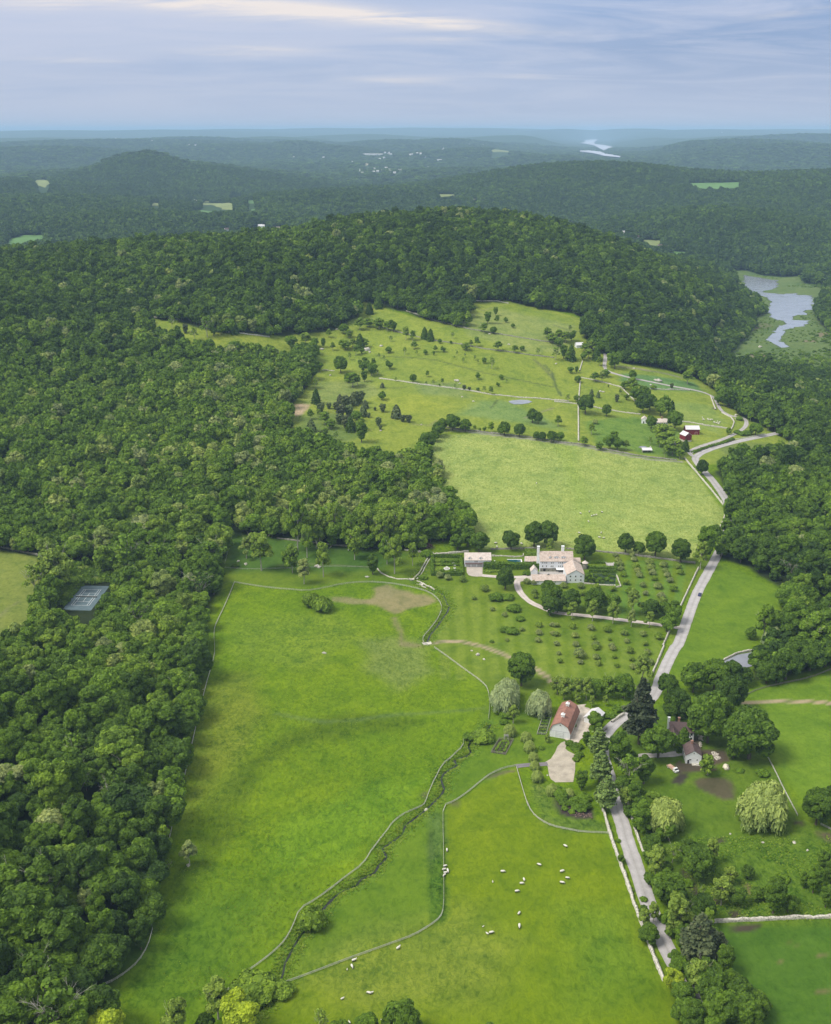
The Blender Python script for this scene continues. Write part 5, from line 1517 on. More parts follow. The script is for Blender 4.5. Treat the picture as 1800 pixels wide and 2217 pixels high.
# ------------------------------------------------------------------ the 300 wood trees that show largest, each its own thing
rs = np.random.RandomState(12)
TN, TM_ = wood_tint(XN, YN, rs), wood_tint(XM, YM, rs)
def sizes(n, x, y, rs, big=1.0):
    w_ = np.clip(rs.lognormal(math.log(11.3), 0.28, n), 6.5, 20) * big
    return w_
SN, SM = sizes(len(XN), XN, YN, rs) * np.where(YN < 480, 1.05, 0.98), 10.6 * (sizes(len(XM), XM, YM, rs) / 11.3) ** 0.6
pxn, pyn, zcn = project(XN, YN, ZN + 8)
vis = (pxn > -5) & (pxn < W_PX + 5) & (pyn < H_PX + 25)
score = SN / zcn * vis
top = np.argsort(-score)[:300]
istop = np.zeros(len(XN), bool)
istop[top] = True
rr = random.Random(5)
for k_, i_ in enumerate(top):
    r = rr.random()
    kd = 'l' if r < 0.05 else 'd' if r < 0.075 else 't' if r < 0.16 else 'b'
    hs = rr.uniform(0.85, 1.15) * (1.18 if SN[i_] < 11 else 0.92)
    ph = {'l': 'airy', 'd': 'bare grey', 't': 'slender', 'b': 'broad' if SN[i_] > 12.4 else 'round'}[kd]
    if kd == 'd':
        TN[i_] = min(TN[i_], 0.45)
    wd_ = float(SN[i_]) * (0.95 if kd != 't' else 0.72)
    o = plant(kd if kd != 'b' else 'f', float(XN[i_]), float(YN[i_]), wd_, '', TN[i_], 'trees of the wood west of the meadow' if XN[i_] < 60 else 'trees of the wood right of the road', hs, rs=rr, sink=0.3)
    later(o, float(XN[i_]), float(YN[i_]), f'{tone(TN[i_])} {ph} tree' if kd != 'd' else 'bare grey branched tree')

# ------------------------------------------------------------------ the rest of the woods as stuff
def hidden_proto(name, me):
    return bpy.data.objects.new(name, me)
def crown_trunk(data, material, thin=0.3, h=6.0):
    V, Q, T, lr = data
    mb = MB()
    mb.tube([(0, 0, -1.0), (0.1, 0, h * .5), (0, 0.1, h)], [thin * 1.2, thin, thin * .7], 5)
    tv = np.array(mb.v)
    tf = [f for f in mb.f if len(f) == 4]
    off = len(V)
    V2 = np.concatenate([V, tv])
    Q2 = np.concatenate([Q, np.array(tf) + off])
    me = np_mesh('wood_tree', V2, Q2, T, mats=[material, M_BARK], mi=np.concatenate([np.zeros(len(Q)), np.ones(len(tf)), np.zeros(len(T))]),
                 attr={'leaf': ('POINT', 'FLOAT', np.concatenate([lr, np.full(len(tv), 0.3)]))})
    return me
def scatter(name, label, cat, x, y, z, scl, tint, protos, seed, hz=None, kind='stuff'):
    rs = np.random.RandomState(seed)
    col = bpy.data.collections.new(name + '_kinds')
    for i, me in enumerate(protos):
        col.objects.link(hidden_proto(f'{name}_kind_{i:02d}', me))
    n = len(x)
    me = bpy.data.meshes.new(name)
    me.vertices.add(n)
    me.vertices.foreach_set('co', np.c_[x, y, z].astype(np.float32).ravel())
    sc = np.c_[scl, scl, scl * (hz if hz is not None else rs.uniform(0.85, 1.2, n))]
    for an, typ, data in (('rotz', 'FLOAT', rs.rand(n) * 6.283), ('pick', 'INT', rs.randint(0, len(protos), n)), ('tint', 'FLOAT', tint)):
        a = me.attributes.new(an, typ, 'POINT')
        a.data.foreach_set('value', np.asarray(data, np.int32 if typ == 'INT' else np.float32))
    a = me.attributes.new('sc', 'FLOAT_VECTOR', 'POINT')
    a.data.foreach_set('vector', sc.astype(np.float32).ravel())
    o = obj(name, me, label=label, category=cat, kind=kind)
    ng = bpy.data.node_groups.new(name, 'GeometryNodeTree')
    ng.interface.new_socket('Geometry', in_out='INPUT', socket_type='NodeSocketGeometry')
    ng.interface.new_socket('Geometry', in_out='OUTPUT', socket_type='NodeSocketGeometry')
    gi, go = ng.nodes.new('NodeGroupInput'), ng.nodes.new('NodeGroupOutput')
    ci = ng.nodes.new('GeometryNodeCollectionInfo')
    ci.inputs['Collection'].default_value = col
    ci.inputs['Separate Children'].default_value = True
    ci.inputs['Reset Children'].default_value = True
    ip = ng.nodes.new('GeometryNodeInstanceOnPoints')
    ip.inputs['Pick Instance'].default_value = True
    def named(nm, typ):
        q = ng.nodes.new('GeometryNodeInputNamedAttribute')
        q.data_type = typ
        q.inputs[0].default_value = nm
        return q.outputs[0]
    cx = ng.nodes.new('ShaderNodeCombineXYZ')
    ng.links.new(named('rotz', 'FLOAT'), cx.inputs[2])
    er = ng.nodes.new('FunctionNodeEulerToRotation')
    ng.links.new(cx.outputs[0], er.inputs[0])
    ng.links.new(gi.outputs[0], ip.inputs['Points'])
    ng.links.new(ci.outputs[0], ip.inputs['Instance'])
    ng.links.new(named('pick', 'INT'), ip.inputs['Instance Index'])
    ng.links.new(er.outputs[0], ip.inputs['Rotation'])
    ng.links.new(named('sc', 'FLOAT_VECTOR'), ip.inputs['Scale'])
    ng.links.new(ip.outputs[0], go.inputs[0])
    md = o.modifiers.new('scatter', 'NODES')
    md.node_group = ng
    return o
MIDP = [crown_trunk(make_crown('m', 200 + i, md, 3600, 0.47), M_LEAF) for i, md in enumerate(['round', 'round', 'irregular', 'irregular', 'spread', 'irregular', 'tall'])]
MIDP2 = [crown_trunk(make_crown('m', 300 + i, md, 1700, 0.64), M_LEAF) for i, md in enumerate(['round', 'irregular', 'irregular', 'spread', 'round', 'tall'])]
LOWP = [crown_trunk(make_crown('m', 400 + i, md, 300, 1.35, core=0.9), M_LEAF) for i, md in enumerate(['round', 'irregular', 'spread', 'irregular'])]
nn = ~istop
scatter('woodland', 'broadleaf wood beyond the nearest trees, west of the meadow and right of the road', 'woodland', XN[nn], YN[nn], ZN[nn] - 0.3, SN[nn] / 10.2, TN[nn], MIDP, 1)
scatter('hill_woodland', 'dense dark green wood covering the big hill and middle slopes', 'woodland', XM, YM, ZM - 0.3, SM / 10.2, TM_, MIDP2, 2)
# undergrowth along the wood edge and bank
def poly_pts(poly, st, seed):
    p = np.asarray(poly)
    x, y = jitter_grid(p[:, 0].min(), p[:, 0].max(), p[:, 1].min(), p[:, 1].max(), st, seed)
    m = inpoly(x, y, poly)
    return x[m], y[m]
bx, by = poly_pts(OPEN_BANK, 3.0, 8)
BUSHP = [crown_mesh('undergrowth', make_crown('m', 500 + i, 'bush', 500, 0.6, core=0.8), M_LEAF) for i in range(3)]
rs = np.random.RandomState(3)
scatter('bank_scrub', 'low leafy scrub on the bank above the tennis court', 'scrub', bx, by, ground(bx, by) - 0.5, rs.uniform(0.35, 0.6, len(bx)), np.clip(0.45 + 0.15 * rs.randn(len(bx)), 0, 1), BUSHP, 5)
# scrub in the marsh
mx_, my_ = poly_pts(MARSH, 8.0, 9)
m = ~inpoly(mx_, my_, LAKE) & (edgedist(mx_, my_, LAKE) > 3)
dens = fbm(mx_, my_, 70, 33, 3)
dl = edgedist(mx_, my_, LAKE)
m &= (dens > -0.04 - 0.0012 * dl) & (rs.rand(len(mx_)) < 0.75)
mx_, my_ = mx_[m], my_[m]
sz = rs.uniform(0.35, 0.9, len(mx_)) * np.clip(0.3 + dl[m] / 140, 0.3, 1.2)
scatter('marsh_scrub', 'soft green scrub growing over the marsh beside the lake', 'scrub', mx_, my_, ground(mx_, my_) - 0.5, sz, np.clip(0.42 + 0.14 * rs.randn(len(mx_)), 0, 0.8), BUSHP, 6)
# far woods
FAR_CLEAR = []
for pl in FAR_FIELDS + [RES_A, RES_B]:                              # trees in front would hide a clearing: keep its sight line open
    q = np.asarray(pl)
    c = q.mean(0)
    dd = float(np.hypot(*c))
    u_ = c / dd
    sl = (float(ground(*c)) - float(ground(*(c - u_ * 160)))) / 160.0
    reach = 13.0 / max(0.025, (CAM_Z - float(ground(*c)) - 10) / dd + sl)
    n_ = max(2, int(reach / 25))
    for k_ in range(n_ + 1):
        FAR_CLEAR.append(q - c / dd * reach * k_ / n_)
XF, YF, ZF = band_pts(2250, 5200, 11.5, 14, [LAKE, MARSH] + FAR_CLEAR)
TF = np.clip(0.06 + 0.16 * fbm(XF, YF, 220, 41, 3) + 0.10 * rs.randn(len(XF)), 0, 0.8)
scatter('far_woodland', 'blue green woods rolling over the valley and hills behind the big hill', 'woodland', XF, YF, ZF - 1.0, rs.uniform(1.1, 1.75, len(XF)), TF, LOWP, 7)
XG, YG, ZG = band_pts(5200, 13000, 34, 15, [RES_A, RES_B] + FAR_CLEAR)
scatter('farthest_woodland', 'hazy blue woods on the farthest rolling hills', 'woodland', XG, YG, ZG - 3.0, rs.uniform(2.4, 4.0, len(XG)), np.clip(0.10 + 0.12 * rs.randn(len(XG)), 0, 0.8), LOWP, 8, hz=rs.uniform(0.22, 0.40, len(XG)))
print('trees', len(XN), len(XM), len(XF), len(XG))
# tussocks: low mounds of longer grass that give the hay field and the meadow their nap
def mound_mesh(seed):
    rs = np.random.RandomState(seed)
    n = 34
    ph = rs.rand(n) * 6.283
    q = np.sqrt(rs.rand(n))
    C = np.c_[q * np.cos(ph) * 0.75, q * np.sin(ph) * 0.5, 0.42 * (1 - q * q) - 0.02]
    N = np.c_[np.cos(ph) * q, np.sin(ph) * q, np.full(n, 0.55)] + rs.randn(n, 3) * 0.3
    V = quads_from(C, N, np.full(n, 0.20), rs, aspect=1.5, axis=np.array([0, 0.3, 1.0]))
    return np_mesh('tussock', V, np.arange(len(V)).reshape(-1, 4), mats=[M_TUSS], attr={'leaf': ('POINT', 'FLOAT', np.repeat(np.clip(0.5 + 0.10 * rs.randn(n), 0, 1), 4))})
M_TUSS = leaf_mat('tussock_grass', [(0, (0.055, 0.105, 0.004)), (0.5, (0.165, 0.225, 0.006)), (1.0, (0.36, 0.42, 0.11))], 0.3)
TUS = [mound_mesh(i) for i in range(4)]
rs = np.random.RandomState(8)
hx, hy = poly_pts(HAY, 1.5, 71)
m = rs.rand(len(hx)) < 0.75
hx, hy = hx[m], hy[m]
scatter('hay_tussocks', 'wind combed tussocks of pale long grass covering the hay field', 'long grass', hx, hy, ground(hx, hy) - 0.1, rs.uniform(0.32, 0.60, len(hx)), np.clip(0.84 + 0.05 * rs.randn(len(hx)), 0, 1), TUS, 72)
MEAD = PL('D', [(492, 1222), (640, 1232), (700, 1235), (880, 1345), (1015, 1425), (1015, 1490), (960, 1570), (880, 1690), (700, 1850), (600, 1980), (480, 2090), (240, 2090), (340, 1880), (375, 1660), (420, 1440), (450, 1340), (455, 1290)])
mx2, my2 = poly_pts(MEAD, 1.7, 73)
dn = fbm(mx2, my2, 42, 81, 4) + 0.5 * fbm(mx2, my2, 9, 82, 3)
m = dn > -0.15
mx2, my2, dn = mx2[m], my2[m], dn[m]
scatter('meadow_tussocks', 'coarse tussocks and herbs dotted through the big meadow', 'rough grass', mx2, my2, ground(mx2, my2) - 0.1, rs.uniform(0.22, 0.50, len(mx2)), np.clip(0.54 + 0.06 * rs.randn(len(mx2)) - 0.15 * np.clip((dn - 0.15) / 0.3, 0, 1), 0, 0.7), TUS, 74)
# rank grass along the stream and in the rough corners
def tuft_mesh(seed):
    rs = np.random.RandomState(seed)
    V, T = [], []
    for k in range(26):
        a = rs.rand() * 6.283
        r = 0.35 * rs.rand()
        b = np.array([r * math.cos(a), r * math.sin(a), -0.1])
        d = np.array([math.cos(a) * (0.2 + 0.3 * rs.rand()), math.sin(a) * (0.2 + 0.3 * rs.rand()), 0.55 + 0.45 * rs.rand()])
        s = np.array([-math.sin(a), math.cos(a), 0]) * 0.09
        k0 = len(V)
        V += [b - s, b + s, b + d]
        T.append((k0, k0 + 1, k0 + 2))
    return np_mesh('grass_tuft', V, None, T, mats=[M_TUFT], attr={'leaf': ('POINT', 'FLOAT', np.tile([0.5, 0.5, 0.85], 26))})
M_TUFT = leaf_mat('tall_grass_blades', [(0, (0.11, 0.20, 0.012)), (0.5, (0.23, 0.35, 0.03)), (1.0, (0.36, 0.44, 0.10))], 0.45)
tx, ty = [], []
rs = np.random.RandomState(77)
for c_ in CREEK:
    p = densify(c_, 0.5)
    n = normals2(p)
    for rep in range(8):
        o_ = rs.randn(len(p)) * 1.9
        o_ += np.sign(o_) * 0.7
        tx.append(p[:, 0] + n[:, 0] * o_)
        ty.append(p[:, 1] + n[:, 1] * o_)
tx, ty = np.concatenate(tx), np.concatenate(ty)
m = (ty > 240) & (ty < 900)
tx, ty = tx[m], ty[m]
rx, ry = poly_pts(PL('D', [(1440, 1745), (1900, 1745), (1900, 1920), (1500, 1920), (1420, 1850)]), 1.5, 19)
m = fbm(rx, ry, 12, 61, 3) > -0.1
tx, ty = np.concatenate([tx, rx[m]]), np.concatenate([ty, ry[m]])
scatter('tall_grass', 'rank tall grass along the stream banks and in the rough lower right corner', 'tall grass', tx, ty, ground(tx, ty), rs.uniform(0.45, 1.0, len(tx)), np.clip(0.58 + 0.2 * rs.randn(len(tx)), 0, 1), [tuft_mesh(i) for i in range(3)], 21)
# ------------------------------------------------------------------ single trees placed where the photo shows them
T_A = """300 322 60 b;326 378 38 l;420 352 60 b;455 380 50 l;520 330 70 b;575 310 60 b;640 325 70 b;690 335 60 b;730 345 60 b;580 230 48 e;635 192 56 e;405 440 50 l;435 455 60 b;475 440 50 b;520 445 60 e;550 440 45 b;350 460 35 l;
495 490 45 b;530 480 35 b;455 520 28 d;808 392 50 L;850 400 45 l;860 450 48 l;715 405 26 d;925 385 45 e;962 398 45 e;1020 415 25 b;1090 418 18 b;1100 385 26 d;700 475 40 b;605 555 34 l;640 510 20 d;670 520 20 d;800 485 28 d;875 490 20 d;930 485 28 b;992 470 30 l;982 490 22 b;1045 470 35 b;1128 490 18 d;
1180 460 50 l;1215 435 30 l;1252 435 42 b;1385 462 60 b;1490 475 50 l;1535 462 32 b;1635 490 28 d;1168 535 22 d;1178 500 16 d;1240 520 22 d;1295 540 30 b;1260 540 16 d;1345 575 44 d;1112 515 16 d;400 600 84 r;708 578 48 b;540 600 80 b;590 620 70 b;548 655 36 t;475 690 95 b;445 660 50 b;505 680 50 b;630 612 22 d;265 590 55 b;240 700 44 d;190 560 60 b;185 650 60 b;
660 692 26 c;655 770 50 b;853 660 44 b;745 655 20 d;942 625 28 b;1036 670 25 b;932 670 16 b;980 680 26 d;1115 700 20 d;1172 705 26 c;1205 710 20 c;1258 712 22 b;1297 725 30 d;1340 735 38 b;1260 640 30 b;1405 640 28 b;1388 685 26 b;1440 662 16 d;1020 685 14 b;
245 790 56 e;325 825 32 c;395 790 40 c;430 820 60 c;480 800 60 c;520 790 60 c;552 820 42 c;370 830 40 c;400 880 60 c;450 870 60 c;500 900 65 b;540 870 50 c;440 950 70 c;390 920 50 c;510 960 70 b;460 965 60 e;275 850 50 c;210 890 45 l;215 965 60 c;265 880 40 b;300 920 80 l;340 950 60 l;530 1035 95 b;300 1000 60 l;320 1050 50 c;270 1010 40 c;370 1020 36 d;
614 835 18 c;662 845 40 c;748 882 62 c;788 905 38 c;825 910 40 c;572 880 28 c;635 930 40 c;648 955 22 c;1600 912 70 r;1635 918 56 r;1035 960 60 r;1010 1000 80 r;940 1080 100 r;985 1030 60 r;1100 962 90 r;1180 968 75 r;900 1095 60 b;1238 950 18 b;1272 965 20 b;1300 968 28 b;1342 972 46 b;1425 993 70 r;1400 985 40 b;1518 1000 70 r;1625 1020 45 r;1662 1025 45 r;1718 1035 55 r;
1370 240 40 b;1320 290 55 b;1378 292 35 b;1433 285 30 b;1294 345 60 b;1355 355 42 b;1478 318 25 b;1190 313 22 b;1695 390 70 b;1720 410 60 b;90 640 80 b;60 560 80 b;130 720 60 b;290 440 40 b;240 440 60 b;90 450 70 b;180 430 80 b;220 520 60 b;150 500 70 b"""
T_L = "1163 352 34 c;1300 375 86 D;1220 395 50 d;1385 360 60 b;1420 350 50 b;1470 355 50 e;1530 350 60 b;1590 352 50 b;1640 362 50 b;1690 372 60 b;1080 320 50 d;1340 370 50 b;880 300 80 b"
T_B = """30 400 70 b;70 410 70 b;110 400 60 b;30 435 55 b;100 345 30 d;105 520 60 e;90 525 60 b;60 510 60 b;10 520 50 d;205 350 55 e;250 400 90 r;190 470 60 b;230 460 60 b;215 510 60 b;265 520 55 e;285 555 40 l;380 575 90 b;180 520 50 b;300 470 60 r;102 600 38 b;148 660 40 b;140 600 30 b;255 655 60 l;300 660 45 b;320 625 50 b;340 690 14 b;
234 745 26 c;276 755 24 c;392 782 28 c;85 780 30 d;415 735 22 b;455 770 36 b;140 780 34 l;195 855 100 r;327 872 58 r;256 918 38 s;234 985 50 l;25 935 50 l;38 1028 50 r;0 1020 40 r;187 1055 60 b;283 1085 42 l;350 1080 80 b;395 1085 80 b;450 1085 50 l;370 1030 70 l;
440 700 50 b;490 640 50 b;485 720 90 b;520 780 90 b;555 850 100 r;600 830 80 r;560 780 80 b;665 870 110 b;735 850 46 e;730 890 46 e;608 948 68 r;755 955 100 r;622 702 38 s;736 702 22 c;835 670 80 b;680 1040 130 l;740 1115 120 b;660 1065 60 b;785 1140 66 l;820 1090 50 e;600 1050 34 d;690 1130 34 d;
1090 985 36 b;1345 1110 60 r;1380 1070 28 s;1110 1150 60 b;1160 1157 60 b;1340 960 80 b;1260 990 80 b;1210 985 60 u;1180 990 60 u;1150 980 50 u;1160 895 46 u;1230 900 60 b;1300 940 70 b;1420 1080 60 b;1560 1100 70 b;1650 1090 80 b;1620 780 70 b;1030 800 60 b"""
T_C = """98 695 95 l;170 765 95 S;292 720 110 l;130 560 150 l;190 600 100 l;600 705 100 b;737 700 120 l;690 640 90 l;850 650 70 l;487 612 100 l;448 555 110 l;250 530 120 l;270 530 100 l;360 520 130 l;655 560 110 l;910 500 120 l;960 500 110 b;700 520 110 l;560 530 120 l;780 520 110 l;1130 550 100 b;1195 530 100 b;1265 562 118 r;1465 548 108 r;1610 530 120 r;1695 530 130 r;1710 572 60 L;1040 500 110 b;940 588 80 u;210 900 120 U;290 930 130 U;915 730 58 u;
1430 797 108 r;1370 862 96 u;1448 858 80 u;1483 932 92 u;1524 990 60 u;1430 1062 66 u;1475 1074 80 u;1300 808 56 s;1235 862 34 s;1348 932 34 s;1425 968 38 s;1565 762 46 s;1608 768 40 s;1610 828 46 s;1615 852 38 s;1020 724 50 s;1070 738 46 s;1160 748 50 s;1345 1132 28 s;1640 1032 48 s;1535 1058 36 s;1640 1082 46 s;1635 1128 42 s;1440 1122 28 s;1710 960 104 r;1700 850 96 r;1690 905 80 r;1725 1030 38 s;1725 1082 38 s;1565 706 56 u;60 660 60 b;1650 400 10 u"""
T_M = "645 695 120 l;350 810 190 L;320 730 150 L;230 850 140 d;290 760 110 b;820 720 170 D;690 640 70 b;1545 605 90 l;1640 680 150 l;1590 590 90 l;450 830 60 u;550 660 60 b;100 540 80 b;180 570 90 b;1475 655 50 u"
T_E = """400 627 40 s;412 652 46 s;418 682 42 s;433 717 46 s;450 768 48 s;468 824 52 s;500 622 42 s;511 667 52 s;520 697 48 s;535 722 46 s;555 783 42 s;573 834 38 s;597 642 56 s;604 677 56 s;616 707 48 s;627 742 42 s;648 793 56 s;670 853 54 s;685 658 52 s;697 692 42 s;708 722 42 s;725 753 46 s;745 808 52 s;775 668 42 s;789 703 46 s;680 884 54 s;385 594 36 s;490 594 36 s;60 788 48 s;165 790 48 s;265 800 50 s;178 836 46 s;275 844 54 s;365 808 48 s;
15 1034 40 s;115 1042 48 s;232 1053 48 s;330 1063 54 s;440 1083 48 s;555 1089 48 s;655 1109 56 s;15 1089 42 s;130 1099 46 s;243 1109 38 s;347 1118 26 s;455 1133 38 s;15 1149 40 s;135 1153 46 s;260 1161 56 s;360 1161 42 s;570 1149 38 s;
445 572 104 r;530 582 76 r;632 592 132 r;790 630 118 r;950 615 150 b;915 672 100 L;1005 470 70 r;925 82 74 r;190 612 134 r;215 757 60 b;112 982 74 L;240 997 76 L;368 1012 84 l;483 1032 66 l;597 1035 68 L;705 1065 112 b;730 1000 120 b;0 890 104 r;105 932 120 r;250 942 130 r;355 932 110 b;490 952 104 L;600 972 112 r;690 962 80 b;20 945 70 r;1310 1130 140 l;1370 1150 130 W;1230 1110 70 b"""
T_G = """30 50 30 s;36 100 38 s;160 68 78 s;165 107 38 s;263 77 44 s;277 117 42 s;263 17 48 s;368 22 42 s;378 72 32 s;392 127 34 s;472 38 50 s;485 88 38 s;495 139 48 s;583 48 48 s;602 109 52 s;
60 330 90 L;140 330 90 L;200 335 90 L;260 320 90 b;330 320 90 l;430 320 130 r;550 235 120 L;20 300 80 l;90 235 80 u;170 235 80 u;260 235 80 u;330 240 80 u;235 378 48 L;320 372 42 L;145 352 40 L;270 530 112 b;350 440 90 u;400 400 80 u;440 330 60 L;
530 610 215 X;405 765 190 b;650 695 220 b;805 645 100 e;765 485 175 r;710 305 125 r;870 285 170 b;1000 275 180 r;1100 245 140 r;1190 248 100 r;1330 232 130 b;1390 225 100 b;1450 205 180 r;1600 150 190 r;1700 125 150 r;960 600 260 b;1090 590 170 b;1100 400 180 r;1220 700 310 r;1120 700 90 b;
275 690 140 Y;285 850 150 Y;325 1015 160 Y;170 900 100 b;95 935 60 w;150 1020 90 u;50 985 50 u;190 960 90 u;200 620 70 b;470 885 150 d;560 860 150 b;690 1140 235 w;1300 1110 300 w;960 805 90 l;1165 782 54 u;1305 803 84 u;1640 1115 190 r;1720 1080 160 r;500 1005 130 b;560 1157 160 b;480 765 90 b;430 905 100 b;445 995 90 L;530 1085 120 b;620 935 80 u;520 920 90 u;455 1070 70 b;45 900 50 u;490 330 60 b;700 420 60 b"""
T_F = """1420 395 180 W;1445 330 150 W;1530 245 170 r;1640 420 150 W;1290 585 150 U;1200 575 80 u;1440 440 90 u;1480 480 80 L;1457 555 80 V;1560 590 72 V;1580 652 72 V;1605 712 62 V;1615 772 62 V;1630 842 74 V;1720 922 76 V;1695 600 36 L;1640 400 60 b;1420 480 60 u;1610 660 40 u;1660 640 40 u"""
T_Q = """610 140 120 b;630 295 120 L;720 475 190 b;930 565 150 r;900 290 200 b;740 195 90 d;1045 462 120 L;1150 462 110 b;1370 515 180 b;1210 292 80 b;1620 385 130 b;1700 475 110 b;1680 235 100 b;930 400 46 d;770 660 180 L;900 830 260 Z;1030 780 120 p;740 1000 130 G;820 1200 190 b;980 1065 200 b;1060 1215 260 b;1190 1240 220 b;590 700 120 b;560 605 90 L;620 565 80 L;740 625 120 b;795 745 120 b;765 865 110 b;850 960 130 b;800 1065 140 b;400 62 38 u;425 200 56 b;490 372 34 u;560 525 60 b;1180 1040 100 r;1430 305 90 u;850 1290 200 b;1000 1290 200 b;740 640 90 l;720 60 90 b;700 330 90 b;790 470 100 b;860 610 130 b;720 660 60 b;960 620 90 l;900 760 120 b;1060 900 150 b;650 60 80 b;590 225 90 b;640 235 100 L;660 405 110 b;600 335 80 b;760 565 120 L;800 570 110 b;850 700 150 b;960 715 140 b;960 970 160 b;1100 985 150 b;900 990 150 L;780 890 110 b;1150 1110 180 b;1260 1160 170 b;820 165 110 b;980 205 100 L;780 305 70 u;840 335 70 u;1100 335 80 L;1260 425 90 b;1460 505 100 b;1500 435 70 u;1560 355 80 b;1730 335 120 b;1650 305 80 b;560 430 50 u;690 560 80 u;640 120 60 u;560 20 80 b;700 230 80 u;1330 420 70 u;860 470 60 u"""
T_O = "650 1225 230 r;660 1310 240 G;1110 1300 170 L;1370 1175 190 L;1290 1270 120 b;1480 1300 260 G;1590 1010 280 U;1190 212 110 l;1060 250 60 d;920 150 70 l;250 1110 130 D;170 900 110 D;440 800 110 D;880 190 50 d;430 1100 60 d;330 460 120 D"
T_P = "225 605 180 H;30 1015 160 U;390 1270 110 b;560 1300 160 b;780 1300 240 r;280 1262 110 d;1350 1400 200 b"
SPEC = {'H': ('u', 0.6), 'L': ('l', 0.72), 'S': ('l', 0.88), 'D': ('d', 0.5), 'U': ('u', 0.62), 'G': ('b', 0.98), 'W': ('w', 0.95), 'V': ('w', 0.35), 'X': ('p', 0.28), 'Y': ('p', 0.95), 'Z': ('p', 0.55)}
WORD = {'b': 'broadleaf tree', 'r': 'round shade tree', 'l': 'airy tree', 't': 'slender tree', 'c': 'dark cedar', 'e': 'conical evergreen', 'p': 'pine', 'w': 'willow', 's': 'low fruit tree', 'u': 'leafy shrub', 'd': 'bare twiggy tree'}
GRP = {'A': 'trees dotted over the upper pastures', 'L': 'trees round the high left clearing', 'B': 'trees round the white farm', 'C': 'trees of the lawn and stream head', 'M': 'trees round the tennis court', 'E': 'trees along the driveway and hay wall', 'G': 'trees round the barn and cottages', 'F': 'trees between meadow and barn', 'Q': 'trees along the lower road', 'O': 'trees at the meadow foot', 'P': 'trees in the paddocks'}
rr = random.Random(99)
nsolo = 0
for reg, txt in (('A', T_A), ('L', T_L), ('B', T_B), ('C', T_C), ('M', T_M), ('E', T_E), ('G', T_G), ('F', T_F), ('Q', T_Q), ('O', T_O), ('P', T_P)):
    for it in txt.replace('\n', '').split(';'):
        a, b, c, k = it.split()
        px, py = src(reg, float(a), float(b))
        x, y = hit(px, py)
        z = float(ground(x, y))
        _, _, zc = project(x, y, z)
        width = float(c) / REG[reg][2] * zc / F_PX
        if reg in 'AB' and k == 'b' and rr.random() < 0.38:
            k = 'l'
        kk, tint = SPEC.get(k, (k, None))
        if tint is None:
            base = {'b': 0.36, 'r': 0.22, 'l': 0.66, 't': 0.35, 'c': 0.64, 'e': 0.18, 'p': 0.5, 'w': 0.5, 's': 0.76, 'u': 0.42, 'd': 0.6}[k]
            if reg in 'GQ' and k in 'br':
                base -= 0.04
            if reg in 'AB' and k in 'brl':
                base += 0.09 if k != 'l' else -0.06
            if k == 's' and reg == 'A':
                base = 0.5
            tint = base + rr.gauss(0, 0.07)
        tint = min(max(tint, 0), 1)
        hs = {'l': 1.1, 'c': 1.0, 'e': 0.95, 's': 1.22, 'u': 0.85, 'b': 1.0, 'r': 0.98, 'w': 1.0, 'd': 1.0, 'p': 1.0}.get(kk, 1.0) * rr.uniform(0.92, 1.08)
        if k == 'H':
            hs = 1.5
        if kk == 'r':
            hs *= 1.14
        if k == 'X':
            hs = 1.45
        if k == 'Y':
            hs = 1.0
        if reg == 'G' and k == 'b' and float(c) > 250:
            hs = 1.15
        if reg in 'AB' and k == 'l':
            hs *= 0.85 if width < 8 else 0.6
        if reg == 'C' and k == 'U':
            hs = 1.35
        if reg == 'A' and k == 'c':
            hs *= 0.75
        if reg == 'C' and k == 'l':
            hs *= 1.25
        g = 'fruit trees standing in the orchard rows' if (kk == 's' and reg in 'ECG') else GRP[reg]
        o = plant(kk, x, y, width, '', tint, g, hs, rs=rr)
        w_ = WORD[kk]
        big = 'small ' if width < 4.5 else 'large ' if width > 15 else ''
        tn = '' if kk in 'cd' else (tone(tint) if kk != 'w' else ('pale', 'pale', 'pale', 'yellow green', 'yellow green', 'silver')[min(5, int(tint * 6))]) + ' '
        if kk == 'p':
            tn = 'very dark ' if tint < 0.3 else 'olive '
        later(o, x, y, f'{big}{tn}{w_}')
        nsolo += 1
# shrubs planted along the lane, hedge like rows of single bushes
ln = densify(PL('B', [(872, 1100), (930, 1078), (1050, 1042), (1120, 1020)]), 3.6)
for i, (x, y) in enumerate(ln):
    o = plant('u', float(x + rr.uniform(-.4, .4)), float(y + rr.uniform(-.4, .4)), rr.uniform(3.2, 4.6), '', rr.uniform(0.25, 0.5), 'bushes planted along the farm lane', rs=rr)
    later(o, x, y, 'planted lane bush')
# thicket of bushes beside the barn yard
for a, b in [(600, 880), (640, 910), (680, 960), (720, 1000), (700, 900), (740, 940), (760, 1060), (730, 1090), (700, 1130)]:
    x, y = P('b', a, b)
    o = plant('u', x, y, rr.uniform(3, 4.6), '', rr.uniform(0.3, 0.5), 'bushes of the thicket by the barn yard', rs=rr)
    later(o, x, y, 'thicket bush')
for a, b, w_ in [(440, 540, 5), (620, 590, 6), (700, 640, 7), (540, 590, 4), (570, 690, 3), (480, 650, 3), (660, 600, 5), (430, 480, 7)]:
    x, y = P('r', a, b)
    o = plant('u', x, y, w_, '', rr.uniform(0.3, 0.6), 'bushes of the dark planted bed', rs=rr)
    later(o, x, y, 'bed bush')
print('solo trees', nsolo)
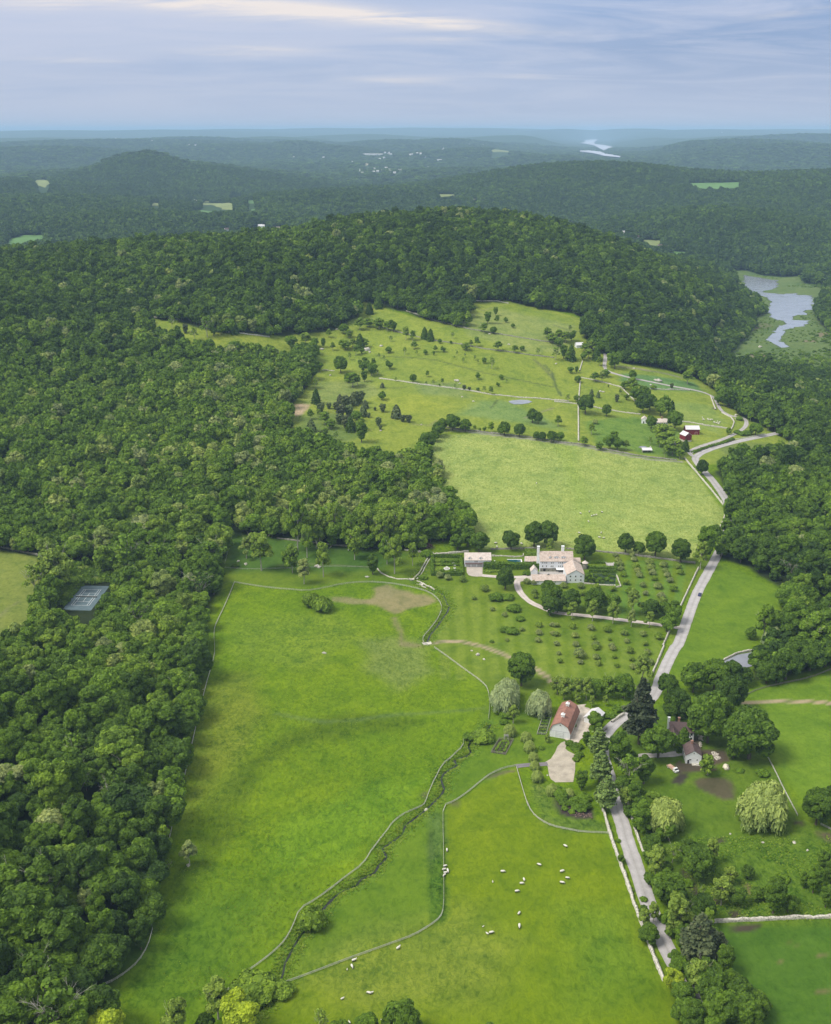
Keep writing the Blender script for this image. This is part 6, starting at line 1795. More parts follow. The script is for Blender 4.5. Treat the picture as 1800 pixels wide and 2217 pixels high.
# ------------------------------------------------------------------ buildings
M_WALL = simple('white_clapboard', (0.78, 0.79, 0.82), 0.7, 0.07, 0.5, stretch=(0.4, 0.4, 6), dark=(0.58, 0.59, 0.62))
M_WALLW = simple('bright_white_clapboard', (0.87, 0.87, 0.86), 0.7, 0.06, 0.5, stretch=(0.4, 0.4, 6), dark=(0.68, 0.68, 0.67))
M_WALLG = simple('grey_white_siding', (0.74, 0.74, 0.72), 0.75, 0.08, 0.5, stretch=(3, 3, 0.3))
M_ROOFT = simple('tan_shingle_roof', (0.51, 0.415, 0.35), 0.85, 0.24, 0.9, dark=(0.37, 0.27, 0.20), stretch=(1, 1, 1))
M_ROOFP = simple('pale_shingle_roof', (0.59, 0.51, 0.45), 0.85, 0.2, 0.9, dark=(0.47, 0.37, 0.31))
M_ROOFR = simple('red_brown_roof', (0.30, 0.145, 0.105), 0.8, 0.22, 0.5, dark=(0.19, 0.10, 0.075))
M_ROOFB = simple('brown_shingle_roof', (0.13, 0.088, 0.082), 0.85, 0.2, 0.8, dark=(0.08, 0.055, 0.05))
M_ROOFG = simple('light_grey_metal_roof', (0.66, 0.64, 0.63), 0.5, 0.06, 0.5)
M_RED = simple('barn_red_boards', (0.20, 0.018, 0.028), 0.8, 0.2, 1.0, stretch=(5, 5, 0.3))
M_BRICK = simple('chimney_brick', (0.36, 0.20, 0.15), 0.85, 0.2, 3)
M_GLASS = simple('dark_window_glass', (0.03, 0.035, 0.045), 0.15, 0.1, 2, spec=0.8)
M_DARK = simple('dark_opening', (0.025, 0.022, 0.022), 0.9, 0.1, 2)
M_DOOR = simple('grey_door_boards', (0.48, 0.48, 0.48), 0.7, 0.1, 2)
M_PAV = simple('terrace_stone', (0.42, 0.39, 0.36), 0.85, 0.15, 1.0)
def gable(t, w_, l_, eave, ridge, wall=M_WALL, roof=M_ROOFT, axis='y', oh=0.4, ox=0.0, oy=0.0, oz=0.0, th=0.22, base=None):
    """walls and pitched roof as parts of t; ridge along local y or x"""
    mb = MB()
    a = w_ if axis == 'y' else l_
    b = l_ if axis == 'y' else w_
    ca, cb = (ox, oy) if axis == 'y' else (oy, ox)
    prof = [(ca - a / 2, oz - 1), (ca + a / 2, oz - 1), (ca + a / 2, oz + eave), (ca, oz + ridge), (ca - a / 2, oz + eave)]
    mb.prism(prof, cb - b / 2, cb + b / 2, 0, axis)
    me = mb.mesh('wall', [wall])
    import bmesh
    bm = bmesh.new(); bm.from_mesh(me); bmesh.ops.recalc_face_normals(bm, faces=bm.faces); bm.to_mesh(me); bm.free()
    wobj = link(bpy.data.objects.new('wall', me), t)
    s = (ridge - eave) / (a / 2)
    e0 = oz + eave - s * oh + 0.03
    r0 = oz + ridge + 0.03
    mb = MB()
    mb.prism([(ca - a / 2 - oh, e0), (ca, r0), (ca + a / 2 + oh, e0), (ca + a / 2 + oh, e0 + th), (ca, r0 + th), (ca - a / 2 - oh, e0 + th)], cb - b / 2 - oh * 0.7, cb + b / 2 + oh * 0.7, 0, axis)
    me = mb.mesh('roof', [roof])
    bm = bmesh.new(); bm.from_mesh(me); bmesh.ops.recalc_face_normals(bm, faces=bm.faces); bm.to_mesh(me); bm.free()
    return wobj, link(bpy.data.objects.new('roof', me), t)
def window(t, x, y, z, w_=0.75, h=1.1, face='-y', name='window', frame=None, pane=None):
    """frame and pane on a wall; (x, y, z) is the sill centre on the wall face"""
    fr = MB()
    pn = MB()
    f = 0.13
    if face == '-y':
        fr.box(x - w_ / 2 - f, y - 0.07, z - f, x + w_ / 2 + f, y + 0.03, z + h + f)
        pn.box(x - w_ / 2, y - 0.10, z, x + w_ / 2, y + 0.0, z + h)
    elif face == 'x':
        fr.box(x - 0.03, y - w_ / 2 - f, z - f, x + 0.07, y + w_ / 2 + f, z + h + f)
        pn.box(x, y - w_ / 2, z, x + 0.10, y + w_ / 2, z + h)
    else:
        fr.box(x - 0.07, y - w_ / 2 - f, z - f, x + 0.03, y + w_ / 2 + f, z + h + f)
        pn.box(x - 0.10, y - w_ / 2, z, x, y + w_ / 2, z + h)
    o = link(bpy.data.objects.new(name, fr.mesh(name, [frame or M_WHITE])), t)
    link(bpy.data.objects.new('pane' if name == 'window' else 'panel', pn.mesh('pane', [pane or M_GLASS])), o)
    return o
def chimney(t, x, y, z0, z1, m, w_=1.2, parent=None, cap=True):
    mb = MB()
    mb.box(x - w_ / 2, y - w_ / 2, z0, x + w_ / 2, y + w_ / 2, z1)
    if cap:
        mb.box(x - w_ / 2 - 0.12, y - w_ / 2 - 0.12, z1, x + w_ / 2 + 0.12, y + w_ / 2 + 0.12, z1 + 0.25)
    return link(bpy.data.objects.new('chimney', mb.mesh('chimney', [m])), parent or t)
def bmfix(o):
    import bmesh
    bm = bmesh.new(); bm.from_mesh(o.data); bmesh.ops.recalc_face_normals(bm, faces=bm.faces); bm.to_mesh(o.data); bm.free()

# the big house: wings share one root
def hl(a, b):
    x, y = P('h', a, b)
    return x - _mx, y - _my
house = thing('country_house', 'large white country house with tan shingle roofs, two tall chimneys and a front gabled wing', 'house', (_mx, _my, MZ))
gable(house, 11.0, 17.0, 5.5, 8.7, oy=8.5, oh=0.35)                        # front wing, gable to the viewer
for xx in (-3.3, 0.0, 3.3):
    for zz in (1.5, 4.0):
        window(house, xx, 0, zz, 0.75, 0.95)
for k in range(5):
    mb = MB(); mb.cone(0, 4 + k * 2.2, 8.6, 9.35, 0.22, 0.16, 8); link(bpy.data.objects.new('roof_vent', mb.mesh('roof_vent', [M_WHITE])), house)
bxx, byy = hl(612, 556)
_, rf = gable(house, 21.3, 10.0, 7.2, 11.9, axis='x', ox=bxx, oy=byy + 5.0)
chimney(house, bxx - 11.5, byy + 5.0, 0, 15.2, M_WALLW, 1.5)
chimney(house, bxx + 4.4, byy + 5.6, 10.5, 15.2, M_WALLW, 1.7, parent=rf)
for xx in (397, 430, 458, 532, 558, 648, 675, 703):
    window(house, bxx + (xx - 612) / 24.2, byy, 5.5, 0.5, 0.8)
for xx in (397, 455, 530, 557, 648, 675, 703):
    window(house, bxx + (xx - 612) / 24.2, byy, 3.1, 0.5, 0.95)
for xx in (790, 818):
    window(house, bxx + (xx - 612) / 24.2, byy, 5.5, 0.5, 0.8)
for xx, ww, nw in ((510, 1.5, 1), (606, 3.0, 2), (716, 3.0, 2)):             # dormers
    dx = bxx + (xx - 612) / 24.2
    _w, _r = gable(house, ww, 4.4, 1.5, 2.0, ox=dx, oy=byy + 3.4, oz=8.1, oh=0.12, th=0.12)
    _w.name, _r.name = 'dormer_wall', 'dormer_roof'
    for q in range(nw):
        window(house, dx + (q - (nw - 1) / 2) * 1.2, byy + 1.2, 8.45, 0.5, 0.75)
mb = MB(); mb.box(bxx - 10.4, byy - 0.12, -0.5, bxx + 5.2, byy - 0.02, 2.2); link(bpy.data.objects.new('stone_base', mb.mesh('stone_base', [M_STONE_DK])), house)
for xx, ww, hh in ((425, 1.5, 1.9), (668, 5.0, 1.9)):
    mb = MB(); dx = bxx + (xx - 612) / 24.2; mb.box(dx - ww / 2, byy - 0.2, 0, dx + ww / 2, byy - 0.05, hh); link(bpy.data.objects.new('doorway', mb.mesh('doorway', [M_DARK])), house)
mb = MB(); dx = bxx + 2.4; mb.prism([(byy - 2.6, 1.9), (byy - 0.2, 2.4), (byy - 0.2, 2.6), (byy - 2.6, 2.05)], dx - 2.7, dx + 2.7, 0, 'x'); o = link(bpy.data.objects.new('porch_roof', mb.mesh('porch_roof', [M_WHITE])), house); bmfix(o)
lx, ly = hl(494, 765)
_, rf2 = gable(house, 21.0, 8.5, 2.7, 5.0, wall=M_WALL, axis='x', ox=lx, oy=ly + 4.25)
for q in range(4):
    window(house, lx - 6.8 + q * 3.6, ly, 1.5, 0.5, 0.6)
mb = MB(); mb.box(lx - 0.7, ly + 3.6, 4.8, lx + 0.5, ly + 4.8, 5.5); mb.prism([(lx - 0.9, 5.5), (lx + 0.7, 5.5), (lx - 0.1, 6.1)], ly + 3.4, ly + 5.0); o = link(bpy.data.objects.new('cupola', mb.mesh('cupola', [M_PAV])), rf2); bmfix(o)
tx_, ty_ = hl(268, 632)
gable(house, 4.3, 5.2, 3.2, 5.6, roof=M_ROOFP, ox=tx_, oy=ty_ + 2.6, oh=0.25)
kx, ky = hl(236, 468)
gable(house, 9.0, 6.5, 3.2, 5.2, axis='x', ox=kx, oy=ky + 3.2)
qx, qy = hl(915, 482)
gable(house, 6.0, 6.5, 3.0, 4.8, axis='x', ox=qx, oy=qy + 3.2)
# turret of the garden wall
ux_, uy_ = P('h', 1060, 512)
tur = thing('garden_turret', 'small round turret with a pale conical roof beside the big house', 'turret', (ux_, uy_, MZ))
mb = MB(); mb.cone(0, 0, -1, 4.0, 1.7, 1.7, 18); link(bpy.data.objects.new('wall', mb.mesh('wall', [M_STONE_DK])), tur)
mb = MB(); mb.cone(0, 0, 3.95, 4.1, 2.15, 2.1, 18); mb.cone(0, 0, 4.1, 5.5, 2.1, 0.2, 18); mb.cone(0, 0, 5.5, 5.9, 0.22, 0.1, 8); link(bpy.data.objects.new('roof', mb.mesh('roof', [M_ROOFP])), tur)
sheet('courtyard', PL('h', [(335, 560), (745, 560), (745, 620), (330, 620)]), 0.06, M_PAV, 2.0)
sheet('front_gravel', PL('h', [(-20, 640), (100, 632), (228, 630), (250, 700), (220, 700), (150, 690), (60, 720), (-20, 700)]), 0.16, M_DRIVE, 2.0)

# garage
gx, gy, gz = S_GAR
gar = thing('garage_building', 'long pale-roofed garage with two dormers and three doors', 'garage', (gx, gy, gz))
gable(gar, 17, 8.5, 4.9, 8.2, roof=M_ROOFP, axis='x')
for dx in (-5.4, 1.7):
    _w, _r = gable(gar, 2.0, 3.0, 1.2, 1.9, ox=dx, oy=-2.4, oz=4.9, oh=0.15, th=0.12, roof=M_ROOFP)
    _w.name, _r.name = 'dormer_wall', 'dormer_roof'
    window(gar, dx, -3.9, 5.1, 0.6, 0.7)
for q in range(3):
    window(gar, -1.9 + q * 0.75, -4.25, 3.5, 0.35, 0.9)
mb = MB(); mb.prism([(-5.3, 2.5), (-4.27, 3.05), (-4.27, 2.9), (-5.3, 2.35)], -8.3, 3.2, 0, 'x'); o = link(bpy.data.objects.new('pent_roof', mb.mesh('pent_roof', [M_ROOFB])), gar); bmfix(o)
for q in range(3):
    window(gar, -6.3 + q * 3.7, -4.25, 0.05, 2.9, 2.2, name='garage_door', pane=M_DOOR)
window(gar, 8.5, 0, 1.5, 0.8, 1.2, face='x')

# gambrel barn
bx_, by_, bz_ = S_BARN
barn = thing('gambrel_barn', 'white gambrel barn with a red-brown roof and two white cupolas beside the gravel yard', 'barn', (bx_, by_, bz_), S_BARN_ROT)
G5 = [(-4.85, -1), (4.85, -1), (4.85, 3.6), (3.45, 6.4), (0, 8.2), (-3.45, 6.4), (-4.85, 3.6)]
mb = MB(); mb.prism(G5, -11, 11); o = link(bpy.data.objects.new('wall', mb.mesh('wall', [M_WALLG])), barn); bmfix(o)
rp = [(-5.15, 3.05), (-3.5, 6.45), (0, 8.25), (3.5, 6.45), (5.15, 3.05), (5.4, 3.15), (3.7, 6.65), (0, 8.52), (-3.7, 6.65), (-5.4, 3.15)]
mb = MB(); mb.prism(rp, -11.35, 11.35); rfb = link(bpy.data.objects.new('roof', mb.mesh('roof', [M_ROOFR])), barn); bmfix(rfb)
for yy in (-5.0, 6.0):
    mb = MB(); mb.box(-0.75, yy - 0.75, 8.1, 0.75, yy + 0.75, 9.5); mb.box(-0.95, yy - 0.95, 9.5, 0.95, yy + 0.95, 9.65); mb.cone(0, yy, 9.65, 10.6, 0.85, 0.15, 8)
    link(bpy.data.objects.new('cupola', mb.mesh('cupola', [M_WHITE])), rfb)
mb = MB(); mb.cone(0, 0, 0, 0.12, 0.62, 0.62, 14); mb.cone(0, 0, 0.12, 0.16, 0.34, 0.34, 12, 1); o = link(bpy.data.objects.new('round_window', mb.mesh('round_window', [M_WHITE, M_DARK])), barn); o.location = (0.0, -11.0, 7.0); o.rotation_euler = (R(90), 0, 0)
mb = MB(); mb.box(-4.8, -11.07, 3.55, 4.8, -11.0, 3.68); mb.box(-1.9, -11.08, 0.2, -1.78, -11.0, 3.55); mb.box(1.78, -11.08, 0.2, 1.9, -11.0, 3.55)
for zz in (1.0, 1.8, 2.6):
    mb.box(-1.6, -11.08, zz, 1.6, -11.0, zz + 0.1)
link(bpy.data.objects.new('sliding_door', mb.mesh('sliding_door', [M_DOOR])), barn)
for yy in (-8, -5, -1.5, 2, 5, 8.5):
    window(barn, 4.85, yy, 1.4, 1.4, 1.3, face='x')
for yy in (-6.6, 0.2):
    mb = MB(); mb.cone(5.5, yy, 2.4, 2.8, 0.25, 0.1, 8); mb.box(4.85, yy - 0.05, 2.7, 5.5, yy + 0.05, 2.8); link(bpy.data.objects.new('wall_lamp', mb.mesh('wall_lamp', [M_WHITE])), barn)

sx_, sy_, sz_ = S_SHED
shed = thing('garden_shed', 'pale-roofed shed half hidden behind a round tree beside the road corner', 'shed', (sx_, sy_, sz_), R(-33))
gable(shed, 6.5, 9.0, 2.9, 4.7, wall=M_WALLG, roof=M_ROOFG)
mb = MB(); mb.box(-3.32, -3.6, 0, -3.27, -0.2, 2.2); link(bpy.data.objects.new('doorway', mb.mesh('doorway', [M_DARK])), shed)
window(shed, 0, -4.5, 1.2, 0.9, 1.0)

x_, y_, z_ = S_COT
cot = thing('white_cottage', 'small white gabled cottage with a dark brown roof and brick chimney', 'cottage', (x_, y_, z_), R(-4))
_, r_ = gable(cot, 7.0, 8.5, 4.3, 6.6, wall=M_WALLW, roof=M_ROOFB, oh=0.3)
window(cot, 0.0, -4.25, 5.1, 0.35, 0.45)
window(cot, 1.6, -4.25, 1.7, 0.45, 0.6)
window(cot, -1.5, -4.25, 1.8, 0.9, 0.5)
window(cot, -2.3, -4.25, 0.05, 0.8, 1.9, name='door', pane=M_DARK)
window(cot, -3.5, -1.5, 1.5, 0.8, 1.4, face='-x'); window(cot, -3.5, 1.5, 1.5, 0.8, 1.4, face='-x')
chimney(cot, 0, 2.2, 5.5, 7.9, M_BRICK, 0.9, parent=r_)
mb = MB(); mb.box(-0.8, -6.0, -0.2, 3.4, -4.27, 0.25); link(bpy.data.objects.new('front_step', mb.mesh('front_step', [M_STONE])), cot)

x_, y_, z_ = S_HOUSE
hs_ = thing('farm_house', 'white house with a brown roof and two chimneys partly hidden by maples', 'house', (x_, y_, z_), R(-6))
_, r_ = gable(hs_, 11, 7.5, 5.2, 8.2, wall=M_WALLW, roof=M_ROOFB, axis='x')
chimney(hs_, -1.2, 0.4, 7.2, 10.2, M_BRICK, 0.9, parent=r_)
chimney(hs_, -5.9, 0.2, 0, 10.2, M_WALLW, 1.0)
gable(hs_, 5.0, 6.0, 5.0, 7.4, wall=M_WALLW, roof=M_ROOFB, ox=-4.2, oy=-5.5)
for a in (-5.0, -3.4):
    window(hs_, a, -8.5, 1.2, 0.8, 1.3); window(hs_, a, -8.5, 3.6, 0.8, 1.1)
for a in (0.2, 2.4, 4.4):
    window(hs_, a, -3.75, 1.2, 0.8, 1.3); window(hs_, a, -3.75, 3.6, 0.8, 1.1)

x_, y_, z_ = S_FARM
fm = thing('farm_house', 'white two-storey farmhouse with pinkish roof beside the red barns', 'house', (x_, y_, z_))
_, r_ = gable(fm, 10.6, 7, 4.7, 7.2, wall=M_WALLW, roof=M_ROOFP, axis='x')
chimney(fm, 0.0, 0.2, 6.6, 8.8, M_BRICK, 1.1, parent=r_)
for q in range(5):
    window(fm, -4.2 + q * 2.1, -3.5, 3.0, 0.6, 0.9)
    if q != 2:
        window(fm, -4.2 + q * 2.1, -3.5, 0.8, 0.6, 1.1)
window(fm, 0, -3.5, 0.05, 1.0, 2.0, name='door', pane=M_DARK)
gable(fm, 6, 5, 3.2, 5.2, wall=M_WALLW, roof=M_ROOFP, ox=-4.5, oy=6.3, oh=0.25)
x_, y_, z_ = S_FARM2
f2 = thing('garden_studio', 'small white gabled outbuilding left of the white farmhouse', 'outbuilding', (x_, y_, z_), R(-12))
gable(f2, 5, 7, 3.6, 5.6, wall=M_WALLW, roof=M_ROOFP, oh=0.25)
window(f2, -0.3, -3.5, 0.05, 1.0, 2.0, name='door', pane=M_DARK); window(f2, 1.5, -3.5, 1.3, 0.5, 0.9)

x_, y_, z_ = S_RED1
b1 = thing('red_barn', 'larger red barn with light grey roof, long side to the viewer', 'barn', (x_, y_, z_), 0)
gable(b1, 12.5, 9, 5.0, 7.3, wall=M_RED, roof=M_ROOFG, axis='x')
window(b1, 3.2, -4.5, 0.05, 1.8, 2.4, name='door', pane=M_RED, frame=M_WHITE)
x_, y_, z_ = S_RED2
b2 = thing('red_barn', 'smaller red barn with pale roof and stone footing, gable to the viewer', 'barn', (x_, y_, z_), R(22))
gable(b2, 6.8, 8.5, 5.8, 8.2, wall=M_RED, roof=M_ROOFG, oh=0.3)
mb = MB(); mb.box(-3.46, -4.33, -0.8, 3.46, 4.33, 1.5); link(bpy.data.objects.new('stone_base', mb.mesh('stone_base', [M_STONE])), b2)
window(b2, 0, -4.25, 6.3, 0.35, 0.45)
x_, y_, z_ = S_RUN
rn = thing('sheep_shelter', 'white-roofed open sheep shelter beside the round farmyard pond', 'shelter', (x_, y_, z_))
mb = MB(); mb.prism([(-2.5, 2.3), (2.4, 3.3), (2.4, 3.45), (-2.5, 2.45)], -4.3, 4.3, 0, 'x'); o = link(bpy.data.objects.new('roof', mb.mesh('roof', [M_ROOFG])), rn); bmfix(o)
for a in (-3.9, 0, 3.9):
    for b in (-2.1, 2.1):
        mb = MB(); mb.box(a - 0.12, b - 0.12, -0.3, a + 0.12, b + 0.12, 2.32 if b < 0 else 3.2); link(bpy.data.objects.new('post', mb.mesh('post', [M_RAIL_DK])), rn)
mb = MB(); mb.box(-3.9, 2.0, 0, 3.9, 2.1, 3.1); mb.box(-3.9, -2.1, 0, -3.8, 2.1, 2.3); link(bpy.data.objects.new('wall', mb.mesh('wall', [M_RAIL_DK])), rn)
mb = MB(); mb.box(2.9, 2.2, -0.2, 3.9, 3.2, 4.4); link(bpy.data.objects.new('chimney', mb.mesh('chimney', [M_STONE])), rn)
for S_, rz, lb, (a, b) in ((S_CAB1, 10, 'left of the two white-roofed cabins by the hill wood', (8, 7)), (S_CAB2, -10, 'right of the two white-roofed cabins by the hill wood', (7, 6))):
    cb_ = thing('small_cabin', lb, 'cabin', S_, R(rz))
    gable(cb_, a, b, 3.0, 5.2, wall=M_WALLG, roof=M_ROOFG, axis='x')
    window(cb_, 0, -b / 2, 1.1, 0.8, 1.0)

# far houses
def far_house(seed, long_=False, church=False, grey=False):
    rs = np.random.RandomState(seed)
    w_, l_, e, r = (11 + 3 * rs.rand(), 9, 5.5, 8.8) if not long_ else (52, 24, 7, 8.5)
    mb = MB()
    mb.prism([(-l_ / 2, -3), (l_ / 2, -3), (l_ / 2, e), (0, r), (-l_ / 2, e)], -w_ / 2, w_ / 2, 0, 'x')
    mb.prism([(-l_ / 2 - .4, e - .3), (0, r + .05), (l_ / 2 + .4, e - .3), (l_ / 2 + .4, e), (0, r + .35), (-l_ / 2 - .4, e)], -w_ / 2 - .4, w_ / 2 + .4, 1, 'x')
    if church:
        mb.box(-2.2, -l_ / 2 - 2, -3, 2.2, -l_ / 2 + 2.4, 12)
        mb.cone(0, -l_ / 2 + 0.2, 12, 24, 2.4, 0.1, 8)
    me = mb.mesh('distant_house', [M_WALLG if grey else M_WHITE, M_ROOFB if grey else M_ROOFG])
    import bmesh
    bm = bmesh.new(); bm.from_mesh(me); bmesh.ops.recalc_face_normals(bm, faces=bm.faces); bm.to_mesh(me); bm.free()
    return me
FH = {'w': [far_house(i) for i in range(3)], 'g': [far_house(9, grey=True)], 'l': [far_house(5, True)], 'c': [far_house(6, church=True)]}
MARKS += [('village in the far valley', 795, 357), ('far warehouses', 795, 322), ('cone-shaped hill', 300, 320), ('valley fields', 470, 430), ('white farm over the crest', 545, 475), ('right crest notch', 1290, 488), ('far reservoir', 1250, 310), ('left skyline', 330, 290), ('blue right skyline', 1500, 290), ('dots below right skyline', 1000, 317)]
for i, (x, y, k) in enumerate(FARH):
    d = math.hypot(x, y)
    o = obj({'w': 'distant_house', 'g': 'distant_house', 'l': 'warehouse', 'c': 'village_church'}[k], FH[k][i % len(FH[k])])
    o['category'] = {'w': 'house', 'g': 'house', 'l': 'warehouse', 'c': 'church'}[k]
    o['group'] = 'far buildings in the blue valley'
    o.location = (x, y, float(ground(x, y)))
    s = 0.8 + min(1.0, d / 9000.0) * 0.35
    o.scale = (s, s, s)
    o.rotation_euler = (0, 0, rr.uniform(-0.6, 0.6) if k != 'l' else 0)
    later(o, x, y, {'w': 'tiny white house', 'g': 'tiny grey-roofed house', 'l': 'long pale warehouse', 'c': 'tiny white steepled church'}[k])

# ------------------------------------------------------------------ tennis court
def tz(a, b):
    return Vector(at_z(*src('t', a, b), 0.0))
ca, cb2 = tz(447, 408), tz(720, 413)
na, nb = tz(252, 652), tz(527, 660)
cen = (ca + cb2 + na + nb) / 4
ax_l = ((ca + cb2) / 2 - (na + nb) / 2).normalized()
ax_w = Vector((ax_l.y, -ax_l.x))
crt = math.atan2(ax_w.y, ax_w.x)
court = thing('tennis_court', 'blue green tennis court with white lines sunk in the left wood', 'tennis court', (cen.x, cen.y, 0.0), crt)
mb = MB(); mb.box(-9.6, -19.5, -0.3, 9.0, 18.0, 0.06); link(bpy.data.objects.new('court_surface', mb.mesh('court_surface', [simple('court_paint', (0.105, 0.15, 0.165), 0.8, 0.14, 0.4)])), court)
mb = MB()
lw = 0.17
def ln_(x0, y0, x1, y1):
    mb.box(min(x0, x1) - lw / 2, min(y0, y1) - lw / 2, 0.065, max(x0, x1) + lw / 2, max(y0, y1) + lw / 2, 0.075 + 0.0004 * len(mb.f))
for sx in (-5.485, 5.485, -4.115, 4.115):
    ln_(sx, -11.885, sx, 11.885)
for sy in (-11.885, 11.885):
    ln_(-5.485, sy, 5.485, sy)
for sy in (-6.4, 6.4):
    ln_(-4.115, sy, 4.115, sy)
ln_(0, -6.4, 0, 6.4)
link(bpy.data.objects.new('court_lines', mb.mesh('court_lines', [M_WHITE])), court)
net = thing('tennis_net', 'low net with a white band across the tennis court', 'net', (cen.x, cen.y, 0.06), crt)
mb = MB(); mb.box(-6.4, -0.04, 0.05, 6.4, 0.04, 0.9); link(bpy.data.objects.new('mesh_panel', mb.mesh('mesh_panel', [simple('net_cord', (0.09, 0.11, 0.11), 0.9)])), net)
mb = MB(); mb.box(-6.4, -0.07, 0.9, 6.4, 0.07, 1.02); link(bpy.data.objects.new('top_band', mb.mesh('top_band', [M_WHITE])), net)
for sx in (-6.5, 6.5):
    mb = MB(); mb.cone(sx, 0, 0, 1.1, 0.1, 0.1, 8); link(bpy.data.objects.new('post', mb.mesh('post', [M_DARK])), net)
cf = thing('court_fence', 'dark tall wire fence round the far end and left side of the tennis court', 'fence', (cen.x, cen.y, 0.0), crt)
for k in range(13):
    mb = MB(); mb.cone(-9.6 + k * 1.55, 18.2, 0, 2.8, 0.07, 0.07, 6); link(bpy.data.objects.new('post', mb.mesh('post', [M_DARK])), cf)
for k in range(8):
    mb = MB(); mb.cone(-9.8, 15.0 - k * 3.0, 0, 2.8, 0.07, 0.07, 6); link(bpy.data.objects.new('post', mb.mesh('post', [M_DARK])), cf)
mb = MB()
for k in range(7):
    mb.box(-9.6, 18.18, 0.2 + k * 0.42, 9.0, 18.22, 0.25 + k * 0.42)
    mb.box(-9.82, -6, 0.2 + k * 0.42, -9.78, 18.1, 0.25 + k * 0.42)
link(bpy.data.objects.new('wire_mesh', mb.mesh('wire_mesh', [M_DARK])), cf)

# ------------------------------------------------------------------ hedges and gardens
def hedge(label, line, wd=1.4, h=2.0, tint=0.3, group='clipped hedges of the house gardens', ls=0.30):
    p = densify(line, 1.0)
    n = normals2(p)
    g = ground(p[:, 0], p[:, 1])
    mb = MB()
    ring = []
    for i in range(len(p)):
        a, b = p[i] - n[i] * wd * .44, p[i] + n[i] * wd * .44
        k = len(mb.v)
        mb.v += [(a[0], a[1], g[i] - .3), (a[0], a[1], g[i] + h * .93), (b[0], b[1], g[i] + h * .93), (b[0], b[1], g[i] - .3)]
        ring.append(k)
    V = np.array(mb.v)
    Q = [(ring[i] + a, ring[i] + b, ring[i + 1] + b, ring[i + 1] + a) for i in range(len(p) - 1) for a, b in ((0, 1), (1, 2), (2, 3))]
    Q += [(0, 1, 2, 3), (ring[-1] + 3, ring[-1] + 2, ring[-1] + 1, ring[-1])]
    rs = np.random.RandomState(len(p))
    L = np.linalg.norm(np.diff(p, axis=0), axis=1).sum()
    cnt = int(L * (wd + 2 * h) / (ls * ls * 1.6))
    t = rs.rand(cnt) * (len(p) - 1.001)
    i = t.astype(int)
    f = (t - i)[:, None]
    base = p[i] * (1 - f) + p[i + 1] * f
    nn = n[i]
    side = rs.rand(cnt)
    fr = wd / (wd + 2 * h)
    ontop = side < fr
    sgn = np.where(rs.rand(cnt) < 0.5, -1, 1)
    off = np.where(ontop, (rs.rand(cnt) - 0.5) * wd, sgn * wd / 2)
    z = np.where(ontop, h, rs.rand(cnt) * h) + 0.08 * rs.randn(cnt)
    xy = base + nn * (off + 0.07 * rs.randn(cnt))[:, None]
    C = np.c_[xy, ground(xy[:, 0], xy[:, 1]) + z]
    N = np.where(ontop[:, None], np.array([0, 0, 1.0]), np.c_[nn * sgn[:, None], np.full(cnt, 0.25)]) + rs.randn(cnt, 3) * 0.35
    LV = quads_from(C, N, np.full(cnt, ls), rs)
    LQ = np.arange(len(LV)).reshape(-1, 4) + len(V)
    lr = np.concatenate([np.full(len(V), 0.2), np.repeat(np.clip(0.5 + 0.2 * rs.randn(cnt), 0, 1), 4)])
    me = np_mesh('hedge', np.concatenate([V, LV]), np.concatenate([np.array(Q), LQ]), mats=[M_LEAF], attr={'leaf': ('POINT', 'FLOAT', lr)})
    o = obj('hedge', me, label=label, category='hedge', tint=float(tint))
    if group:
        o['group'] = group
    return o
hedge('far side of the clipped hedge square round the parterre', PL('g', [(245, 352), (735, 352)]), 1.5, 2.0, 0.33)
hedge('near side of the clipped hedge square round the parterre', PL('g', [(248, 620), (740, 620)]), 1.5, 2.2, 0.30)
hedge('left side of the clipped hedge square round the parterre', PL('g', [(262, 605), (262, 366)]), 1.8, 2.0, 0.45)
hedge('right side of the clipped hedge square round the parterre', PL('g', [(712, 366), (724, 605)]), 1.8, 2.0, 0.45)
for lab, x0, x1, t_ in (('pale', 305, 378, 0.68), ('second', 402, 472, 0.40), ('third', 492, 572, 0.45), ('right hand', 590, 672, 0.38)):
    for q, (y0, y1) in enumerate(((385, 420), (440, 475), (535, 570))):
        if lab == 'third' and q == 2 or lab == 'second' and q == 2:
            x0b, x1b = (x0, x0 + 40) if lab == 'second' else (x1 - 35, x1)
        else:
            x0b, x1b = x0, x1
        o_ = hedge(f'{lab} low bed hedge inside the parterre, {("far", "middle", "near")[q]} row', PL('g', [((x0b + x1b) / 2, y0), ((x0b + x1b) / 2, y1)]), (x1b - x0b) / 25, 0.8, t_, 'bed hedges inside the parterre', 0.25)
wx, wy = P('g', 490, 520)
ob = thing('fountain_basin', 'white oval basin in the middle of the hedge parterre', 'basin', (wx, wy, float(ground(wx, wy))))
mb = MB(); mb.cone(0, 0, -0.1, 0.5, 2.0, 2.05, 24); mb.cone(0, 0, 0.5, 0.56, 1.6, 1.6, 24, 1); link(bpy.data.objects.new('basin', mb.mesh('basin', [M_WHITE, M_PAV])), ob)
mb = MB(); mb.cone(0, 0, 0.5, 1.3, 0.25, 0.15, 10); mb.cone(0, 0, 1.3, 1.45, 0.2, 0.7, 14); link(bpy.data.objects.new('pedestal', mb.mesh('pedestal', [M_WHITE])), ob)
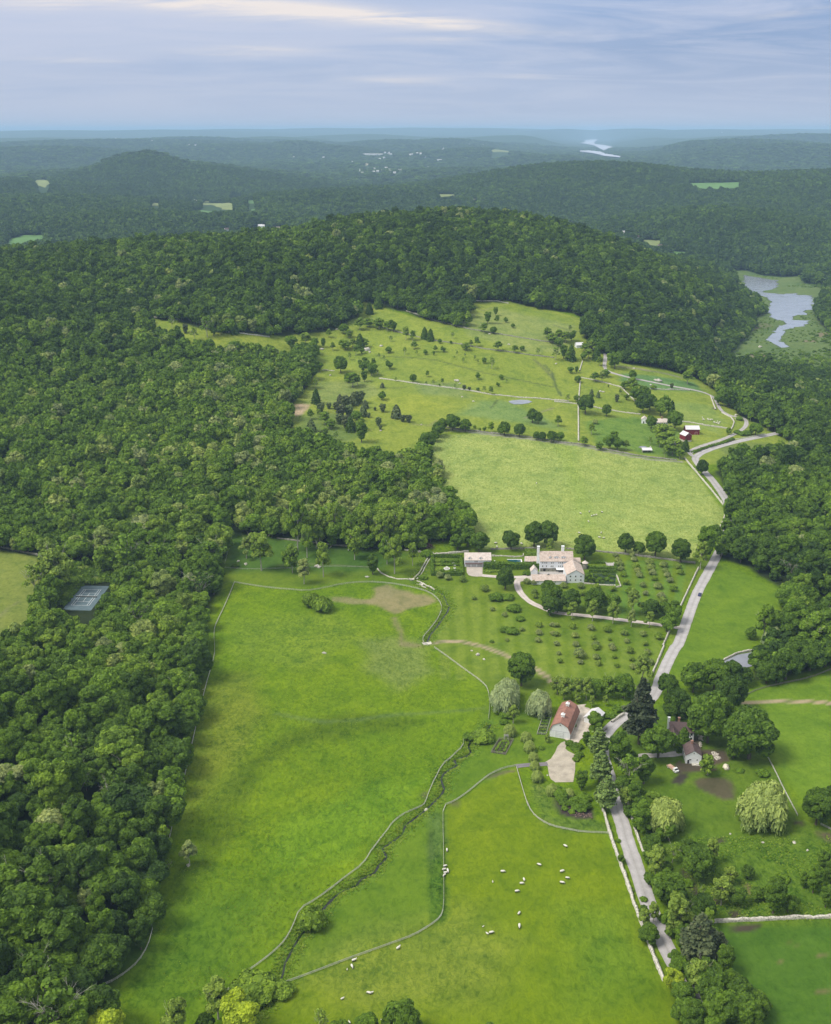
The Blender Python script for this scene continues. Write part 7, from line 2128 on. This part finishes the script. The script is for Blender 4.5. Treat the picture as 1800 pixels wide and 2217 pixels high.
for q, (a, b) in enumerate(((602, 440), (615, 475), (612, 520), (618, 560))):
    x, y = P('g', a, b)
    bn = thing('garden_bench', f'white garden bench on the right of the parterre, {("farthest", "second farthest", "second nearest", "nearest")[q]} of four', 'bench', (x, y, float(ground(x, y))), 0, 'white benches in the parterre')
    mb = MB(); mb.box(-0.8, -0.25, 0.40, 0.8, 0.25, 0.48); link(bpy.data.objects.new('seat', mb.mesh('seat', [M_WHITE])), bn)
    mb = MB(); mb.box(-0.8, 0.22, 0.48, 0.8, 0.28, 0.95); link(bpy.data.objects.new('backrest', mb.mesh('backrest', [M_WHITE])), bn)
    for sx in (-0.7, 0.7):
        mb = MB(); mb.box(sx - 0.05, -0.2, 0, sx + 0.05, 0.2, 0.40); link(bpy.data.objects.new('leg', mb.mesh('leg', [M_WHITE])), bn)
hedge('tall thick dark hedge in front of the swimming pool', PL('g', [(1065, 505), (1400, 505), (1736, 508)]) + [P('h', 350, 508)], 4.0, 3.6, 0.30, ls=0.4)
hedge('yellow green hedge beside the garage end of the pool', PL('g', [(1120, 470), (1118, 425), (1115, 395)]), 5.0, 2.6, 0.62, ls=0.4)
hedge('low flowering hedge at the foot of the tall pool hedge', PL('g', [(1070, 570), (1150, 575), (1300, 560)]), 2.2, 1.0, 0.7)
pc = PL('g', [(1240, 392), (1655, 392)])
pcx, pcy = (pc[0][0] + pc[1][0]) / 2, pc[0][1]
pz = float(ground(pcx, pcy))
pl_ = thing('swimming_pool', 'long narrow swimming pool with pale coping behind the tall hedge', 'pool', (pcx, pcy, pz))
mb = MB()
for x0, y0, x1, y1 in ((-9.2, -3.0, 9.2, -2.3), (-9.2, 2.3, 9.2, 3.0), (-9.2, -2.29, -8.4, 2.29), (8.4, -2.29, 9.2, 2.29)):
    mb.box(x0, y0, -0.4, x1, y1, 0.18)
link(bpy.data.objects.new('coping', mb.mesh('coping', [M_WHITE])), pl_)
mb = MB(); mb.box(-8.4, -2.3, -0.5, 8.4, 2.3, 0.06); link(bpy.data.objects.new('water', mb.mesh('water', [M_POOL])), pl_)
stone_wall('low wall on the far side of the pool lawn', PL('g', [(1190, 322), (1400, 322), (1690, 322), (1690, 285)]), h=0.8, wd=0.6, group=None)
hedge('square of bright vines at the left end of the big house', PL('h', [(130, 262), (300, 262)]), 7.0, 1.0, 0.6, ls=0.4)
hedge('far clipped hedge row right of the turret', PL('h', [(1110, 432), (1370, 432)]), 1.3, 1.5, 0.35)
hedge('middle clipped hedge row right of the turret', PL('h', [(1105, 515), (1525, 520)]), 2.2, 1.6, 0.38)
hedge('near clipped hedge row above the walled garden', PL('h', [(1130, 570), (1550, 575)]), 1.6, 1.8, 0.30)
hedge('tall hedge closing the walled garden on the right', PL('h', [(1530, 470), (1550, 545)]), 1.3, 1.6, 0.33)
mb = MB(); ex, ey = P('h', 1470, 478); ez = float(ground(ex, ey)); mb.box(-2.4, 0, -0.5, 2.4, 5.0, 0.5); mb.box(-2.7, -0.3, -0.5, -2.4, 5.3, 1.0); mb.box(2.4, -0.3, -0.5, 2.7, 5.3, 1.0)
o = obj('stone_terrace', mb.mesh('stone_terrace', [M_PAV]), label='square grey stone terrace at the end of the hedge rows', category='terrace'); o.location = (ex, ey, ez)
stone_wall('white topped wall along the near side of the walled garden', PL('h', [(1045, 752), (1160, 755), (1300, 772), (1540, 784)]), h=0.9, wd=0.5, group='walls of the walled garden')
stone_wall('white topped wall along the right side of the walled garden', PL('h', [(1556, 630), (1590, 710), (1625, 800), (1545, 812)]), h=1.1, wd=0.6, group='walls of the walled garden')
for q, (a, b, w_, t_) in enumerate([(1240, 640, 3, .3), (1300, 690, 4, .35), (1380, 620, 3.5, .3), (1410, 690, 4, .4), (1250, 720, 3, .5), (1480, 720, 3, .45), (1340, 730, 3, .3), (1500, 650, 3, .35), (1200, 690, 3.4, .25), (1450, 640, 3, .3), (1560, 740, 2, .6)]):
    x, y = P('h', a, b)
    o = plant('u', x, y, w_, '', t_, 'plants inside the walled garden', rs=rr); later(o, x, y, 'walled garden plant')
band  # (ground colours are already set)
sheet('planting_bed', PL('h', [(1180, 590), (1545, 590), (1540, 765), (1200, 745)]), 0.05, simple('dark_garden_soil', (0.025, 0.05, 0.018), 0.9, 0.4, 1.2), 1.5)

# fenced vegetable plot on the lawn
VP = PL('k', [(375, 290), (592, 308), (470, 538), (243, 503)])
vc = np.mean(VP, 0)
vz = float(ground(*vc))
sheet('plot_soil', VP, 0.06, simple('plot_soil', (0.06, 0.055, 0.035), 0.9, 0.3, 1.5), 1.0)
vp = thing('plot_fence', 'dark wooden pole fence round the vegetable plot on the lawn', 'fence', (vc[0], vc[1], vz))
per = densify(VP + [VP[0]], 0.75)
for x, y in per[:-1:1]:
    mb = MB(); mb.cone(x - vc[0], y - vc[1], -0.2, 1.25 + 0.35 * rr.random(), 0.09, 0.06, 5); link(bpy.data.objects.new('post', mb.mesh('post', [M_RAIL_DK])), vp)
mb = MB()
for a, b in zip(VP, VP[1:] + VP[:1]):
    for zz in (0.5, 1.0):
        mb.tube([(a[0] - vc[0], a[1] - vc[1], zz), (b[0] - vc[0], b[1] - vc[1], zz)], [0.06, 0.06], 4)
link(bpy.data.objects.new('rail', mb.mesh('rail', [M_RAIL_DK])), vp)
vv = [Vector(q) for q in VP]
def vq(u, v):
    return tuple(vv[0].lerp(vv[1], u).lerp(vv[3].lerp(vv[2], u), v))
for q, (u0, v0, u1, v1) in enumerate([(.25, .12, .75, .12), (.25, .9, .75, .9), (.22, .2, .22, .82), (.78, .2, .78, .82)]):
    hedge(f'green {("far", "near", "left", "right")[q]} border of the vegetable plot', [vq(u0, v0), vq(u1, v1)], 1.0, 0.35, 0.62, 'green borders of the vegetable plot', 0.2)
for q in range(6):
    x, y = vq(.5 + .08 * (q % 2) - .04, .25 + .1 * q)
    o = plant('u', x, y, 1.3, '', rr.uniform(.2, .5), 'plants in the vegetable plot', rs=rr); later(o, x, y, 'plot plant')
ax_, ay_ = P('k', 478, 300)
arb = thing('garden_arbor', 'pale wooden arbor at the far end of the vegetable plot', 'arbor', (ax_, ay_, float(ground(ax_, ay_))))
for sx in (-0.9, 0.9):
    for sy in (-0.7, 0.7):
        mb = MB(); mb.box(sx - .08, sy - .08, -0.1, sx + .08, sy + .08, 2.4); link(bpy.data.objects.new('post', mb.mesh('post', [M_RAIL])), arb)
mb = MB()
for sy in (-0.7, 0, 0.7):
    mb.box(-1.1, sy - .06, 2.4, 1.1, sy + .06, 2.52)
link(bpy.data.objects.new('top_beam', mb.mesh('top_beam', [M_RAIL])), arb)
# kitchen garden beside the barn
KG = PL('b', [(240, 330), (420, 330), (285, 640), (100, 720)])
KG = PL('b', [(200, 400), (330, 400), (240, 730), (95, 725)])
sheet('kitchen_garden', KG, 0.06, simple('kitchen_soil', (0.04, 0.055, 0.03), 0.9, 0.4, 1.0), 1.2)
kv = [Vector(q) for q in KG]
for q in range(7):
    t0 = (q + 0.5) / 7
    a, b = kv[0].lerp(kv[3], t0), kv[1].lerp(kv[2], t0)
    hedge(f'planted row {ORD[q] if q else "first"} from the far end of the kitchen garden by the barn', [tuple(a.lerp(b, .1)), tuple(a.lerp(b, .9))], 0.9, 0.5, rr.uniform(.3, .85), 'planted rows of the kitchen garden', 0.22)
kc = np.mean(KG, 0)
kf = thing('garden_fence', 'grey low fence round the kitchen garden left of the barn', 'fence', (kc[0], kc[1], float(ground(*kc))))
mb = MB()
for a, b in zip(KG, KG[1:] + KG[:1]):
    for zz in (0.5, 1.0):
        mb.tube([(a[0] - kc[0], a[1] - kc[1], zz), (b[0] - kc[0], b[1] - kc[1], zz)], [0.05, 0.05], 4)
link(bpy.data.objects.new('rail', mb.mesh('rail', [M_RAIL])), kf)
for x, y in densify(KG + [KG[0]], 2.0)[:-1]:
    mb = MB(); mb.cone(x - kc[0], y - kc[1], -0.2, 1.15, 0.08, 0.08, 5); link(bpy.data.objects.new('post', mb.mesh('post', [M_RAIL])), kf)
# ------------------------------------------------------------------ vehicles
M_BLUE = simple('dark_blue_car_paint', (0.03, 0.04, 0.14), 0.25, 0.05, 1, spec=0.6)
M_TYRE = simple('tyre_rubber', (0.02, 0.02, 0.02), 0.9)
M_LOAD = simple('tan_load', (0.55, 0.38, 0.26), 0.8, 0.2, 2)
def wheel(t, x, y, r=0.33, w_=0.22):
    mb = MB(); mb.cone(0, 0, -w_ / 2, w_ / 2, r, r, 16); o = link(bpy.data.objects.new('wheel', mb.mesh('wheel', [M_TYRE])), t); o.location = (x, y, r); o.rotation_euler = (0, R(90), 0)
    mb = MB(); mb.cone(0, 0, -w_ / 2 - .01, w_ / 2 + .01, r * .6, r * .6, 12); c = link(bpy.data.objects.new('rim', mb.mesh('rim', [M_ROOFG])), o)
cx, cy = P('E', 912, 836)
rd = np.array(PL('E', [(890, 880), (930, 770)]))
ang_c = math.atan2(rd[1][1] - rd[0][1], rd[1][0] - rd[0][0]) - math.pi / 2
car = thing('car', 'dark blue car driving on the straight grey road', 'car', (cx, cy, float(ground(cx, cy)) + 0.12), ang_c)
mb = MB()
for sx, w_ in ((0, 0.9),):
    mb.prism([(-2.25, .3), (2.2, .3), (2.25, .75), (1.25, .92), (-1.9, .98), (-2.25, .85)], -0.9, 0.9, 0, 'x')
o = link(bpy.data.objects.new('body', mb.mesh('body', [M_BLUE])), car); bmfix(o)
md = o.modifiers.new('bevel', 'BEVEL'); md.width = 0.08; md.segments = 2
mb = MB(); mb.prism([(-1.75, .94), (1.0, .92), (.35, 1.42), (-1.25, 1.45)], -0.74, 0.74, 0, 'x'); o = link(bpy.data.objects.new('cabin_glass', mb.mesh('cabin_glass', [M_GLASS])), car); bmfix(o)
mb = MB(); mb.box(-0.7, -1.2, 1.44, 0.7, 0.32, 1.5); link(bpy.data.objects.new('roof', mb.mesh('roof', [M_BLUE])), car)
for a in (-.85, .85):
    for b in (-1.4, 1.4):
        wheel(car, a, b)
    mb = MB(); mb.box(a * .8 - .15, 2.18, .6, a * .8 + .15, 2.27, .75); link(bpy.data.objects.new('headlight', mb.mesh('headlight', [M_WHITE])), car)
tx_, ty_ = P('c', 560, 920)
tk = thing('work_truck', 'small work truck with a tan load parked on the soil left of the cottage', 'truck', (tx_, ty_, float(ground(tx_, ty_))), R(28))
mb = MB(); mb.box(-1.0, -0.9, 0.6, 1.0, 3.2, 0.8); mb.box(-1.0, -0.9, .8, -.92, 3.2, 1.3); mb.box(.92, -0.9, .8, 1.0, 3.2, 1.3); link(bpy.data.objects.new('flat_bed', mb.mesh('flat_bed', [M_LOAD])), tk)
mb = MB(); mb.prism([(-2.9, .4), (-0.95, .4), (-0.95, 1.9), (-1.9, 1.95), (-2.3, 1.2), (-2.9, 1.1)], -0.95, 0.95, 0, 'x'); o = link(bpy.data.objects.new('cab', mb.mesh('cab', [M_WHITE])), tk); bmfix(o)
mb = MB(); mb.prism([(-2.34, 1.22), (-1.95, 1.88), (-1.98, 1.9), (-2.38, 1.24)], -0.85, 0.85, 0, 'x'); o = link(bpy.data.objects.new('windscreen', mb.mesh('windscreen', [M_GLASS])), tk); bmfix(o)
mb = MB()
for q in range(6):
    mb.box(-.8 + .1 * (q % 2), -0.7 + .62 * q, .8, .75, -0.2 + .62 * q, 1.25 + .25 * rr.random(), 0)
link(bpy.data.objects.new('load', mb.mesh('load', [simple('pinkish_sacks', (0.62, 0.40, 0.30), 0.8, 0.2, 2)])), tk)
for a in (-.9, .9):
    for b in (-2.1, 2.2):
        wheel(tk, a, b, .42, .28)

# ------------------------------------------------------------------ sheep: one continuous body each
M_FLEECE = simple('fleece', (0.68, 0.64, 0.56), 0.95, 0.12, 6)
M_DFACE = simple('dark_underside_and_skin', (0.035, 0.03, 0.028), 0.9, 0.2, 6)
def sheep_mesh(dark, grazing, lamb=False):
    st = [(-.66, .62, .07, .10), (-.62, .66, .22, .24), (-.45, .68, .30, .31), (-.15, .66, .33, .34), (.15, .66, .33, .34), (.42, .68, .30, .31), (.60, .74, .21, .23)]
    if grazing:
        st += [(.74, .66, .15, .16), (.88, .44, .12, .13), (.96, .26, .10, .11), (1.02, .12, .055, .06)]
    else:
        st += [(.72, .88, .14, .16), (.82, 1.02, .12, .13), (.98, 1.00, .10, .10), (1.12, .93, .06, .06)]
    n = 10
    V, F, Mi = [], [], []
    for i, (x, z, a, b) in enumerate(st):
        for k in range(n):
            g = 2 * math.pi * k / n
            V.append((x + (0.0 if not (grazing and i > 7) else b * 0.6 * math.sin(g)), a * math.cos(g), z + b * math.sin(g) * (0.5 if grazing and i > 7 else 1)))
    for i in range(len(st) - 1):
        for k in range(n):
            j = (k + 1) % n
            F.append((i * n + k, i * n + j, (i + 1) * n + j, (i + 1) * n + k))
            low = math.sin(2 * math.pi * (k + .5) / n) < (0.1 if dark else -9)  # lower half of the body takes the dark colour
            Mi.append(1 if i >= len(st) - 3 or (low and dark) else 0)
    F += [tuple(range(n))[::-1], tuple((len(st) - 1) * n + k for k in range(n))]
    Mi += [0, 1]
    mb = MB()
    mb.v, mb.f, mb.m = V, F, Mi
    for x in (-.45, .42):
        for y in (-.17, .17):
            mb.tube([(x, y, .5), (x + .02, y, .28), (x, y, .0)], [.08, .05, .045], 6, 1)
    hx, hz_ = (.93, .34) if grazing else (.86, 1.08)
    for y in (-1, 1):
        mb.tube([(hx, y * .09, hz_), (hx - .03, y * .24, hz_ - .02)], [.05, .02], 4, 1)
    s = mb.mesh('sheep', [M_FLEECE, M_DFACE], smooth=True)
    return s
SH = {(d, g): sheep_mesh(d, g) for d in (0, 1) for g in (0, 1)}
MARKS += [('bend of the sheep paddock fence', 925, 1905), ('middle of the straight paddock fence', 928, 1815), ('pale field below the hay wall', 1250, 1140)]
def sheep(reg, a, b, rz, dark=0, sc=1.25, graze=1, grp='sheep grazing in the lower paddock'):
    x, y = P(reg, a, b)
    o = obj('sheep', SH[(dark, graze)], category='sheep', group=grp)
    o.location = (x, y, float(ground(x, y)) - 0.01)
    o.rotation_euler = (0, 0, R(rz))
    o.scale = (sc * 0.88,) * 3
    ph = ('dark-sided' if dark else 'white') + (' lamb' if sc < 1 else ' sheep') + (' grazing' if graze else ' with raised head')
    later(o, x, y, ph)
for a, b, rz, dk, sc, g in [(80, 100, 20, 1, 1.25, 1), (72, 140, 200, 0, 1.2, 1), (115, 158, 280, 0, 1.4, 1), (85, 184, 10, 1, 1.25, 1), (74, 212, 230, 1, 1.2, 1), (802, 170, 0, 0, 1.4, 1), (1262, 85, 150, 1, 1.35, 1), (1545, 168, 20, 0, 1.45, 1), (1612, 250, -10, 1, 1.25, 1), (1545, 310, -15, 1, 1.45, 1),
                            (678, 295, 90, 0, 0.8, 0), (1070, 272, 100, 0, 1.3, 1), (1040, 318, 0, 0, 1.3, 1), (980, 418, 10, 1, 1.4, 1), (1007, 694, 60, 1, 1.3, 1), (1012, 852, 265, 0, 1.5, 1), (558, 852, 40, 0, 0.65, 0), (610, 944, 140, 0, 0.95, 0), (660, 936, 15, 1, 1.4, 1)]:
    sheep('s', a, b, rz, dk, sc, g)
for a, b, rz, dk, sc, g in [(1065, 122, 270, 0, 1.2, 1), (760, 738, 45, 0, 1.4, 0), (483, 815, 25, 1, 1.4, 0), (470, 852, 290, 1, 1.3, 1), (440, 869, 90, 0, 0.6, 0), (578, 1020, 160, 1, 1.3, 1), (592, 1017, 20, 0, 1.0, 0), (410, 1054, 30, 0, 1.0, 0), (455, 1203, 120, 0, 0.9, 0), (665, 1202, 140, 0, 1.3, 0)]:
    sheep('P', a, b, rz, dk, sc, g)
sheep('r', 490, 1125, 140, 1, 1.4, 1)
for a, b in [(165, 326), (220, 316), (235, 343), (250, 339), (265, 336), (300, 319), (215, 377), (158, 449), (295, 448), (283, 477), (312, 481)]:
    sheep('E', a, b, rr.uniform(0, 360), 0 if b > 330 or a == 165 else rr.randrange(2), 1.35, 1, 'sheep in the pale hay field')
for reg, a, b in (('g', 1255, 128), ('g', 1275, 187), ('g', 1660, 138), ('C', 1626, 137)):
    sheep(reg, a, b, rr.uniform(0, 360), 1 if a == 1255 else 0, 1.6 if reg == 'g' else 1.2, 1, 'sheep in the pale hay field')
for a, b in [(1165, 324), (1178, 345), (1192, 362), (1174, 363), (1250, 346), (1256, 361), (1283, 358), (1303, 356), (1322, 358), (1290, 366), (1350, 392), (1362, 406), (1344, 398), (1390, 405), (1405, 388), (1406, 417), (1425, 410), (1436, 396), (1420, 426), (1384, 412)]:
    sheep('f', a, b, rr.uniform(0, 360), 1 if rr.random() < 0.15 else 0, 1.25, 1, 'flock resting in the upper field by the lane')

# ------------------------------------------------------------------ boulders, stone heaps and odds and ends
def rock_mesh(seed, flat=0.6):
    rs = np.random.RandomState(seed)
    V, T = blob(np.zeros(3), np.array([1.0, 0.8, flat]), rs, 9, 7)
    V = V * (1 + 0.10 * rs.randn(len(V), 1))
    return np_mesh('boulder', V, None, T, mats=[M_STONE])
RK = [rock_mesh(i) for i in range(4)]
for reg, a, b, s in [('A', 375, 328, 1.6), ('A', 280, 452, 2.2), ('A', 653, 432, 2.2), ('A', 565, 455, 4.0), ('A', 582, 470, 1.8), ('A', 1332, 357, 1.6), ('A', 1452, 422, 1.6), ('A', 1125, 650, 2.6), ('A', 1145, 668, 1.4), ('A', 1160, 750, 1.2), ('A', 1230, 778, 1.2), ('A', 905, 925, 1.2), ('A', 650, 963, 1.2), ('A', 335, 616, 1.6),
                     ('B', 12, 543, 1.4), ('B', 290, 716, 1.6), ('B', 306, 720, 1.7), ('B', 650, 652, 4.0), ('B', 605, 676, 1.6), ('B', 500, 573, 1.6), ('B', 1290, 438, 3.2), ('C', 250, 655, 1.8), ('C', 264, 660, 1.5), ('C', 565, 722, 1.3), ('F', 292, 40, 1.0), ('F', 302, 42, 0.8), ('F', 1258, 51, 1.4), ('F', 1220, 26, 0.7), ('F', 1297, 80, 0.9), ('M', 1495, 623, 1.2), ('M', 1541, 641, 1.5),
                     ('y', 683, 798, 0.5), ('y', 1022, 890, 0.7), ('y', 1350, 890, 0.9), ('y', 1490, 970, 0.6), ('Q', 1505, 72, 0.7), ('O', 1180, 213, 0.9), ('N', 1265, 188, 0.5), ('N', 1274, 268, 0.4), ('f', 1058, 572, 1.3), ('f', 1690, 285, 2.0), ('f', 1700, 345, 2.0), ('F', 935, 1022, 1.0), ('r', 535, 683, 0.6), ('r', 265, 224, 0.5), ('c', 1098, 990, 0.5)]:
    x, y = P(reg, a, b)
    o = obj('boulder', RK[rr.randrange(4)], category='boulder', group='pale boulders lying in the grass')
    o.location = (x, y, float(ground(x, y)) + s * 0.12)
    o.scale = (s, s, s * 0.8)
    o.rotation_euler = (0, 0, rr.uniform(0, 6))
    later(o, x, y, ('large' if s > 1.9 else 'small' if s < 0.8 else 'pale') + ' boulder')
def heap(name, label, cat, reg, pts, n, size, mat_, seed):
    rs = np.random.RandomState(seed)
    p = np.asarray(PL(reg, pts))
    VV, TT, off = [], [], 0
    k = 0
    while k < n:
        x, y = rs.uniform(p[:, 0].min(), p[:, 0].max()), rs.uniform(p[:, 1].min(), p[:, 1].max())
        if not inpoly(np.array([x]), np.array([y]), p)[0]:
            continue
        s = size * rs.uniform(0.5, 1.3)
        V, T = blob(np.array([x, y, float(ground(x, y)) + s * rs.uniform(0.1, 0.8)]), np.array([s, s * 0.8, s * 0.6]), rs, 6, 4)
        VV.append(V); TT.append(T + off); off += len(V)
        k += 1
    return obj(name, np_mesh(name, np.concatenate(VV), None, np.concatenate(TT), mats=[mat_]), label=label, category=cat)
M_LIMEST = simple('pale_split_stone', (0.60, 0.54, 0.45), 0.85, 0.2, 3)
heap('stone_pile', 'crescent heap of pale stones on the soil right of the cottage', 'stone pile', 'c', [(1150, 650), (1220, 635), (1280, 680), (1310, 745), (1250, 770), (1210, 740), (1195, 690)], 90, 0.42, M_LIMEST, 1)
heap('stone_pile', 'heap of pale stones behind the cottage near the big tree', 'stone pile', 'c', [(950, 380), (1010, 365), (1050, 410), (1020, 460), (970, 440)], 45, 0.45, M_LIMEST, 2)
heap('stone_pile', 'small heap of stones behind the cottage chimney', 'stone pile', 'c', [(955, 490), (1000, 485), (1015, 560), (970, 570)], 28, 0.42, M_LIMEST, 3)
heap('sand_pile', 'smooth pale sand pile on the grass right of the cottage', 'sand pile', 'c', [(1355, 880), (1390, 870), (1415, 895), (1400, 915), (1365, 905)], 26, 0.95, simple('pale_sand', (0.75, 0.68, 0.52), 0.95, 0.08, 1), 4)
heap('brush_heap', 'dark brown heap of brush at the wood foot above the hedge garden', 'brush heap', 'C', [(895, 515), (960, 512), (980, 535), (930, 545), (900, 535)], 60, 0.8, simple('brush_brown', (0.12, 0.07, 0.06), 0.95, 0.3, 2), 5)
heap('log_heap', 'brown heap of roots and mulch in the planted bed by the road', 'mulch heap', 'r', [(560, 690), (700, 680), (820, 700), (825, 770), (650, 750), (560, 730)], 70, 0.32, simple('mulch_brown', (0.20, 0.14, 0.11), 0.95, 0.3, 2), 6)
mb = MB(); x, y = P('O', 982, 136); mb.prism([(-1.6, 0), (1.6, 0), (0.9, 1.1), (0, 1.4), (-1.0, 1.0)], -2.2, 2.2); o = obj('tarp_cover', mb.mesh('tarp_cover', [M_ROOFG]), label='pale grey tarp over a heap inside the lower left wood edge', category='tarp'); o.location = (x, y, float(ground(x, y))); bmfix(o)
# wooden bridges over the stream head and lower stream
for lab, reg, a, b, rz, w_, l_ in (('flat stone slab bridge over the stream head beside the park trees', 'C', 845, 737, 10, 3.2, 2.2), ('stone slab bridge between the two lower stream pools', 'g', 100, 770, -25, 2.6, 2.4), ('stone slab bridge below the fence corner near the meadow stream', 'C', 940, 1142, 20, 5.0, 3.0)):
    x, y = P(reg, a, b)
    mb = MB(); mb.box(-w_ / 2, -l_ / 2, -0.4, w_ / 2, l_ / 2, 0.35); mb.box(-w_ / 2, -l_ / 2 - .02, .35, -w_ / 2 + .3, l_ / 2 + .02, .7); mb.box(w_ / 2 - .3, -l_ / 2 - .02, .35, w_ / 2, l_ / 2 + .02, .7)
    o = obj('stone_bridge', mb.mesh('stone_bridge', [M_STONE]), label=lab, category='bridge', group='stone slab bridges over the stream'); o.location = (x, y, float(ground(x, y)) + 0.3); o.rotation_euler = (0, 0, R(rz))
write_labels()
# ------------------------------------------------------------------ the air between here and the far hills
mb = MB(); mb.box(-46000, -5000, float(ZZ.min()) - 1, 46000, 48000, max(305.0, float(ZZ.max()) + 32))
hm, t, out = mat('haze_air')
pvn = t.add('ShaderNodeVolumePrincipled', None, Color=(0.50, 0.72, 1.0, 1), Density=0.000065, Anisotropy=0.0)
t.link(pvn.outputs[0], out.inputs['Volume'])
o = obj('haze', mb.mesh('haze', [hm]), kind='stuff', label='thin blue haze filling the air down to the far hills', category='haze')
print('objects', len(SC.objects))
